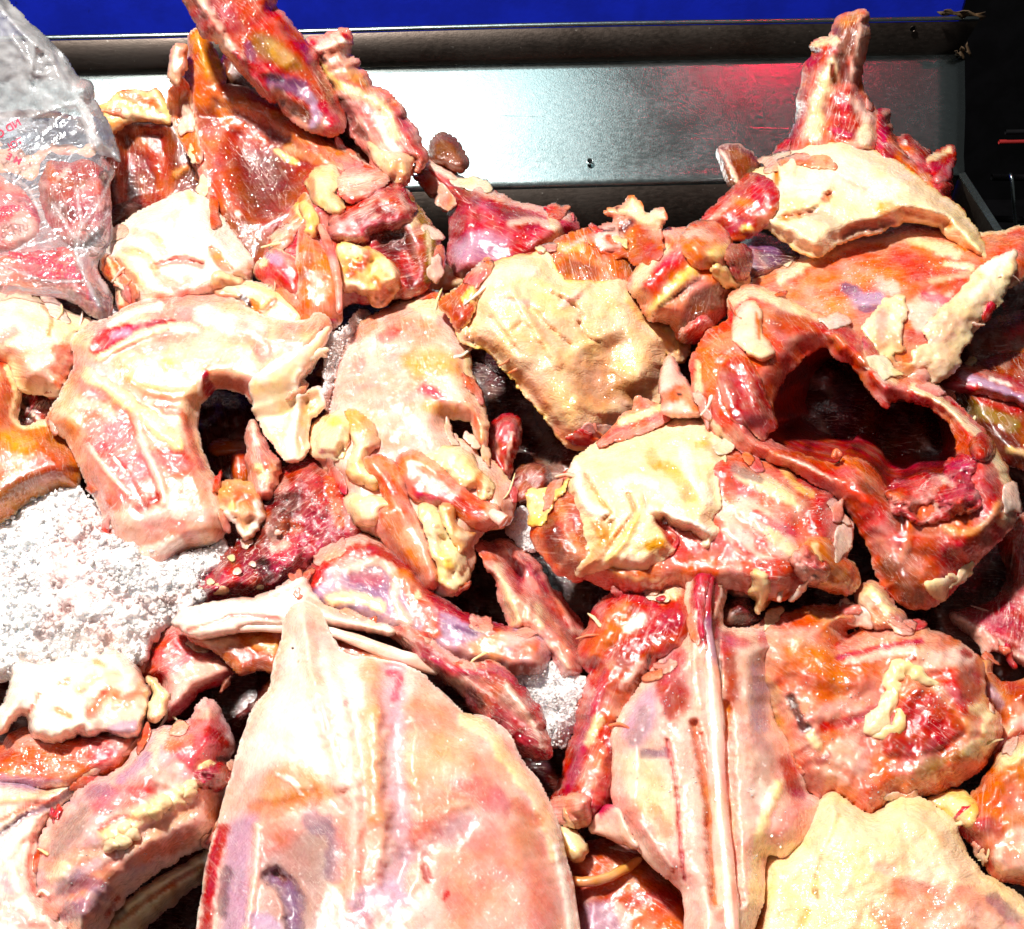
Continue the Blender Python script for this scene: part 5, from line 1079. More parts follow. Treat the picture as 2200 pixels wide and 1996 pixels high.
relief(t, 'flank', [(-260, 440), (-40, 430), (60, 440), (100, 520), (112, 620), (95, 720), (80, 790), (110, 835), (160, 838), (260, 805), (340, 880), (430, 980), (445, 1060), (420, 1160), (300, 1180), (150, 1240), (40, 1330), (-260, 1400)], 'OR', 'YE', lift=[(-100, 500, 30), (400, 1000, 0), (0, 1250, -10)], dome=80, back=120, er=160, mat='film', wr=(4, 110), life=.15, rim=('CR', 14), st=[S([(0, 470), (60, 520), (60, 620)], 60, 'PR', a=.75), S([(40, 500), (90, 640), (70, 760), (120, 820), (250, 810)], 22, 'LY', h=12), A([(120, 840), (300, 860), (420, 1000), (420, 1100), (280, 1140), (150, 1040)], 'DO', a=.6, soft=60), S([(60, 900), (160, 960)], 90, 'YE', a=.5), S([(0, 1200), (200, 1120)], 70, 'BO', a=.6)])
relief(t, 'bloody_hole', [(90, 640), (170, 590), (260, 620), (320, 600), (300, 700), (260, 800), (170, 850), (110, 840), (70, 760)], 'DR', 'SR', lift=-30, dome=12, back=60, er=50, mat='blood', wr=(20, 16), mess=(18, 12), rough=6, drape=False, grow=14, st=[S([(140, 650), (200, 640), (180, 700)], 20, 'SR', h=20), S([(110, 700), (150, 730)], 16, 'LP', a=.5, h=14), S([(190, 760), (220, 790)], 16, 'LP', h=14)])

# ---------------------------------------------------------------- the heap, front rows
# --- back plate in the centre left
t = Thing('chicken_carcass', 'yellowish back plate carcass with one red spot, trailing yellow fat lumps', 'carcass', 'G', (850, 600), 80)
relief(t, 'body', [(560, 280), (690, 195), (820, 130), (900, 92), (1010, 88), (1055, 140), (1100, 225), (1165, 330), (1195, 440), (1200, 540), (1250, 650), (1282, 740), (1292, 850), (1275, 975), (1240, 900), (1222, 830), (1190, 790), (1100, 770), (1052, 780), (1050, 835), (1130, 900), (1240, 960), (1330, 1040), (1420, 1140), (1445, 1250), (1410, 1370), (1280, 1400), (1220, 1480), (1200, 1620), (1120, 1760), (1000, 1740), (860, 1600), (720, 1450), (560, 1380), (500, 1300), (480, 1150), (380, 1040), (310, 940), (330, 820), (400, 740), (380, 600), (400, 480), (470, 360)],
       'LP', 'TN', lift=[(500, 400, 0), (950, 100, 0), (1200, 600, 40), (1350, 1200, 20), (800, 700, 50), (1000, 400, 40)], dome=60, back=110, er=120, mat='film', rough=4, wr=(10, 60), step=5, rim=('CR', 12), st=[
           A([(700, 220), (860, 160), (1000, 220), (1060, 320), (900, 360), (760, 340)], 'SA', a=.75, soft=50), A([(840, 130), (1000, 95), (1060, 180), (960, 220)], 'CR', soft=10), S([(720, 320), (780, 290)], 50, 'PR', a=.6), A([(800, 420), (940, 370), (1100, 380), (1180, 480), (1160, 580), (1050, 560), (900, 560), (820, 500)], 'YE', a=.75, soft=60), S([(950, 620), (1030, 650)], 60, 'RD', a=.95, soft=.8), S([(1060, 620), (1130, 650)], 60, 'LP', a=.8), S([(960, 720), (1100, 740)], 50, 'YE', a=.6), S([(560, 510), (590, 460)], 40, 'MG', a=.5), S([(560, 300), (640, 260)], 60, 'SA', a=.7), A([(420, 500), (560, 420), (700, 560), (780, 700), (700, 800), (560, 720), (440, 680)], 'PK', a=.6, soft=60), S([(1180, 430), (1200, 560), (1270, 740), (1280, 900)], 20, 'CR', h=10), S([(920, 800), (1060, 880)], 80, 'LP', a=.8), S([(1230, 760), (1260, 920)], 26, 'SA', a=.8)])
relief(t, 'fat_lump', [(300, 850), (340, 790), (430, 745), (500, 760), (540, 830), (520, 900), (500, 970), (490, 1010), (400, 1020), (320, 990), (300, 920)], 'CR', 'YF', lift=90, dome=70, back=50, er=70, mat='fat', crk=7, wr=(18, 40), mess=(18, 34), st=[S([(370, 970)], 26, 'MG', a=.8, h=-8), S([(400, 780), (450, 800)], 40, 'YF', h=10)])
relief(t, 'fat_lump', [(500, 750), (560, 735), (630, 780), (680, 860), (690, 940), (640, 980), (620, 1040), (700, 1070), (720, 1110), (680, 1170), (590, 1150), (520, 1110), (510, 1020), (550, 950), (540, 860)], 'TN', 'YF', lift=80, dome=60, back=50, er=60, mat='fat', crk=6, wr=(14, 40), st=[S([(520, 1010), (570, 900)], 60, 'CR', h=16), S([(560, 1080), (660, 1110)], 60, 'LY', h=14), S([(600, 830), (660, 920)], 44, 'TN', h=10), S([(660, 1080), (720, 1100)], 24, 'CR', h=10)])
relief(t, 'fat_lump', [(500, 1240), (540, 1205), (620, 1220), (720, 1225), (800, 1270), (860, 1300), (865, 1340), (820, 1345), (750, 1300), (700, 1310), (690, 1370), (620, 1390), (540, 1360), (505, 1310)], 'LY', 'CR', lift=120, dome=60, back=40, er=60, mat='fat', wr=(8, 40))
relief(t, 'fat_lump', [(910, 1000), (960, 990), (1060, 935), (1150, 940), (1230, 1000), (1250, 1060), (1330, 1140), (1320, 1220), (1260, 1250), (1240, 1180), (1150, 1170), (1090, 1110), (1000, 1070)], 'LY', 'CR', lift=70, dome=50, back=40, er=56, mat='fat', crk=6, wr=(16, 44), mess=(14, 34), st=[S([(1260, 1100), (1250, 1200)], 30, 'OR', a=.8, h=-12)])
relief(t, 'muscle', [(800, 1010), (880, 980), (960, 1010), (1060, 1090), (1150, 1180), (1260, 1250), (1360, 1290), (1340, 1370), (1230, 1390), (1100, 1300), (960, 1240), (880, 1220), (820, 1120)], 'SA', 'SR', lift=60, dome=44, back=60, er=60, mat='film', fib=(-35, 4, 18), st=[S([(920, 1220), (1000, 1230)], 40, 'MG', a=.7), S([(1050, 1230), (1250, 1300)], 60, 'SR', a=.8), S([(1340, 1330), (1390, 1360)], 36, 'LP', h=16)])
tube(t, 'bone_end', [(1320, 1310, 110, 26), (1360, 1340, 120, 36), (1400, 1365, 120, 40)], 'LP', 'bone')
relief(t, 'muscle', [(620, 1010), (700, 1000), (780, 1060), (830, 1170), (870, 1290), (930, 1420), (980, 1560), (1020, 1700), (960, 1740), (900, 1650), (800, 1540), (700, 1420), (700, 1320), (740, 1250), (700, 1150), (650, 1080)], 'OR', 'SA', lift=[(680, 1050, 80), (950, 1700, 50)], dome=40, back=60, er=60, mat='film', fib=(-62, 5, 16), rough=4, rim=('PK', 8), st=[S([(880, 1250), (940, 1450), (1000, 1700)], 30, 'PK', h=22), S([(740, 1380), (850, 1540)], 50, 'OR', a=.8), S([(720, 1120), (780, 1180)], 50, 'PR', a=.5)])
relief(t, 'fat_strip', [(930, 1260), (1000, 1280), (1060, 1380), (1080, 1450), (1130, 1500), (1180, 1560), (1195, 1650), (1170, 1720), (1090, 1770), (1040, 1730), (1020, 1620), (990, 1540), (960, 1440), (920, 1330)], 'LY', 'CR', lift=90, dome=50, back=40, er=50, mat='fat', crk=7, wr=(16, 36), mess=(16, 30), st=[S([(1040, 1540), (1080, 1600)], 40, 'YF', h=10)])
relief(t, 'fat_strip', [(1030, 1290), (1060, 1255), (1110, 1280), (1130, 1380), (1180, 1420), (1240, 1430), (1200, 1500), (1150, 1540), (1110, 1480), (1060, 1400)], 'TN', 'YF', lift=80, dome=36, back=40, er=40, mat='fat', st=[S([(1050, 1290), (1090, 1420)], 24, 'LY', h=12), S([(1140, 1430), (1200, 1460)], 34, 'CR', h=10)])

# --- bloody neck meat
t = Thing('chicken_neck', 'blood soaked neck meat with pale fat beads, just above the white wishbone', 'neck', 'E', (1500, 1450), 60)
o = relief(t, 'body', [(1050, 1720), (1120, 1680), (1200, 1590), (1300, 1500), (1400, 1430), (1440, 1300), (1500, 1150), (1600, 1060), (1750, 1000), (1860, 1060), (1960, 1140), (2040, 1280), (2060, 1420), (1960, 1540), (1800, 1620), (1640, 1720), (1500, 1780), (1300, 1800), (1150, 1810)],
       'RD', 'DR', lift=[(1150, 1750, 10), (1600, 1100, 20), (2000, 1400, 10)], dome=80, back=110, er=130, mat='blood', rough=8, wr=(22, 50), mess=(20, 30), step=5, st=[
           S([(1560, 1560), (1660, 1500)], 90, 'MG', h=24, a=.8), S([(1540, 1520), (1600, 1490)], 36, 'LP', a=.6), A([(1480, 1200), (1700, 1180), (1740, 1280), (1640, 1360), (1520, 1340)], 'DR', h=-40, soft=40, a=.7), S([(1560, 1040), (1700, 1020)], 70, 'SR', h=20), S([(1780, 1200), (1760, 1350), (1840, 1440)], 90, 'RD', h=30), S([(1860, 1120), (1900, 1350)], 60, 'OR', a=.8, h=14), S([(1180, 1720), (1260, 1640)], 70, 'RD', h=16), S([(1330, 1620), (1300, 1700)], 40, 'FL', h=14, a=.8), S([(1480, 1600), (1500, 1680)], 50, 'DR', a=.8, h=-14), S([(1740, 1560), (1800, 1500)], 50, 'MG', a=.8, h=10)])
flecks(t, o, 'E', [(1100, 1720), (1500, 1300), (1800, 1100), (2000, 1300), (1900, 1560), (1500, 1760)], 300, seed=13)
for k, (x, y, r) in enumerate(((1240, 1740, 36), (1330, 1640, 18), (1180, 1700, 14), (1400, 1720, 14), (1300, 1560, 16), (1420, 1600, 12), (1460, 1730, 12), (1560, 1420, 14), (1110, 1740, 14), (1380, 1480, 26))):
    relief(t, 'fat_bead', [(x + r * math.cos(a) * (1.2 + .25 * math.sin(3 * a + k)), y + r * math.sin(a) * (1 + .2 * math.cos(2 * a + k))) for a in [i * math.pi / 4 for i in range(8)]], 'LP' if k % 2 else 'LY', 'PK', lift=70, dome=r * .5, back=r * .4, er=r, mat='fat', step=3, rough=1.5, wr=(2, 10))
relief(t, 'joint_cluster', [(1230, 1170), (1300, 1120), (1380, 1130), (1450, 1180), (1480, 1260), (1480, 1360), (1440, 1420), (1370, 1450), (1320, 1380), (1250, 1320), (1220, 1240)], 'TN', 'LP', lift=80, dome=50, back=60, er=60, mat='fat', rough=5, crk=10, wr=(20, 26), mess=(24, 24), st=[S([(1270, 1310), (1330, 1390), (1380, 1440)], 24, 'WH', h=20), S([(1400, 1430), (1460, 1360), (1440, 1250)], 30, 'WH', h=20), S([(1340, 1200), (1400, 1240)], 40, 'SA', a=.8), S([(1300, 1270)], 30, 'YF', h=8)])
relief(t, 'meat_string', [(1380, 880), (1410, 800), (1440, 830), (1480, 920), (1530, 990), (1560, 1080), (1520, 1200), (1450, 1200), (1410, 1080), (1400, 960)], 'PK', 'SA', lift=70, dome=40, back=50, er=50, mat='flesh', rough=6, wr=(16, 26), crk=6, st=[S([(1420, 830), (1440, 920)], 30, 'LP', h=14), S([(1450, 1060), (1480, 1100)], 36, 'LY', h=14), S([(1450, 960), (1500, 1040)], 36, 'SR', a=.6)])
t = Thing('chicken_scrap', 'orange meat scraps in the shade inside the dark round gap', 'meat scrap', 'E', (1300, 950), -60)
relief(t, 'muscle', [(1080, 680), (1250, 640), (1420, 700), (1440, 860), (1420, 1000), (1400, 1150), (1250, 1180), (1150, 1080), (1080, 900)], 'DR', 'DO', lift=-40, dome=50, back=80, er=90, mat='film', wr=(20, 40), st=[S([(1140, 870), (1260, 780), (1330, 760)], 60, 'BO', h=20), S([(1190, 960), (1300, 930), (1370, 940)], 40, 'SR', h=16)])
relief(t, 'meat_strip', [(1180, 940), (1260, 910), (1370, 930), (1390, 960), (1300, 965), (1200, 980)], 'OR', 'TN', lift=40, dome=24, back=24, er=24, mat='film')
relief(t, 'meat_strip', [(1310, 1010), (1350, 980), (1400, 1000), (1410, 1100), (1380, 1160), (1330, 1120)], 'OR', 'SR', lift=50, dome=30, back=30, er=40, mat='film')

# --- loose red strings and fibrous piece
t = Thing('chicken_scrap', 'bundle of raw red meat strings left of the dark shadow under the middle carcass', 'meat scrap', 'G', (1390, 950), 0)
relief(t, 'muscle', [(1290, 900), (1330, 830), (1400, 780), (1470, 810), (1480, 880), (1450, 970), (1430, 1050), (1400, 1110), (1340, 1060), (1290, 980)], 'SR', 'PR', lift=0, dome=50, back=80, er=60, mat='film', fib=(62, 9, 12), wr=(10, 30), rough=5, st=[S([(1440, 860), (1420, 980), (1400, 1080)], 14, 'LP', h=8), S([(1330, 880), (1360, 980)], 20, 'LP', a=.5, h=6)])
relief(t, 'muscle', [(1420, 1120), (1500, 1060), (1620, 1060), (1640, 1160), (1560, 1260), (1470, 1260), (1420, 1200)], 'DR', 'SR', lift=-30, dome=40, back=60, er=60, mat='blood', wr=(14, 30))
t = Thing('chicken_scrap', 'streaky pink and red fibrous meat slab in the centre, beside the large dark gap', 'meat scrap', 'K', (1720, 320), 40)
relief(t, 'muscle', [(1470, 60), (1500, 40), (1580, 38), (1660, 60), (1735, 130), (1800, 230), (1870, 330), (1950, 450), (1945, 560), (1905, 645), (1840, 620), (1780, 520), (1730, 470), (1690, 445), (1620, 425), (1585, 350), (1555, 220), (1510, 140)], 'PK', 'PR', lift=[(1500, 60, 10), (1900, 500, 30), (1700, 300, 40)], dome=50, back=110, er=70, mat='film', fib=(-62, 8, 15), rough=6, wr=(10, 40), step=5, st=[S([(1620, 100), (1660, 180), (1650, 260)], 24, 'RD', h=-12), S([(1500, 70), (1600, 60), (1700, 130)], 16, 'RD', a=.7), S([(1560, 150), (1600, 280), (1640, 410)], 30, 'CR', h=10, a=.8), S([(1700, 300), (1690, 420)], 20, 'LP', h=14), S([(1760, 260), (1860, 420), (1930, 540)], 40, 'RD', a=.7), S([(1700, 150), (1780, 260)], 24, 'MG', a=.7), S([(1740, 450), (1820, 540), (1900, 640)], 14, 'LP', h=12), S([(1900, 440), (1940, 450)], 24, 'LP', h=10), S([(1740, 330), (1760, 420)], 24, 'CR', a=.7, h=8)])

# --- wishbone and shoulder in front
t = Thing('chicken_carcass', 'shoulder piece with a long white wishbone and red ridge behind the big breast', 'carcass', 'K', (900, 350), 120)
relief(t, 'body', [(640, 250), (660, 190), (730, 110), (820, 30), (900, 3), (975, 20), (1060, 80), (1150, 160), (1250, 265), (1400, 365), (1550, 420), (1740, 460), (1790, 520), (1760, 620), (1640, 640), (1560, 620), (1450, 600), (1300, 560), (1150, 480), (1000, 420), (860, 380), (740, 350)],
       'LV', 'TN', lift=[(700, 250, 20), (900, 30, 0), (1700, 520, 20)], dome=50, back=100, er=80, mat='film', rough=3, wr=(8, 70), life=.3, grow=6, step=5, st=[
           S([(670, 215), (760, 100), (860, 60), (1000, 70)], 70, 'SR', h=14), S([(800, 50), (900, 15), (980, 35), (1080, 110)], 30, 'LP', h=14, a=.8), S([(960, 50), (1100, 140), (1250, 285), (1420, 390), (1600, 440)], 36, 'RD', h=26), A([(830, 180), (920, 120), (1040, 140), (1080, 230), (1020, 300), (880, 280)], 'PU', a=.6, soft=40, h=-8), S([(860, 160), (1000, 120), (1080, 190), (1080, 300), (1140, 400)], 30, 'LP', a=.8, h=10), S([(900, 200), (1000, 200)], 50, 'PR', a=.4), S([(780, 300), (900, 290), (1000, 330)], 40, 'LY', a=.8, h=10), S([(1120, 190), (1190, 320), (1260, 440)], 60, 'OR', a=.85, h=16), S([(1180, 280)], 24, 'CR'), S([(1280, 430), (1300, 340)], 24, 'SR', a=.8), A([(1290, 350), (1400, 400), (1480, 440), (1450, 500), (1340, 500), (1280, 440)], 'LV', a=.9, soft=20), S([(1360, 430), (1450, 460)], 20, 'PU', a=.9), S([(1460, 520), (1560, 490), (1540, 560)], 50, 'TN', a=.8), S([(1600, 480), (1700, 480)], 50, 'LP', a=.8, h=8), S([(1620, 560), (1720, 510)], 44, 'SA', a=.8)])
relief(t, 'wishbone', [(42, 400), (75, 355), (140, 328), (300, 300), (480, 270), (600, 205), (660, 195), (700, 270), (760, 330), (860, 365), (980, 395), (1080, 440), (1060, 470), (960, 450), (840, 430), (770, 420), (700, 420), (560, 425), (400, 430), (330, 450), (260, 470), (170, 480), (110, 465), (60, 430)],
       'WH', 'LP', lift=[(100, 400, 60), (650, 260, 70), (1050, 450, 70)], dome=40, back=40, er=56, mat='bone', step=4.5, st=[S([(360, 300), (480, 285), (620, 220)], 26, 'LP', h=8), S([(120, 440), (260, 400), (340, 370), (540, 390)], 14, 'PK', h=-10), S([(500, 270), (660, 200)], 14, 'WH', h=8), S([(680, 300), (800, 360), (1000, 410)], 20, 'PK', a=.6, h=-8)])
tube(t, 'wishbone_arm', [(200, 440, 70, 30), (360, 430, 80, 22), (520, 430, 80, 20), (760, 450, 90, 24), (900, 490, 95, 26), (1040, 540, 90, 28), (1180, 590, 80, 30), (1280, 640, 70, 24)], 'LP', 'bone', c2='WH')
relief(t, 'membrane', [(120, 465), (200, 480), (300, 455), (420, 440), (560, 440), (560, 560), (520, 620), (440, 620), (360, 640), (320, 600), (250, 540)], 'OR', 'DO', lift=20, dome=26, back=50, er=60, mat='film', st=[S([(200, 480), (320, 500)], 34, 'CR', a=.6), S([(440, 500), (520, 520)], 44, 'TN', h=16), S([(330, 540), (520, 590)], 50, 'DO', a=.7)])
relief(t, 'membrane', [(770, 460), (900, 500), (1040, 560), (1100, 600), (980, 600), (860, 590), (800, 560)], 'OR', 'DO', lift=10, dome=16, back=40, er=40, mat='film')
relief(t, 'red_muscle', [(1070, 440), (1130, 430), (1220, 470), (1320, 560), (1440, 600), (1560, 600), (1640, 690), (1720, 780), (1770, 880), (1795, 1010), (1740, 1040), (1640, 990), (1540, 900), (1440, 810), (1380, 720), (1290, 660), (1190, 590), (1120, 510)],
       'RD', 'PR', lift=[(1100, 460, 60), (1750, 1000, 60), (1400, 680, 70)], dome=50, back=60, er=60, mat='blood', fib=(-38, 5, 18), rough=5, wr=(14, 40), step=5, st=[S([(1200, 570), (1330, 630), (1460, 640)], 36, 'MG', a=.7, h=8), S([(1260, 500), (1400, 600), (1560, 610)], 26, 'LP', a=.8, h=10), S([(1480, 610), (1600, 640), (1680, 740)], 30, 'MG', a=.8), S([(1600, 700), (1700, 850), (1770, 980)], 20, 'LP', a=.8, h=14), S([(1480, 740), (1560, 820), (1640, 900)], 44, 'SR', h=14), S([(1560, 850), (1680, 960)], 60, 'RD', h=10), S([(1430, 720), (1480, 790)], 30, 'DR', a=.8, h=-14)])

# --- big breast at the bottom
t = Thing('chicken_carcass', 'big smooth pale breast with pointed tip at the bottom centre, frosted with glints', 'carcass', 'K', (1000, 1200), 200)
o = relief(t, 'body', [(578, 380), (600, 335), (645, 312), (700, 330), (745, 400), (790, 500), (860, 565), (1000, 585), (1100, 605), (1200, 655), (1290, 740), (1400, 832), (1500, 855), (1600, 930), (1660, 1050), (1750, 1170), (1812, 1300), (1852, 1450), (1890, 1600), (1925, 1829), (1960, 2150), (1500, 2250), (900, 2280), (300, 2250), (150, 2100), (195, 1650), (235, 1440), (280, 1290), (330, 1110), (385, 925), (420, 820), (500, 720), (528, 600), (565, 470)],
       'LP', 'PK', lift=[(650, 350, 20), (300, 1500, 0), (1850, 1600, 0), (1000, 2100, 60), (1000, 1100, 70), (700, 800, 50), (1400, 1000, 40)], dome=90, back=150, er=260, mat='wet', rough=2, wr=(6, 140), life=.25, step=5, rim=('WH', 12), st=[
           A([(590, 380), (680, 340), (780, 520), (900, 600), (880, 760), (860, 1000), (800, 1150), (600, 1050), (420, 1150), (330, 1240), (360, 1050), (430, 840), (540, 640)], 'WH', a=.75, soft=60), S([(650, 400), (690, 600), (750, 800), (800, 1000), (830, 1150)], 60, 'LP', h=30), S([(760, 600), (820, 800), (860, 1000), (890, 1200), (890, 1500), (880, 1700)], 44, 'WH', h=26, a=.6), S([(720, 700), (770, 900)], 22, None, h=-14), S([(960, 620), (970, 800), (980, 1000), (990, 1300)], 60, 'TN', h=16, a=.6), S([(1070, 640), (1085, 900), (1090, 1150), (1110, 1400), (1090, 1600)], 90, 'LV', h=-44, a=.55, soft=.9), S([(1050, 640), (1100, 650), (1075, 760)], 26, 'MG', a=.7), S([(850, 780), (880, 760)], 20, 'MG', a=.5, h=-6), S([(860, 640), (900, 760)], 60, 'WH', a=.7),  # white left side paints in the lamplight from upper left
           A([(440, 1120), (600, 1040), (720, 1080), (820, 1220), (700, 1240), (520, 1300), (420, 1290), (400, 1220)], 'TN', a=.85, soft=60), S([(430, 1280), (560, 1260), (700, 1220)], 60, 'OR', a=.5, h=-12), A([(290, 1330), (450, 1290), (430, 1450), (420, 1620), (400, 1829), (260, 1900), (260, 1600)], 'LV', a=.85, soft=50), A([(440, 1310), (640, 1330), (800, 1290), (830, 1450), (780, 1700), (700, 1900), (440, 1900), (430, 1600)], 'GY', a=.75, soft=60), A([(440, 1310), (600, 1300), (700, 1320), (600, 1450), (450, 1500)], 'SA', a=.5, soft=60), S([(700, 1330), (800, 1400), (790, 1560)], 70, 'PU', a=.55), S([(440, 1350), (430, 1560), (390, 1829)], 22, 'LP', h=20, a=.9), S([(520, 1580), (580, 1620), (610, 1720), (610, 1829)], 60, 'PU', h=-50, a=.9, soft=.9), S([(530, 1570), (570, 1600)], 26, 'BR', a=.9, h=-16), S([(280, 1360), (230, 1560), (200, 1829), (190, 2000)], 40, 'RD', a=.95, h=10), S([(290, 1560), (270, 1760)], 40, 'DR', a=.6, h=-14), S([(430, 1780), (520, 1829)], 60, 'LV', a=.9), S([(860, 1250), (880, 1600), (900, 1829)], 100, 'PK', a=.6),
           A([(1120, 760), (1280, 760), (1420, 900), (1500, 1050), (1560, 1180), (1400, 1280), (1200, 1340), (1120, 1200)], 'TN', a=.55, soft=60), S([(1380, 1180), (1480, 1200), (1580, 1250)], 80, 'MG', a=.45), S([(1150, 1480), (1260, 1420), (1400, 1330)], 80, 'PU', a=.45, h=-16, soft=.9), S([(1180, 1380), (1260, 1380)], 70, 'SR', a=.45), A([(1250, 1480), (1500, 1350), (1700, 1320), (1820, 1500), (1860, 1829), (1700, 2000), (1400, 1900), (1280, 1700)], 'PK', a=.85, soft=60), S([(1210, 1540), (1230, 1600)], 26, 'RD', a=.8, h=-10), S([(1300, 1700), (1320, 1660)], 20, 'RD', a=.7), S([(930, 1700), (1050, 1660), (1100, 1720)], 80, 'LV', a=.7), S([(1000, 1500), (960, 1580)], 40, 'LP', h=10, a=.7), S([(1150, 1760), (1260, 1740)], 80, 'LP', a=.8, h=12), S([(860, 1829), (940, 1790)], 60, 'PU', a=.5), S([(1400, 850), (1520, 920), (1600, 1040), (1700, 1180), (1790, 1340), (1830, 1480)], 44, 'CR', h=20, a=.95), S([(1830, 1450), (1880, 1700), (1900, 1900)], 24, 'WH', h=10), S([(530, 1110), (600, 1150), (640, 1200)], 12, 'LP', h=8), S([(1640, 1250), (1740, 1330)], 50, 'SA', a=.6)])  # pink on the right puts the side away from the lamp into colour
tube(t, 'bone_speck', [(600, 520, 120, 5), (606, 528, 120, 5)], 'BK', 'bone')

# --- lower left carcasses
t = Thing('chicken_carcass', 'small pink cut piece with pale fibrous face, under the left end of the wishbone', 'carcass', 'J', (980, 480), 50)
relief(t, 'body', [(740, 480), (790, 380), (830, 290), (900, 200), (960, 260), (1030, 330), (1160, 390), (1222, 460), (1180, 520), (1080, 560), (1000, 620), (930, 690), (880, 720), (860, 640), (850, 540), (800, 520)], 'PR', 'LP', lift=[(850, 350, 10), (1150, 450, 30), (900, 650, 0)], dome=50, back=90, er=80, mat='film', fib=(35, 4, 20), rough=4, rim=('MG', 10), st=[A([(850, 520), (950, 420), (1160, 400), (1210, 460), (1080, 540), (960, 620), (880, 620)], 'LP', a=.8, soft=30), S([(800, 380), (900, 280), (1000, 340)], 60, 'PR', a=.7), S([(920, 680), (1050, 580), (1200, 500)], 26, 'MG', a=.8), S([(800, 480), (860, 440)], 50, 'SR', a=.7), S([(1000, 380), (920, 470)], 26, 'MG', a=.5)])
t = Thing('chicken_scrap', 'flat pinkish skin flap lying on the crushed ice', 'skin', 'J', (720, 340), 30)
relief(t, 'skin', [(600, 310), (700, 250), (800, 200), (870, 180), (840, 250), (800, 350), (770, 450), (740, 460), (690, 420), (620, 380)], 'LP', 'PK', lift=40, dome=18, back=26, er=40, mat='film', rim=('SA', 6))
relief(t, 'meat_bit', [(730, 160), (780, 150), (800, 180), (770, 205), (735, 195)], 'TN', 'OR', lift=40, dome=16, back=16, er=20, mat='film', step=3.5)
t = Thing('chicken_carcass', 'carcass end with knobbly white vertebra on the lower left, beside the crushed ice', 'carcass', 'J', (400, 750), 110)
relief(t, 'body', [(-300, 820), (-120, 880), (0, 880), (80, 800), (160, 780), (400, 790), (600, 780), (740, 790), (720, 860), (640, 980), (520, 1030), (400, 1090), (250, 1110), (0, 1100), (-300, 1150)], 'OR', 'SA', lift=[(-100, 950, 0), (700, 830, 20), (300, 1080, 10)], dome=60, back=120, er=90, mat='film', rough=3, st=[A([(300, 860), (520, 810), (720, 790), (680, 900), (560, 980), (400, 980)], 'PR', a=.6, soft=50), S([(480, 830), (620, 830)], 50, 'DR', a=.4), S([(120, 920), (260, 900)], 60, 'OR', a=.7), S([(0, 1040), (180, 1060), (300, 1060)], 40, 'LV', a=.7), S([(560, 960), (700, 850), (745, 800)], 20, 'PK', h=8), S([(-100, 950), (80, 930)], 60, 'DO', a=.5)])
relief(t, 'vertebra', [(70, 440), (110, 425), (230, 440), (330, 400), (480, 405), (540, 375), (620, 372), (700, 430), (760, 520), (792, 560), (780, 650), (752, 740), (745, 800), (680, 830), (560, 800), (480, 820), (420, 800), (380, 830), (290, 855), (200, 830), (155, 790), (140, 700), (90, 720), (0, 800), (-20, 720), (40, 580)],
       'WH', 'CR', lift=[(100, 500, 20), (700, 500, 30), (300, 800, 50), (600, 800, 50)], dome=80, back=100, er=90, mat='bone', rough=4, wr=(20, 70), crk=4, step=5, st=[A([(440, 720), (500, 620), (560, 570), (640, 590), (740, 560), (780, 620), (740, 720), (650, 780), (540, 790)], 'LP', a=.9, soft=24, h=-20), S([(480, 690), (560, 590), (610, 600)], 44, 'SA', a=.9, h=-18), S([(660, 640), (740, 560)], 40, 'SA', a=.7), S([(600, 780), (700, 760)], 44, 'LV', a=.8), S([(300, 670), (370, 710)], 20, 'TN', h=-18), S([(320, 540), (360, 520)], 24, 'SA', a=.7, h=-8), S([(390, 780), (430, 680), (420, 560)], 36, 'WH', h=26), S([(160, 680), (210, 590)], 16, 'PK', h=-16), S([(180, 760), (300, 800)], 60, 'WH', h=24), S([(500, 420), (560, 430)], 26, 'TN', h=-8), S([(560, 400), (700, 480)], 60, 'WH', h=18), S([(410, 560), (500, 500)], 40, 'CR', h=16)])
relief(t, 'fat_lump', [(770, 510), (820, 500), (850, 550), (890, 600), (880, 660), (860, 720), (820, 748), (780, 710), (790, 640), (800, 580)], 'LY', 'CR', lift=70, dome=40, back=30, er=40, mat='fat', wr=(10, 30), crk=4)
t = Thing('chicken_carcass', 'pile of pale folded membranes at the lower left corner', 'carcass', 'J', (150, 1400), 120)
relief(t, 'membrane', [(-300, 1080), (-100, 1040), (0, 1035), (150, 1050), (260, 1085), (330, 1070), (420, 1020), (440, 1040), (380, 1110), (300, 1200), (240, 1300), (215, 1450), (200, 1600), (260, 1700), (380, 1829), (420, 1950), (0, 2050), (-300, 2000)], 'WH', 'LP', lift=[(-100, 1200, 10), (350, 1080, 10), (100, 1800, 30)], dome=60, back=120, er=100, mat='film', wr=(22, 90), rough=3, step=5, st=[S([(0, 1050), (200, 1080), (300, 1100)], 30, 'LV', a=.8, h=-10), S([(0, 1150), (160, 1130), (320, 1090)], 30, 'CR', h=22), S([(0, 1330), (120, 1240), (260, 1180), (400, 1080)], 24, 'PU', h=-26, a=.7), S([(0, 1260), (140, 1190), (300, 1140)], 16, 'SA', a=.8, h=-12), S([(20, 1450), (100, 1350), (220, 1260)], 44, 'WH', h=26), S([(60, 1500), (100, 1650), (200, 1800)], 50, 'WH', h=20), S([(180, 1330), (150, 1500), (190, 1650)], 16, 'PK', h=-16), S([(0, 1700), (120, 1780), (260, 1829)], 60, 'PK', a=.7), S([(20, 1560), (60, 1620)], 40, 'LV', a=.5)])
t = Thing('chicken_carcass', 'mottled purple pink rib cage with a row of fat beads left of the breast', 'carcass', 'J', (700, 1250), 140)
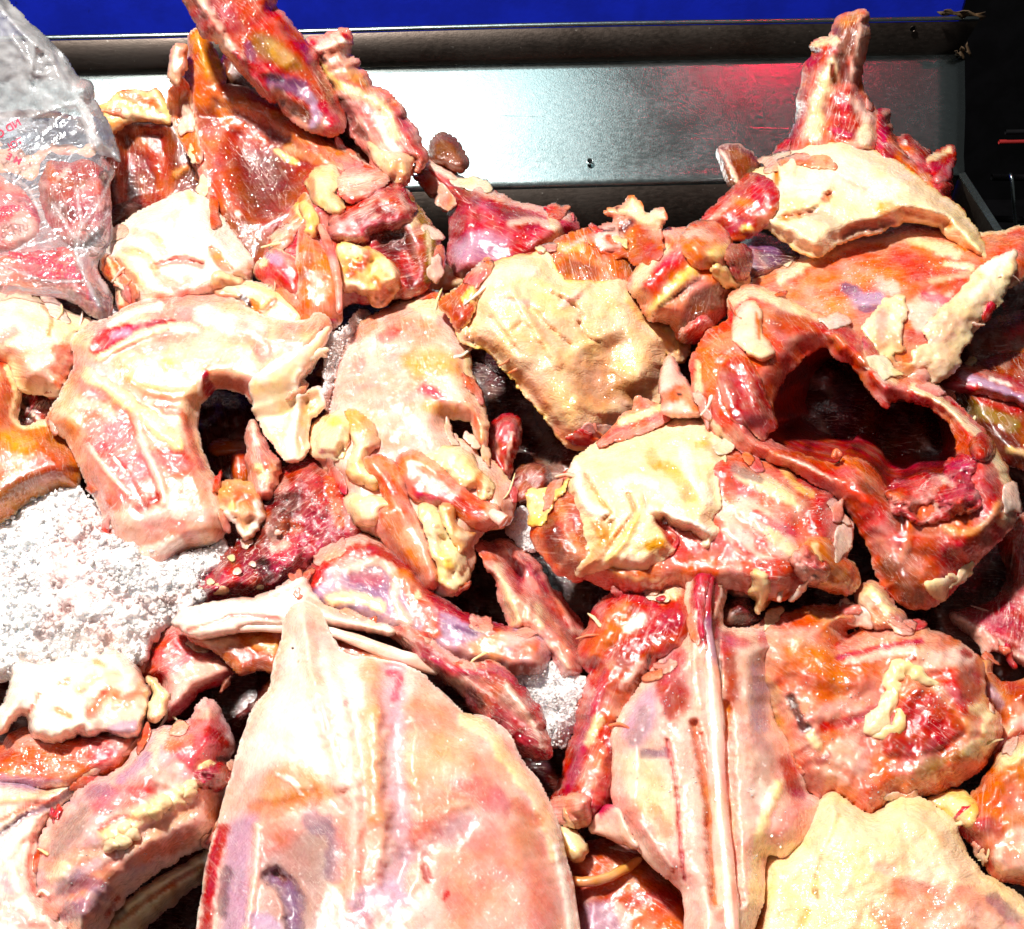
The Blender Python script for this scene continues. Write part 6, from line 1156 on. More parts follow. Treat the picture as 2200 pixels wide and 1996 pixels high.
o = relief(t, 'body', [(235, 1310), (330, 1200), (460, 1085), (640, 985), (760, 840), (850, 790), (1000, 740), (1050, 660), (1085, 620), (1150, 680), (1192, 760), (1212, 850), (1200, 960), (1232, 1040), (1185, 1180), (1190, 1260), (1140, 1340), (1000, 1420), (760, 1560), (620, 1700), (540, 1840), (420, 1900), (300, 1780), (225, 1660), (200, 1580), (215, 1450)],
       'LP', 'LV', life=.3, lift=[(300, 1300, 10), (1100, 700, 20), (1150, 1250, -20), (450, 1800, 10), (700, 1150, 60), (600, 1400, 50)], dome=90, back=150, er=170, mat='film', rough=5, wr=(14, 60), step=5, st=[
           A([(860, 830), (1000, 760), (1090, 640), (1180, 740), (1200, 900), (1140, 950), (1000, 1010), (920, 940)], 'PR', a=.7, soft=30, rough=30, h=14), S([(1060, 690), (1130, 690)], 40, 'LP', a=.7), S([(900, 860), (980, 850)], 60, 'SA', h=20, a=.9), S([(1100, 800), (1180, 850)], 50, 'RD', h=12), S([(1150, 930), (1200, 940)], 20, 'BK', h=-14, a=.7), S([(860, 800), (800, 930), (880, 1050), (960, 1100)], 40, 'LP', h=20), A([(460, 1160), (640, 1050), (760, 1000), (830, 1100), (740, 1180), (620, 1220), (520, 1240)], 'PR', a=.55, soft=40), S([(640, 1040), (780, 920)], 40, 'LV', a=.9, h=8), S([(480, 1120), (560, 1100)], 50, 'PU', a=.6), S([(700, 1100), (800, 1080)], 44, 'SR', a=.7, h=-10), S([(560, 1330), (680, 1290), (800, 1210), (920, 1150), (1020, 1100)], 60, 'LY', h=30, a=.95), S([(560, 1370), (650, 1360)], 40, 'CR', h=20), S([(640, 1250)], 26, 'WH', h=8), S([(530, 1300), (640, 1240), (740, 1260)], 24, 'SR', a=.7, h=-14), S([(260, 1500), (420, 1440), (560, 1400), (760, 1340), (1000, 1200)], 60, 'TN', a=.6, h=-12), A([(260, 1320), (400, 1180), (470, 1180), (460, 1320), (360, 1420), (260, 1480)], 'GY', a=.8, soft=40), S([(270, 1560), (340, 1500)], 50, 'LY', a=.7, h=12), S([(360, 1640), (520, 1560), (720, 1460), (1000, 1340)], 60, 'SA', a=.75, h=-14), S([(330, 1620), (440, 1580), (560, 1640)], 70, 'PU', a=.6), S([(360, 1740), (480, 1700)], 70, 'PU', a=.7), S([(560, 1760), (620, 1660)], 20, 'RD', a=.8, h=-12), S([(1060, 1100), (1130, 1200)], 80, 'SA', a=.9)])
flecks(t, o, 'J', [(300, 1300), (700, 1000), (1100, 700), (1150, 1100), (700, 1500), (400, 1700)], 160, size=(0.8, 2.6), seed=16)
for k, (x, y, r) in enumerate(((1010, 1070, 34), (1000, 1110, 30), (1100, 980, 32), (1070, 990, 26), (1130, 985, 22), (660, 1300, 30), (700, 1330, 34), (640, 1370, 40), (580, 1390, 30), (860, 1170, 40), (820, 1220, 34))):
    relief(t, 'fat_bead', [(x + r * math.cos(a) * (1.1 + .3 * math.sin(3 * a + k)), y + r * math.sin(a) * (1.05 + .2 * math.cos(2 * a + k))) for a in [i * math.pi / 4 for i in range(8)]], 'LY', 'CR', lift=150 if x < 1000 else 120, dome=r * .55, back=r * .5, er=r, mat='fat', step=3.2, rough=1.5, wr=(3, 12))
relief(t, 'red_shreds', [(1040, 1010), (1090, 990), (1160, 970), (1210, 1010), (1225, 1050), (1190, 1085), (1120, 1080), (1060, 1060)], 'RD', 'PR', lift=70, dome=40, back=40, er=40, mat='blood', rough=7, wr=(16, 16), mess=(18, 14))
t = Thing('chicken_scrap', 'long folded strip of cream skin in the bottom left beside the breast', 'skin', 'J', (850, 1650), 60)
relief(t, 'skin', [(520, 1900), (560, 1800), (700, 1660), (880, 1550), (1060, 1440), (1140, 1340), (1145, 1440), (1110, 1510), (1060, 1570), (920, 1680), (780, 1800), (700, 1930), (580, 1960)], 'CR', 'LY', lift=[(600, 1850, 20), (1120, 1400, 10), (850, 1620, 20)], dome=40, back=60, er=60, mat='skin', rough=4, crk=6, rim=('LP', 8), st=[S([(620, 1800), (820, 1650), (1060, 1500)], 20, 'OR', h=-24, a=.8), S([(600, 1760), (780, 1630), (1000, 1500)], 24, 'CR', h=18), S([(1090, 1460), (1110, 1500)], 30, 'WH', h=12), S([(560, 1800), (640, 1740)], 30, 'DR', a=.6)])

# --- right front carcass with the keel
t = Thing('chicken_carcass', 'skinned carcass at the bottom right of centre with a long shiny white keel bone', 'carcass', 'L', (900, 1000), 190)
relief(t, 'side_meat', [(330, 560), (375, 430), (420, 330), (500, 275), (640, 265), (660, 290), (740, 250), (820, 290), (860, 400), (800, 520), (640, 640), (520, 800), (500, 1000), (460, 1180), (410, 1290), (320, 1330), (230, 1240), (215, 1220), (260, 1100), (290, 1000), (320, 860), (345, 720), (400, 640)],
       'SR', 'OR', grow=14, lift=[(450, 350, -60), (800, 350, -20), (300, 1200, -70)], dome=60, back=120, er=100, mat='film', rough=5, wr=(14, 40), step=5, st=[A([(340, 560), (420, 350), (540, 290), (560, 420), (480, 520), (400, 600)], 'OR', a=.8, soft=40, h=10), S([(540, 430), (600, 390)], 36, 'WH', h=10), S([(690, 270), (740, 260)], 50, 'CR', h=14), S([(740, 400), (620, 480), (520, 550)], 70, 'RD', a=.85, h=10), S([(700, 430), (780, 360)], 60, 'RD', h=8), S([(600, 600), (520, 700)], 30, 'LP', h=10), S([(440, 640), (380, 800), (320, 1000), (260, 1160)], 30, 'MG', a=.7, h=10), S([(400, 860), (360, 960)], 34, 'LY', h=10, a=.8), S([(460, 880), (470, 1060), (450, 1200)], 36, 'RD', a=.95, h=14), S([(400, 1000), (340, 1150)], 60, 'SA', h=16, a=.9), S([(240, 1200), (300, 1180)], 36, 'RD', h=10), S([(640, 560), (620, 660)], 12, 'BK', h=-14, a=.8)])
o = relief(t, 'body', [(815, 300), (830, 200), (870, 120), (920, 62), (985, 75), (1003, 160), (985, 280), (965, 340), (985, 440), (1090, 440), (1200, 450), (1290, 500), (1290, 560), (1210, 580), (1190, 700), (1210, 860), (1270, 960), (1300, 1060), (1340, 1120), (1370, 1210), (1430, 1245), (1385, 1380), (1280, 1480), (1170, 1490), (1155, 1700), (1112, 1829), (1120, 2050), (840, 2050), (812, 1720), (795, 1640), (690, 1560), (590, 1450), (500, 1300), (470, 1200), (480, 1050), (480, 900), (600, 710), (650, 640), (760, 520), (805, 440)],
       'LP', 'PK', lift=[(900, 100, 10), (550, 1000, 0), (1350, 1200, -70), (980, 2000, 20)], dome=70, back=150, er=130, mat='wet', rough=2.5, wr=(5, 90), life=.25, step=4.5, st=[
           A([(830, 200), (920, 70), (990, 90), (1000, 200), (960, 340), (970, 460), (880, 520), (830, 420)], 'RD', a=.95, soft=16), S([(870, 180), (850, 300), (880, 460)], 26, 'MG', h=24, a=.8), S([(985, 130), (975, 260), (940, 380)], 16, 'LP', h=14, a=.8), S([(930, 200), (920, 330)], 40, 'RD', h=-20), S([(905, 120), (950, 90)], 24, 'SR', h=8), A([(660, 640), (800, 480), (830, 700), (830, 880), (700, 900), (660, 800)], 'RD', a=.9, soft=50, rough=40), S([(700, 660), (780, 560)], 50, 'MG', a=.6), S([(1000, 480), (1020, 650), (1030, 800)], 60, 'RD', a=.85, soft=.8), S([(1060, 800), (1050, 860)], 44, 'PK', a=.8), S([(850, 350), (850, 600), (880, 800)], 12, 'LP', h=12), S([(960, 480), (965, 700)], 14, 'DR', a=.6, h=-18),
           A([(500, 880), (650, 680), (680, 800), (660, 920), (560, 1000)], 'LV', a=.8, soft=40), S([(620, 820), (560, 940)], 44, 'GY', a=.6), S([(620, 1020), (720, 1010)], 34, 'PU', a=.7, h=-8), S([(630, 1100), (680, 1150)], 50, 'OR', a=.6), A([(490, 1050), (600, 1000), (740, 1100), (760, 1400), (680, 1480), (560, 1300)], 'LY', a=.5, soft=50), S([(720, 950), (760, 1150), (780, 1400), (800, 1600)], 14, 'RD', h=-20, a=.85), S([(790, 900), (850, 1200), (880, 1600), (900, 1900)], 90, 'LP', h=24, a=.8), S([(850, 880), (915, 1250), (945, 1700)], 36, 'OR', a=.7, h=-50), S([(520, 1230), (640, 1400), (760, 1560)], 50, 'PK', h=14, a=.8), S([(600, 1330), (740, 1540)], 12, 'LP', h=10), S([(660, 1280), (720, 1380)], 40, 'OR', a=.5),
           S([(990, 800), (1015, 1200), (1050, 1700)], 36, 'OR', a=.75, h=-50), S([(1050, 880), (1070, 1200), (1080, 1600), (1080, 1900)], 70, 'LP', h=22, a=.9), A([(1080, 480), (1200, 470), (1180, 600), (1150, 700), (1160, 900), (1230, 1000), (1200, 1300), (1130, 1300), (1110, 1000), (1090, 700)], 'GY', a=.5, soft=40), S([(1150, 620), (1150, 880)], 50, 'LV', a=.7), S([(1180, 480), (1280, 520)], 50, 'MG', a=.7), S([(1220, 560), (1230, 540)], 40, 'PU', a=.7), S([(1020, 490), (1080, 500)], 40, 'MG', a=.7), S([(1270, 1060), (1300, 1130), (1320, 1190)], 50, 'RD', a=.9), S([(1310, 1190), (1350, 1210)], 30, 'MG', a=.7), A([(1290, 1220), (1430, 1240), (1380, 1380), (1270, 1480), (1180, 1480), (1230, 1330)], 'PK', a=.8, soft=30), S([(1180, 1470), (1290, 1460)], 44, 'LY', a=.8), S([(1240, 1160), (1180, 1300), (1140, 1480), (1120, 1700)], 34, 'LY', h=20, a=.9), S([(1140, 1180), (1180, 1240)], 60, 'WH', a=.6)])
flecks(t, o, 'L', [(500, 900), (800, 500), (980, 100), (1200, 500), (1250, 1000), (1300, 1300), (1100, 1700), (850, 1700)], 200, size=(0.8, 2.6), seed=14)
tube(t, 'keel_bone', [(945, 90, 0, 26), (915, 220, 0, 22), (900, 380, 0, 24), (910, 520, 0, 30), (925, 680, 0, 38), (935, 850, 0, 42), (950, 1100, 0, 40), (975, 1400, 0, 42), (1000, 1700, 0, 44), (1020, 2000, 0, 44)], 'LP', 'bone', c2='PK', lump=.10, rest=-4, flat=0.7, nseg=20, st=[S([(945, 80), (915, 220), (900, 380)], 90, 'RD'), S([(903, 420), (912, 560)], 60, 'PU', a=.7), S([(915, 540), (930, 760), (950, 1100), (975, 1400), (1000, 1829)], 14, 'WH', a=.9)])
relief(t, 'wing_tip', [(358, 1362), (400, 1290), (440, 1250), (490, 1270), (540, 1360), (582, 1448), (500, 1430), (420, 1395)], 'LP', 'PK', lift=10, dome=30, back=40, er=50, mat='bone', st=[S([(410, 1280), (470, 1240)], 36, 'MG', a=.9)])
relief(t, 'fat_lump', [(200, 1380), (215, 1345), (260, 1350), (310, 1390), (345, 1450), (330, 1510), (280, 1510), (230, 1460)], 'LY', 'YF', lift=-60, dome=44, back=40, er=50, mat='fat', wr=(4, 30))
relief(t, 'meat_bits', [(160, 1260), (230, 1230), (290, 1210), (360, 1230), (350, 1330), (280, 1340), (230, 1320), (180, 1310)], 'PK', 'SR', lift=-60, dome=44, back=40, er=40, mat='flesh', rough=6, wr=(18, 26), mess=(16, 22))
t = Thing('chicken_carcass', 'orange flesh with thin bent bone between the big breast and the keel carcass', 'carcass', 'L', (520, 1650), 40)
relief(t, 'body', [(220, 1480), (330, 1440), (460, 1420), (560, 1450), (680, 1560), (800, 1660), (860, 1760), (860, 2050), (300, 2050), (290, 1700), (260, 1580)], 'OR', 'SR', lift=0, dome=60, back=110, er=110, mat='film', st=[S([(380, 1460), (540, 1460)], 70, 'RD', a=.7), S([(420, 1660), (600, 1700), (760, 1680)], 60, 'SR', a=.7), A([(310, 1720), (480, 1700), (560, 1829), (520, 1950), (330, 1950)], 'LV', a=.8, soft=40), S([(640, 1740), (760, 1829)], 70, 'OR', h=12), S([(500, 1740), (530, 1800)], 40, 'LP', a=.7)])
tube(t, 'rib_bone', [(265, 1600, 70, 18), (340, 1610, 85, 22), (440, 1590, 85, 22), (540, 1540, 75, 20), (600, 1500, 60, 16)], 'TN', 'bone', c2='LY')

# --- right meat lump
t = Thing('chicken_carcass', 'chunky orange and red meat carcass with a yellow fat strip, right of the keel carcass', 'carcass', 'M', (900, 750), 140)
o = relief(t, 'body', [(240, 400), (330, 320), (480, 262), (600, 240), (740, 258), (785, 320), (720, 370), (860, 340), (1000, 340), (1100, 355), (1220, 395), (1335, 460), (1392, 540), (1402, 700), (1470, 790), (1452, 920), (1370, 1040), (1200, 1130), (1020, 1180), (920, 1245), (860, 1292), (780, 1262), (700, 1190), (600, 1160), (500, 1080), (440, 940), (380, 800), (330, 660), (270, 500)],
       'SA', 'TN', lift=[(300, 420, 0), (700, 280, -20), (1350, 600, 0), (860, 1250, -50)], dome=80, back=150, er=150, mat='film', rough=5, wr=(18, 70), mess=(8, 36), step=4.5, grow=10, st=[
           S([(480, 290), (640, 270), (760, 290)], 60, 'OR', h=16), S([(560, 260), (720, 300)], 30, 'TN', a=.8, h=8), A([(400, 480), (560, 380), (760, 420), (900, 520), (860, 640), (640, 740), (480, 640)], 'OR', a=.75, soft=50, h=10), S([(690, 490), (860, 450), (1100, 405)], 24, 'MG', a=.95, h=-16), S([(700, 440), (900, 390), (1000, 360)], 34, 'PK', h=14), S([(740, 510), (920, 470), (1060, 450)], 30, 'LP', h=14), S([(680, 420), (820, 360), (1000, 340)], 16, 'RD', a=.7), S([(1080, 500), (1200, 500), (1330, 470)], 70, 'LP', a=.85, h=12), S([(1040, 500), (1060, 490)], 24, 'RD'), S([(1310, 460), (1340, 480)], 24, 'RD', a=.9), A([(1100, 560), (1260, 520), (1390, 560), (1390, 720), (1300, 780), (1200, 640)], 'PR', a=.7, soft=30), A([(1000, 680), (1120, 620), (1250, 740), (1330, 840), (1240, 920), (1120, 980), (940, 980), (900, 900)], 'SR', a=.85, soft=24, h=24), S([(960, 930), (1100, 980), (1200, 920)], 70, 'RD', a=.6), S([(600, 780), (700, 730), (820, 760)], 50, 'PK', a=.9, h=16), S([(620, 830), (760, 800), (880, 740)], 34, 'PR', a=.8, h=-8), S([(460, 690), (500, 790), (550, 860)], 36, 'DR', a=.9, h=-26), S([(560, 880), (590, 920)], 34, 'LY', h=14), S([(680, 960), (760, 940), (800, 1020)], 70, 'LP', a=.75, h=14), S([(600, 1000), (640, 980)], 30, 'RD', a=.8), S([(780, 1150), (880, 1180), (860, 1260)], 90, 'OR', a=.8), S([(980, 1040), (1060, 1050), (1100, 1000)], 50, 'PK', a=.8, h=12), S([(1380, 740), (1440, 780), (1420, 900), (1340, 960)], 50, 'LY', h=20, a=.9), S([(1100, 1040), (1260, 980), (1360, 960)], 50, 'OL', a=.6), S([(1000, 1160), (1160, 1110), (1240, 1040)], 40, 'SA', h=10), S([(330, 600), (380, 680)], 60, 'TN', h=14), S([(360, 740), (400, 860)], 44, 'TN', a=.8, h=8), S([(720, 1100), (640, 1060)], 40, 'LP', h=10, a=.6)])
flecks(t, o, 'M', [(350, 450), (900, 350), (1350, 600), (1350, 900), (900, 1200), (600, 1000)], 220, size=(0.8, 2.6), seed=15)
tube(t, 'fat_strip', [(820, 860, 0, 20), (870, 820, 0, 44), (920, 750, 0, 40), (960, 670, 0, 36), (955, 600, 0, 34), (1000, 548, 0, 44), (1060, 560, 0, 36), (1120, 600, 0, 24), (1190, 618, 0, 14)], 'LY', 'fat', c2='CR', lump=.32, rest=0, flat=.7, nseg=18)
tube(t, 'fat_strip', [(850, 868, 0, 20), (930, 860, 0, 36), (985, 830, 0, 30), (1000, 740, 0, 24)], 'LY', 'fat', c2='YF', lump=.3, rest=-2, flat=.6)
relief(t, 'bone_slab', [(780, 170), (850, 130), (900, 150), (960, 230), (1010, 290), (1030, 370), (960, 350), (880, 330), (820, 260)], 'TN', 'SR', lift=0, dome=36, back=50, er=40, mat='flesh', fib=(-40, 5, 16), rough=4, rim=('PK', 8), st=[S([(850, 150), (950, 260)], 40, 'LY', h=10, a=.8), S([(960, 280), (1020, 350)], 30, 'RD', a=.6)])
t = Thing('liver_piece', 'glossy dark red liver lump beside the bloody top of the keel bone', 'liver', 'L', (1060, 350), 100)
relief(t, 'body', [(955, 380), (980, 310), (1040, 265), (1100, 270), (1150, 330), (1172, 390), (1130, 420), (1060, 430), (1000, 440), (965, 430)], 'LIV', 'DR', lift=0, dome=70, back=60, er=90, mat='blood', wr=(4, 50), rough=1)
t = Thing('fat_piece', 'curled stub of yellow fat over the dark liver lump', 'fat', 'L', (1150, 250), 120)
relief(t, 'body', [(1095, 280), (1140, 260), (1140, 220), (1110, 185), (1140, 162), (1180, 180), (1198, 240), (1190, 310), (1165, 350), (1140, 310)], 'YF', 'LY', lift=30, dome=36, back=30, er=40, mat='fat')
relief(t, 'meat_bead', [(1000, 230), (1050, 215), (1110, 230), (1120, 260), (1080, 280), (1030, 275)], 'PK', 'LP', lift=10, dome=30, back=30, er=30, mat='flesh', wr=(14, 16), mess=(14, 18), step=3.5)

# --- cream skin at the bottom right
t = Thing('chicken_carcass', 'bright cream skin sheet filling the bottom right corner', 'carcass', 'M', (900, 1550), 130)
relief(t, 'skin', [(330, 1490), (440, 1440), (540, 1350), (620, 1200), (680, 1170), (760, 1230), (860, 1280), (940, 1220), (1030, 1187), (1130, 1205), (1240, 1300), (1300, 1420), (1400, 1560), (1540, 1640), (1640, 1720), (1800, 1800), (1800, 2150), (250, 2150), (280, 1800), (320, 1560)],
       'CR', 'LY', lift=[(350, 1550, -20), (1100, 1220, 0), (1600, 1750, 0), (900, 2100, 40), (800, 1500, 30), (1200, 1800, 30)], dome=60, back=140, er=130, mat='skin', crk=3, wr=(18, 140), rough=3, step=5, st=[S([(700, 1260), (660, 1380), (600, 1500), (570, 1650)], 12, 'YE', h=-16, a=.6), S([(660, 1300), (620, 1450)], 40, 'LY', h=14), S([(580, 1640), (590, 1670)], 16, 'OL', a=.8, h=-8), A([(880, 1720), (940, 1580), (1060, 1600), (1300, 1590), (1450, 1640), (1560, 1740), (1650, 1829), (1600, 2000), (900, 2000), (860, 1829)], 'PK', a=.75, soft=50, rough=40), S([(900, 1760), (960, 1829)], 80, 'SA', a=.7), S([(1000, 1620), (1160, 1680), (1120, 1760)], 60, 'SA', a=.6, h=-8), S([(1180, 1829), (1320, 1760), (1450, 1820)], 70, 'LP', h=10, a=.8), S([(1460, 1680), (1560, 1780)], 50, 'PU', a=.5), S([(880, 1520), (960, 1540)], 40, 'LP', a=.6, h=-8), S([(400, 1500), (360, 1700), (330, 1900)], 40, 'LY', h=14), S([(1380, 1540), (1500, 1620), (1640, 1720)], 44, 'LY', h=20), S([(320, 1720), (290, 1829)], 40, 'OR', a=.7), S([(500, 1829), (540, 1740)], 24, 'YE', a=.6, h=-10)])
t = Thing('chicken_carcass', 'orange and pink carcass cut off by the right edge, with yellow fat at its side', 'carcass', 'M', (1520, 1300), 110)
relief(t, 'body', [(1255, 1290), (1330, 1230), (1370, 1160), (1440, 1060), (1520, 940), (1620, 880), (1800, 840), (1850, 1200), (1850, 1650), (1700, 1640), (1560, 1580), (1460, 1560), (1390, 1460), (1300, 1360)], 'OR', 'SA', lift=[(1350, 1250, 0), (1750, 1000, 10), (1700, 1550, 0)], dome=60, back=120, er=100, mat='film', wr=(14, 50), rough=5, st=[A([(1480, 960), (1620, 890), (1700, 900), (1620, 1010), (1520, 1050), (1460, 1060)], 'LY', h=20, soft=24, a=.9), S([(1480, 1120), (1600, 1080)], 90, 'OR', a=.8), A([(1430, 1480), (1520, 1340), (1620, 1320), (1700, 1440), (1600, 1560), (1480, 1560)], 'LP', a=.85, soft=30, h=12), S([(1400, 1320), (1480, 1330)], 60, 'SR', a=.8, h=10), S([(1280, 1330), (1360, 1400), (1440, 1520)], 30, 'SR', a=.9), S([(1520, 1420), (1560, 1500)], 40, 'PK', a=.8)])
relief(t, 'fat_lump', [(1130, 1190), (1180, 1160), (1260, 1140), (1330, 1160), (1375, 1220), (1380, 1290), (1330, 1320), (1260, 1290), (1190, 1240)], 'YF', 'YE', lift=30, dome=44, back=40, er=50, mat='fat', wr=(8, 40), st=[S([(1180, 1180), (1300, 1230)], 40, 'LY', h=8)])
t = Thing('chicken_carcass', 'partly hidden red and pink carcass at the right edge above the orange one', 'carcass', 'M', (1560, 720), 40)
relief(t, 'body', [(1380, 560), (1430, 500), (1450, 570), (1530, 620), (1620, 590), (1850, 500), (1850, 900), (1620, 900), (1500, 980), (1420, 1050), (1380, 1000), (1470, 860), (1480, 780), (1400, 690)], 'OR', 'SR', lift=[(1420, 560, 0), (1800, 600, 10), (1450, 980, -20)], dome=50, back=110, er=80, mat='film', rough=5, wr=(14, 40), st=[S([(1420, 520), (1440, 620), (1480, 700)], 44, 'TN', a=.8, h=12), S([(1440, 640), (1490, 720)], 34, 'LV', a=.7), S([(1560, 650), (1640, 680)], 60, 'RD', a=.8), S([(1560, 820), (1640, 790)], 44, 'LP', h=12), S([(1400, 1020), (1440, 1060)], 40, 'DR', a=.7), S([(1480, 840), (1560, 860)], 40, 'LY', a=.6)])

# ---------------------------------------------------------------- the carcasses under the top layer: only dark meat in the gaps
t = Thing('chicken_carcasses', 'shaded mass of red carcasses buried beneath the top layer of the heap', 'carcasses', 'P', (1100, 1200), 0)
t.o['kind'] = 'stuff'
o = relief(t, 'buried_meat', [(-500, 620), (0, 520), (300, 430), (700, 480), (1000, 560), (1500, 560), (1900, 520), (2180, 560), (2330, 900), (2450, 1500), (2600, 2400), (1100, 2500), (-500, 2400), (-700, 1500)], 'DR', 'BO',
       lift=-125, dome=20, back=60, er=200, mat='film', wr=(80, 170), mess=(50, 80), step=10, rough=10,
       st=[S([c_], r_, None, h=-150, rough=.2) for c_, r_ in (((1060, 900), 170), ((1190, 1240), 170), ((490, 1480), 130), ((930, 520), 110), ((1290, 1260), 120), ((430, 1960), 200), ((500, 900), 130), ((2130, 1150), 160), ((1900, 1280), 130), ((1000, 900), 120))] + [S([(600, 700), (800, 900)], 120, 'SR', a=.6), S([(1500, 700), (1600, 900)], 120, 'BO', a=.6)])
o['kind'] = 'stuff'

# ---------------------------------------------------------------- crushed ice
def ice_patch(label, space, outline, lift, n, dome=40, back=60, size=(2.0, 6.0), er=90, seed=1, mess=(26, 26)):
    t = Thing('crushed_ice', label, 'ice', space, outline[0], 0)
    t.o['kind'] = 'stuff'
    relief(t, 'ice_bed', outline, 'ICE', lift=lift, dome=dome, back=back, er=er, mat='ice', wr=(16, 60), mess=mess, crk=6, rough=9, fine=3, step=4.5)
    r = np.random.RandomState(seed)
    q = smooth_poly(tp(space, outline), 4)
    lo, hi = q.min(0), q.max(0)
    P = lo + r.rand(n * 3, 2) * (hi - lo)
    d, _ = sdist(P, [q])
    P = P[d > -5][:n]; d = d[d > -5][:n]
    sc = SP[space][2]
    L = lift_field(space, lift, P[:, 0], P[:, 1]) + dome * np.sqrt(np.clip(1 - (1 - np.clip(d / (er * sc), 0, 1)) ** 2, 0, 1)) + r.rand(len(P)) * 10 + 2
    C0 = unproj(P[:, 0], P[:, 1], L)
    V = []; F = []
    for i in range(len(P)):
        s = size[0] + (size[1] - size[0]) * r.rand() ** 2.5
        v = IV * (0.6 + 0.7 * r.rand(12, 1)) * (0.6 + 0.8 * r.rand(3)) * s * 2.0e-4
        V.append(v + C0[i]); F.append(IF + 12 * i)
    o = add_mesh('ice_crystals', np.vstack(V), np.vstack(F), 'ice', t, smooth=True)
    o['kind'] = 'stuff'
    return t

ice_patch('big white mound of crushed ice at the left edge', 'P', [(-120, 1090), (0, 1100), (40, 1075), (90, 1050), (150, 1045), (200, 1080), (250, 1120), (300, 1150), (360, 1190), (440, 1250), (430, 1290), (380, 1320), (330, 1370), (300, 1420), (250, 1430), (120, 1425), (0, 1460), (-140, 1470)],
          [(-50, 1150, 30), (400, 1260, 90), (100, 1450, 70), (250, 1230, 120)], 2400, dome=50, back=120, seed=3, size=(1.0, 8.0), mess=(34, 46))
ice_patch('patch of crushed ice between wishbone piece and keel carcass', 'K', [(1540, 620), (1640, 580), (1760, 560), (1860, 640), (1960, 680), (1990, 800), (1900, 900), (1850, 990), (1790, 960), (1740, 830), (1640, 720)], [(1600, 620, 110), (1900, 700, 110), (1800, 950, 60)], 420, dome=30, seed=5, size=(1.0, 4.5), mess=(14, 34))
ice_patch('sprinkle of ice slush against the left side of the yellowish back plate', 'G', [(430, 330), (500, 260), (600, 200), (660, 230), (640, 320), (560, 420), (480, 560), (460, 700), (400, 720), (380, 560), (400, 430)], [(560, 250, 90), (420, 700, 110), (480, 400, 120)], 420, dome=14, back=40, er=50, seed=7, size=(1.5, 4))
ice_patch('greyish ice slush at the foot of the pelvis carcass', 'E', [(920, 1700), (1000, 1600), (1060, 1540), (1160, 1520), (1230, 1480), (1260, 1520), (1220, 1600), (1130, 1690), (1080, 1760), (980, 1829), (880, 1829)], [(1000, 1650, 110), (1220, 1510, 90), (950, 1800, 110)], 420, dome=18, back=40, er=50, seed=8, size=(1.5, 4))
ice_patch('bit of ice slush left of the yellow skinned carcass', 'G', [(1420, 1360), (1480, 1310), (1560, 1360), (1590, 1450), (1560, 1530), (1480, 1480), (1430, 1420)], 20, 160, dome=16, back=40, er=50, seed=9, size=(1.5, 4))

# ---------------------------------------------------------------- plastic bag
def plastic():
    m, nt, out = newmat('bag_plastic')
    g = N(nt, 'ShaderNodeNewGeometry'); pos = g.outputs['Position']
    tr = N(nt, 'ShaderNodeBsdfTransparent'); tr.inputs[0].default_value = (0.93, 0.95, 0.97, 1)
    gl = N(nt, 'ShaderNodeBsdfGlossy'); gl.inputs['Roughness'].default_value = 0.2; gl.inputs[0].default_value = (0.95, 0.97, 1, 1)
    df = N(nt, 'ShaderNodeBsdfTranslucent'); df.inputs[0].default_value = (0.95, 0.96, 0.98, 1)
    d2 = N(nt, 'ShaderNodeBsdfDiffuse'); d2.inputs[0].default_value = (0.95, 0.96, 0.98, 1)
    bp = N(nt, 'ShaderNodeBump'); bp.inputs['Strength'].default_value = 0.18; bp.inputs['Distance'].default_value = 0.003
    n1 = noise(nt, pos, 48, 2, 0.5, 1.6)
    rid = math_node(nt, 'ABSOLUTE', math_node(nt, 'SUBTRACT', n1, 0.5))
    nt.links.new(ramp(nt, rid, 0.0, 0.07, 1, 0), bp.inputs['Height'])
    nt.links.new(bp.outputs[0], gl.inputs['Normal'])
    m0 = N(nt, 'ShaderNodeMixShader'); m0.inputs[0].default_value = 0.5
    nt.links.new(df.outputs[0], m0.inputs[1]); nt.links.new(d2.outputs[0], m0.inputs[2])
    m1 = N(nt, 'ShaderNodeMixShader')
    at = N(nt, 'ShaderNodeAttribute', attribute_name='Col')
    sx = N(nt, 'ShaderNodeSeparateColor'); nt.links.new(at.outputs['Color'], sx.inputs[0])
    nt.links.new(math_node(nt, 'MULTIPLY', sx.outputs[0], ramp(nt, noise(nt, pos, 60, 5, 0.6, 1.0), 0.35, 0.7, 0.6, 1.15), True), m1.inputs[0])
    nt.links.new(tr.outputs[0], m1.inputs[1]); nt.links.new(m0.outputs[0], m1.inputs[2])
    fr = N(nt, 'ShaderNodeFresnel'); fr.inputs[0].default_value = 1.45
    m2 = N(nt, 'ShaderNodeMixShader')
    nt.links.new(math_node(nt, 'ADD', math_node(nt, 'MULTIPLY', fr.outputs[0], 0.9), 0.05, True), m2.inputs[0])
    nt.links.new(m1.outputs[0], m2.inputs[1]); nt.links.new(gl.outputs[0], m2.inputs[2])
    nt.links.new(m2.outputs[0], out.inputs[0])
    MAT['bag_plastic'] = m
plastic()
paint_mat('red_print', (0.50, 0.015, 0.06), 0.5, 0.15)

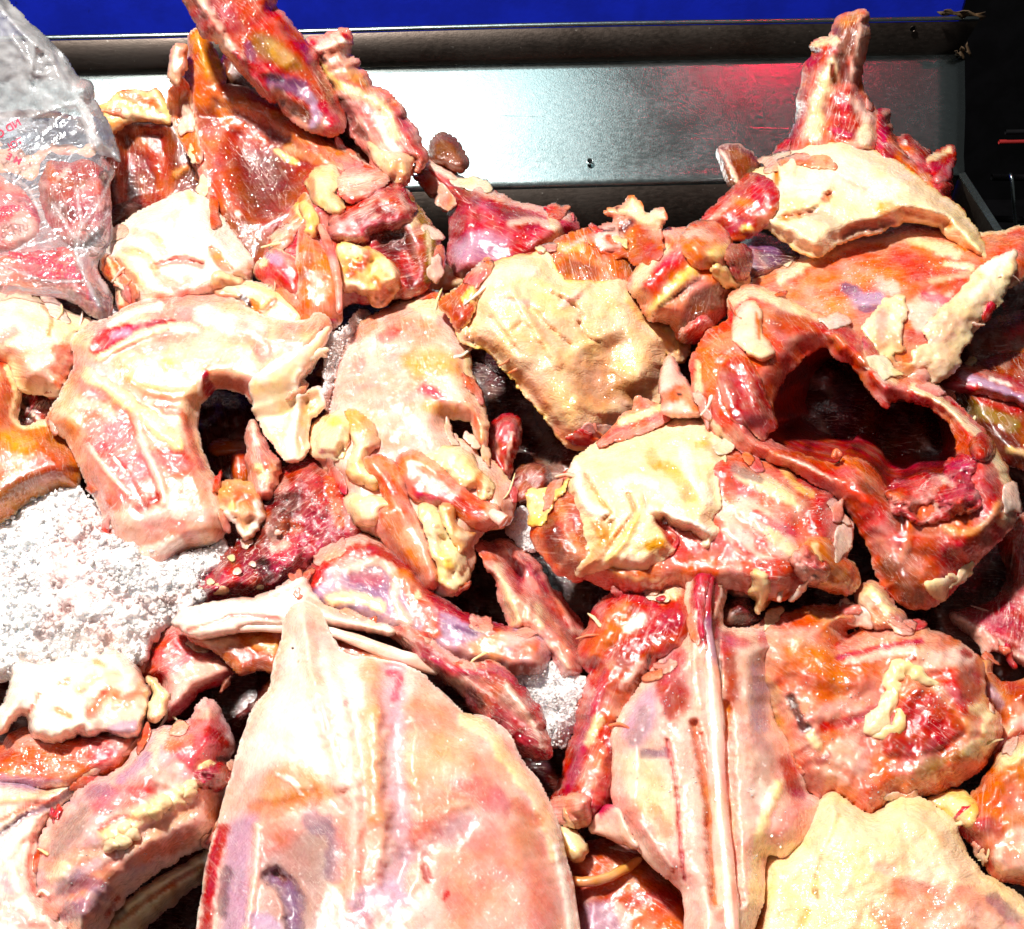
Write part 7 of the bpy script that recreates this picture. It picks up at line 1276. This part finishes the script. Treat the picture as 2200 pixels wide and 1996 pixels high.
t = Thing('plastic_bag', 'clear crumpled plastic bag of raw chicken with red print at the upper left', 'bag', 'A', (250, 1000), 60)
BAG = [(-320, -260), (-40, -260), (30, -20), (90, 50), (150, 110), (200, 160), (290, 240), (370, 330), (440, 430), (510, 465), (530, 540), (570, 625), (620, 710), (650, 800), (678, 905), (620, 880), (570, 875), (640, 965), (615, 1040), (620, 1200), (628, 1330), (590, 1410), (540, 1500), (600, 1600), (632, 1690), (600, 1800), (520, 1775), (400, 1690), (250, 1660), (100, 1640), (-300, 1600)]
folds = [S([(0, 40), (120, 180), (210, 260), (300, 300)], 20, None, h=26, rough=.2), S([(60, 200), (150, 330), (170, 440)], 18, None, h=20), S([(200, 250), (180, 400), (260, 420)], 14, None, h=18), S([(170, 660), (300, 620), (420, 590), (500, 700), (560, 820)], 16, None, h=30, rough=.1), S([(420, 590), (240, 740)], 12, None, h=16), S([(480, 660), (520, 820), (670, 900)], 24, None, h=26), S([(640, 960), (560, 1140), (450, 1290), (430, 1420)], 16, None, h=30, rough=.1), S([(430, 1070), (450, 1200), (460, 1290)], 12, None, h=22, rough=.1), S([(300, 1150), (360, 1240), (420, 1330)], 12, None, h=14), S([(0, 980), (120, 1030), (170, 1080), (230, 1200), (260, 1270)], 14, None, h=18), S([(430, 1430), (480, 1560), (560, 1720)], 18, None, h=26), S([(540, 1510), (600, 1640)], 22, None, h=20), S([(0, 1480), (150, 1540), (260, 1580), (460, 1580)], 12, None, h=16), S([(420, 1400), (620, 1200)], 12, None, h=14), S([(430, 1460), (600, 1330)], 10, None, h=14), S([(320, 300), (400, 480), (520, 600)], 30, None, h=-20)]
MILK = lambda v: np.array([v, v, v])
PAL['M1'] = MILK(.10); PAL['M2'] = MILK(.48); PAL['M3'] = MILK(.7); PAL['M0'] = MILK(.05)
folds = [A([(-320, -260), (0, -200), (300, 240), (520, 480), (560, 640), (300, 680), (100, 760), (-320, 800)], 'M2', soft=120), S([(60, 30), (140, 150), (260, 330), (380, 480)], 50, 'M3', a=.6), S([(140, 330), (240, 420)], 60, 'M3', a=.7), S([(480, 640), (540, 800), (640, 890)], 40, 'M3'), A([(270, 930), (600, 920), (600, 1200), (440, 1350), (260, 1150)], 'M0', soft=60)] + [dict(f, col='M3', a=.55) for f in folds]
FILM = relief(t, 'bag_film', BAG, 'M1', lift=[(0, 0, 150), (450, 450, 150), (0, 1000, 90), (600, 900, 100), (200, 1600, 90), (600, 1700, 70)], dome=46, back=40, er=90, st=folds, mat='bag_plastic', wr=(12, 110), crk=5, rough=2, step=5, fine=1.5)
FILM_LOC = t.loc; BAGT = t
# contents
t2 = Thing('bagged_chicken', 'red raw chicken pieces inside the clear plastic bag', 'meat', 'A', (350, 1200), 40)
relief(t2, 'body', [(255, 920), (300, 880), (380, 900), (470, 880), (560, 900), (625, 970), (600, 1060), (600, 1220), (540, 1330), (430, 1390), (330, 1330), (240, 1180), (220, 1050)], 'RD', 'SR', lift=[(300, 950, 60), (600, 1000, 60), (400, 1350, 50)], dome=40, back=60, er=80, mat='blood', wr=(16, 40), st=[S([(270, 930), (290, 1000)], 40, 'OR', h=10), S([(300, 1160), (400, 1200)], 60, 'BO', a=.7), S([(460, 1100), (540, 1060)], 44, 'PK', a=.5), S([(330, 1000), (380, 950)], 16, 'LP', h=10)])
relief(t2, 'pale_meat', [(-300, 940), (-20, 960), (80, 1010), (170, 1060), (230, 1180), (250, 1270), (180, 1380), (0, 1420), (-300, 1420)], 'PR', 'PK', lift=50, dome=40, back=60, er=100, mat='flesh', wr=(10, 60), st=[S([(0, 970), (120, 1030), (180, 1100)], 16, 'MG', h=8), S([(180, 1150), (240, 1260)], 60, 'MG', a=.7), S([(50, 1300), (150, 1260)], 80, 'LP', a=.8)])
relief(t2, 'pink_meat', [(-300, 1400), (0, 1400), (180, 1370), (330, 1340), (430, 1400), (460, 1500), (560, 1640), (600, 1740), (540, 1760), (400, 1670), (100, 1640), (-300, 1600)], 'PR', 'PK', lift=[(0, 1450, 40), (500, 1650, 40), (300, 1400, 40)], dome=36, back=50, er=70, mat='blood', wr=(12, 50), st=[S([(0, 1480), (150, 1540), (280, 1580), (440, 1580)], 12, 'RD', h=8), S([(260, 1640), (400, 1640)], 44, 'LP', a=.6), S([(520, 1640), (570, 1720)], 40, 'PU', a=.8)])
relief(t2, 'pink_film', [(-300, 700), (100, 640), (300, 640), (480, 700), (560, 830), (540, 890), (400, 880), (260, 900), (200, 1020), (60, 990), (-300, 950)], 'LP', 'PK', lift=[(0, 800, 60), (500, 800, 70), (200, 950, 60)], dome=20, back=30, er=60, mat='film', wr=(14, 70))

# red print on the bag, seen from behind so the letters run backwards
def bag_text(body, x, y, size_px, ang, lift):
    cu = bpy.data.curves.new('print', 'FONT'); cu.body = body; cu.size = 1.12; cu.offset = 0.022; cu.align_x = 'LEFT'
    tmp = bpy.data.objects.new('print', cu); COL.objects.link(tmp)
    bpy.context.view_layer.update()
    me = bpy.data.meshes.new_from_object(tmp.evaluated_get(bpy.context.evaluated_depsgraph_get()))
    bpy.data.objects.remove(tmp)
    n = len(me.vertices); co = np.zeros(n * 3); me.vertices.foreach_get('co', co); co = co.reshape(-1, 3)
    wmax = co[:, 0].max()
    lx = (wmax - co[:, 0]) * size_px; ly = co[:, 1] * size_px
    a = math.radians(ang)
    ox, oy, s = SP['N']
    X = ox + (x + lx * math.cos(a) + ly * math.sin(a)) * s
    Y = oy + (y + lx * math.sin(a) - ly * math.cos(a)) * s
    P = unproj(X, Y, np.full(n, lift + 0.0))
    bpy.context.view_layer.update()
    cl = Vector(CAM - FILM_LOC)
    for i in range(n):                                   # lay the print on the crumpled film
        d_ = (Vector(P[i]) - Vector(CAM)).normalized()
        ok, h_, _, _ = FILM.ray_cast(cl, d_)
        if ok: P[i] = np.array(h_) + FILM_LOC - np.array(d_) * 0.0004
    F = [tuple(p.vertices)[::-1] for p in me.polygons]
    bpy.data.meshes.remove(me)
    return add_mesh('red_print', P, F, 'red_print', BAGT, smooth=False)
bag_text('ND CH', -60, 270, 84, -32, 214)
bag_text('TOL', 70, 350, 74, -28, 214)
bag_text('M E', 50, 420, 80, 25, 208)
bag_text('UTENSI', -60, 900, 66, -4, 206)
bag_text('S AND', -60, 960, 56, -10, 206)
bag_text('EAT COOK', 320, 1320, 58, 4, 206)
bag_text('ED AND REFROZEN', 70, 1290, 62, 14, 206)
bag_text('RAW CHICK', 330, 1470, 62, 4, 206)

# ragged tissue: torn membrane, fat shreds and sinews along the cut edges of the carcasses
rs = np.random.RandomState(91)
for T in list(THINGS):
    if T.main is None or T.o.name.split('.')[0] != 'chicken_carcass': continue
    q, m_ = T.main
    size = np.sqrt(np.prod(q.max(0) - q.min(0)))
    if size < 180 or 'big smooth pale breast' in T.o['label'] or 'bright cream skin sheet' in T.o['label']: continue
    seg = np.linalg.norm(np.roll(q, -1, 0) - q, axis=1)
    for k in range(int(min(12, 3 + size / 55))):
        i = rs.choice(len(q), p=seg / seg.sum())
        c = q[i]
        if not (10 < c[0] < 2190 and 200 < c[1] < 1990): continue
        tg = q[(i + 3) % len(q)] - q[i - 3]; tg = tg / (np.linalg.norm(tg) + 1e-6)
        nr = np.array([tg[1], -tg[0]])
        if inside(np.array([c + nr * 12]), q)[0]: nr = -nr
        if rs.rand() < 0.14:                              # a sinew pulled off the edge
            L_ = rs.uniform(28, 80); b_ = c - nr * L_ * 0.55 + tg * rs.uniform(-20, 20); e_ = c + nr * L_ * 0.12 + tg * rs.uniform(-40, 40)
            w_ = rs.uniform(2.0, 5.0); md = (b_ + e_) / 2 + tg * rs.uniform(-12, 12)
            tube(T, 'sinew', [(*b_, 0, w_), (*md, 0, w_ * 0.9), (*e_, 0, w_ * 0.5)], rs.choice(['LP', 'WH', 'SA', 'LY']), 'film', space='P', rest=1, lump=.3, nseg=8)
            continue
        n_ = 9; la = rs.uniform(16, 46); lb = la * rs.uniform(0.28, 0.6); ph = rs.uniform(-0.6, 0.6)
        pts = []
        for j in range(n_):
            a = 2 * math.pi * j / n_; r_ = rs.uniform(0.6, 1.25)
            u = la * r_ * math.cos(a); v = lb * r_ * math.sin(a)
            d2 = tg * (u * math.cos(ph) - v * math.sin(ph)) + nr * (u * math.sin(ph) + v * math.cos(ph)) - nr * lb * 0.45
            pts.append(tuple(c + d2))
        fatty = rs.rand() < 0.10
        relief(T, 'fat_shred' if fatty else 'torn_membrane', pts, rs.choice(['LY', 'CR', 'YF']) if fatty else rs.choice(['LP', 'PK', 'SA', 'FL', 'PR']), 'WH' if fatty else rs.choice(['CR', 'SR', 'LP']),
               lift=0, dome=rs.uniform(8, 16), back=5, er=la * 0.6, mat='fat' if fatty else 'film', space='P', step=3.6, rough=3.5, wr=(5, 16), drape=True, on=1, grow=0.5)

# small pieces that belong to the body they sit on hang under it
for e in [o for o in COL.objects if o.type == 'EMPTY' and o.parent is None]:
    main = next((c for c in e.children if c.name.split('.')[0] == 'body'), None)
    if main is None: continue
    for c in list(e.children):
        if c.name.split('.')[0] in ('fat_bead', 'glint_flecks', 'fat_lump', 'fat_scrap', 'fat_strip', 'fat_tongue', 'meat_thread', 'bone_speck', 'tendon', 'fat_strand', 'sinew', 'torn_membrane', 'fat_shred'):
            c.parent = main
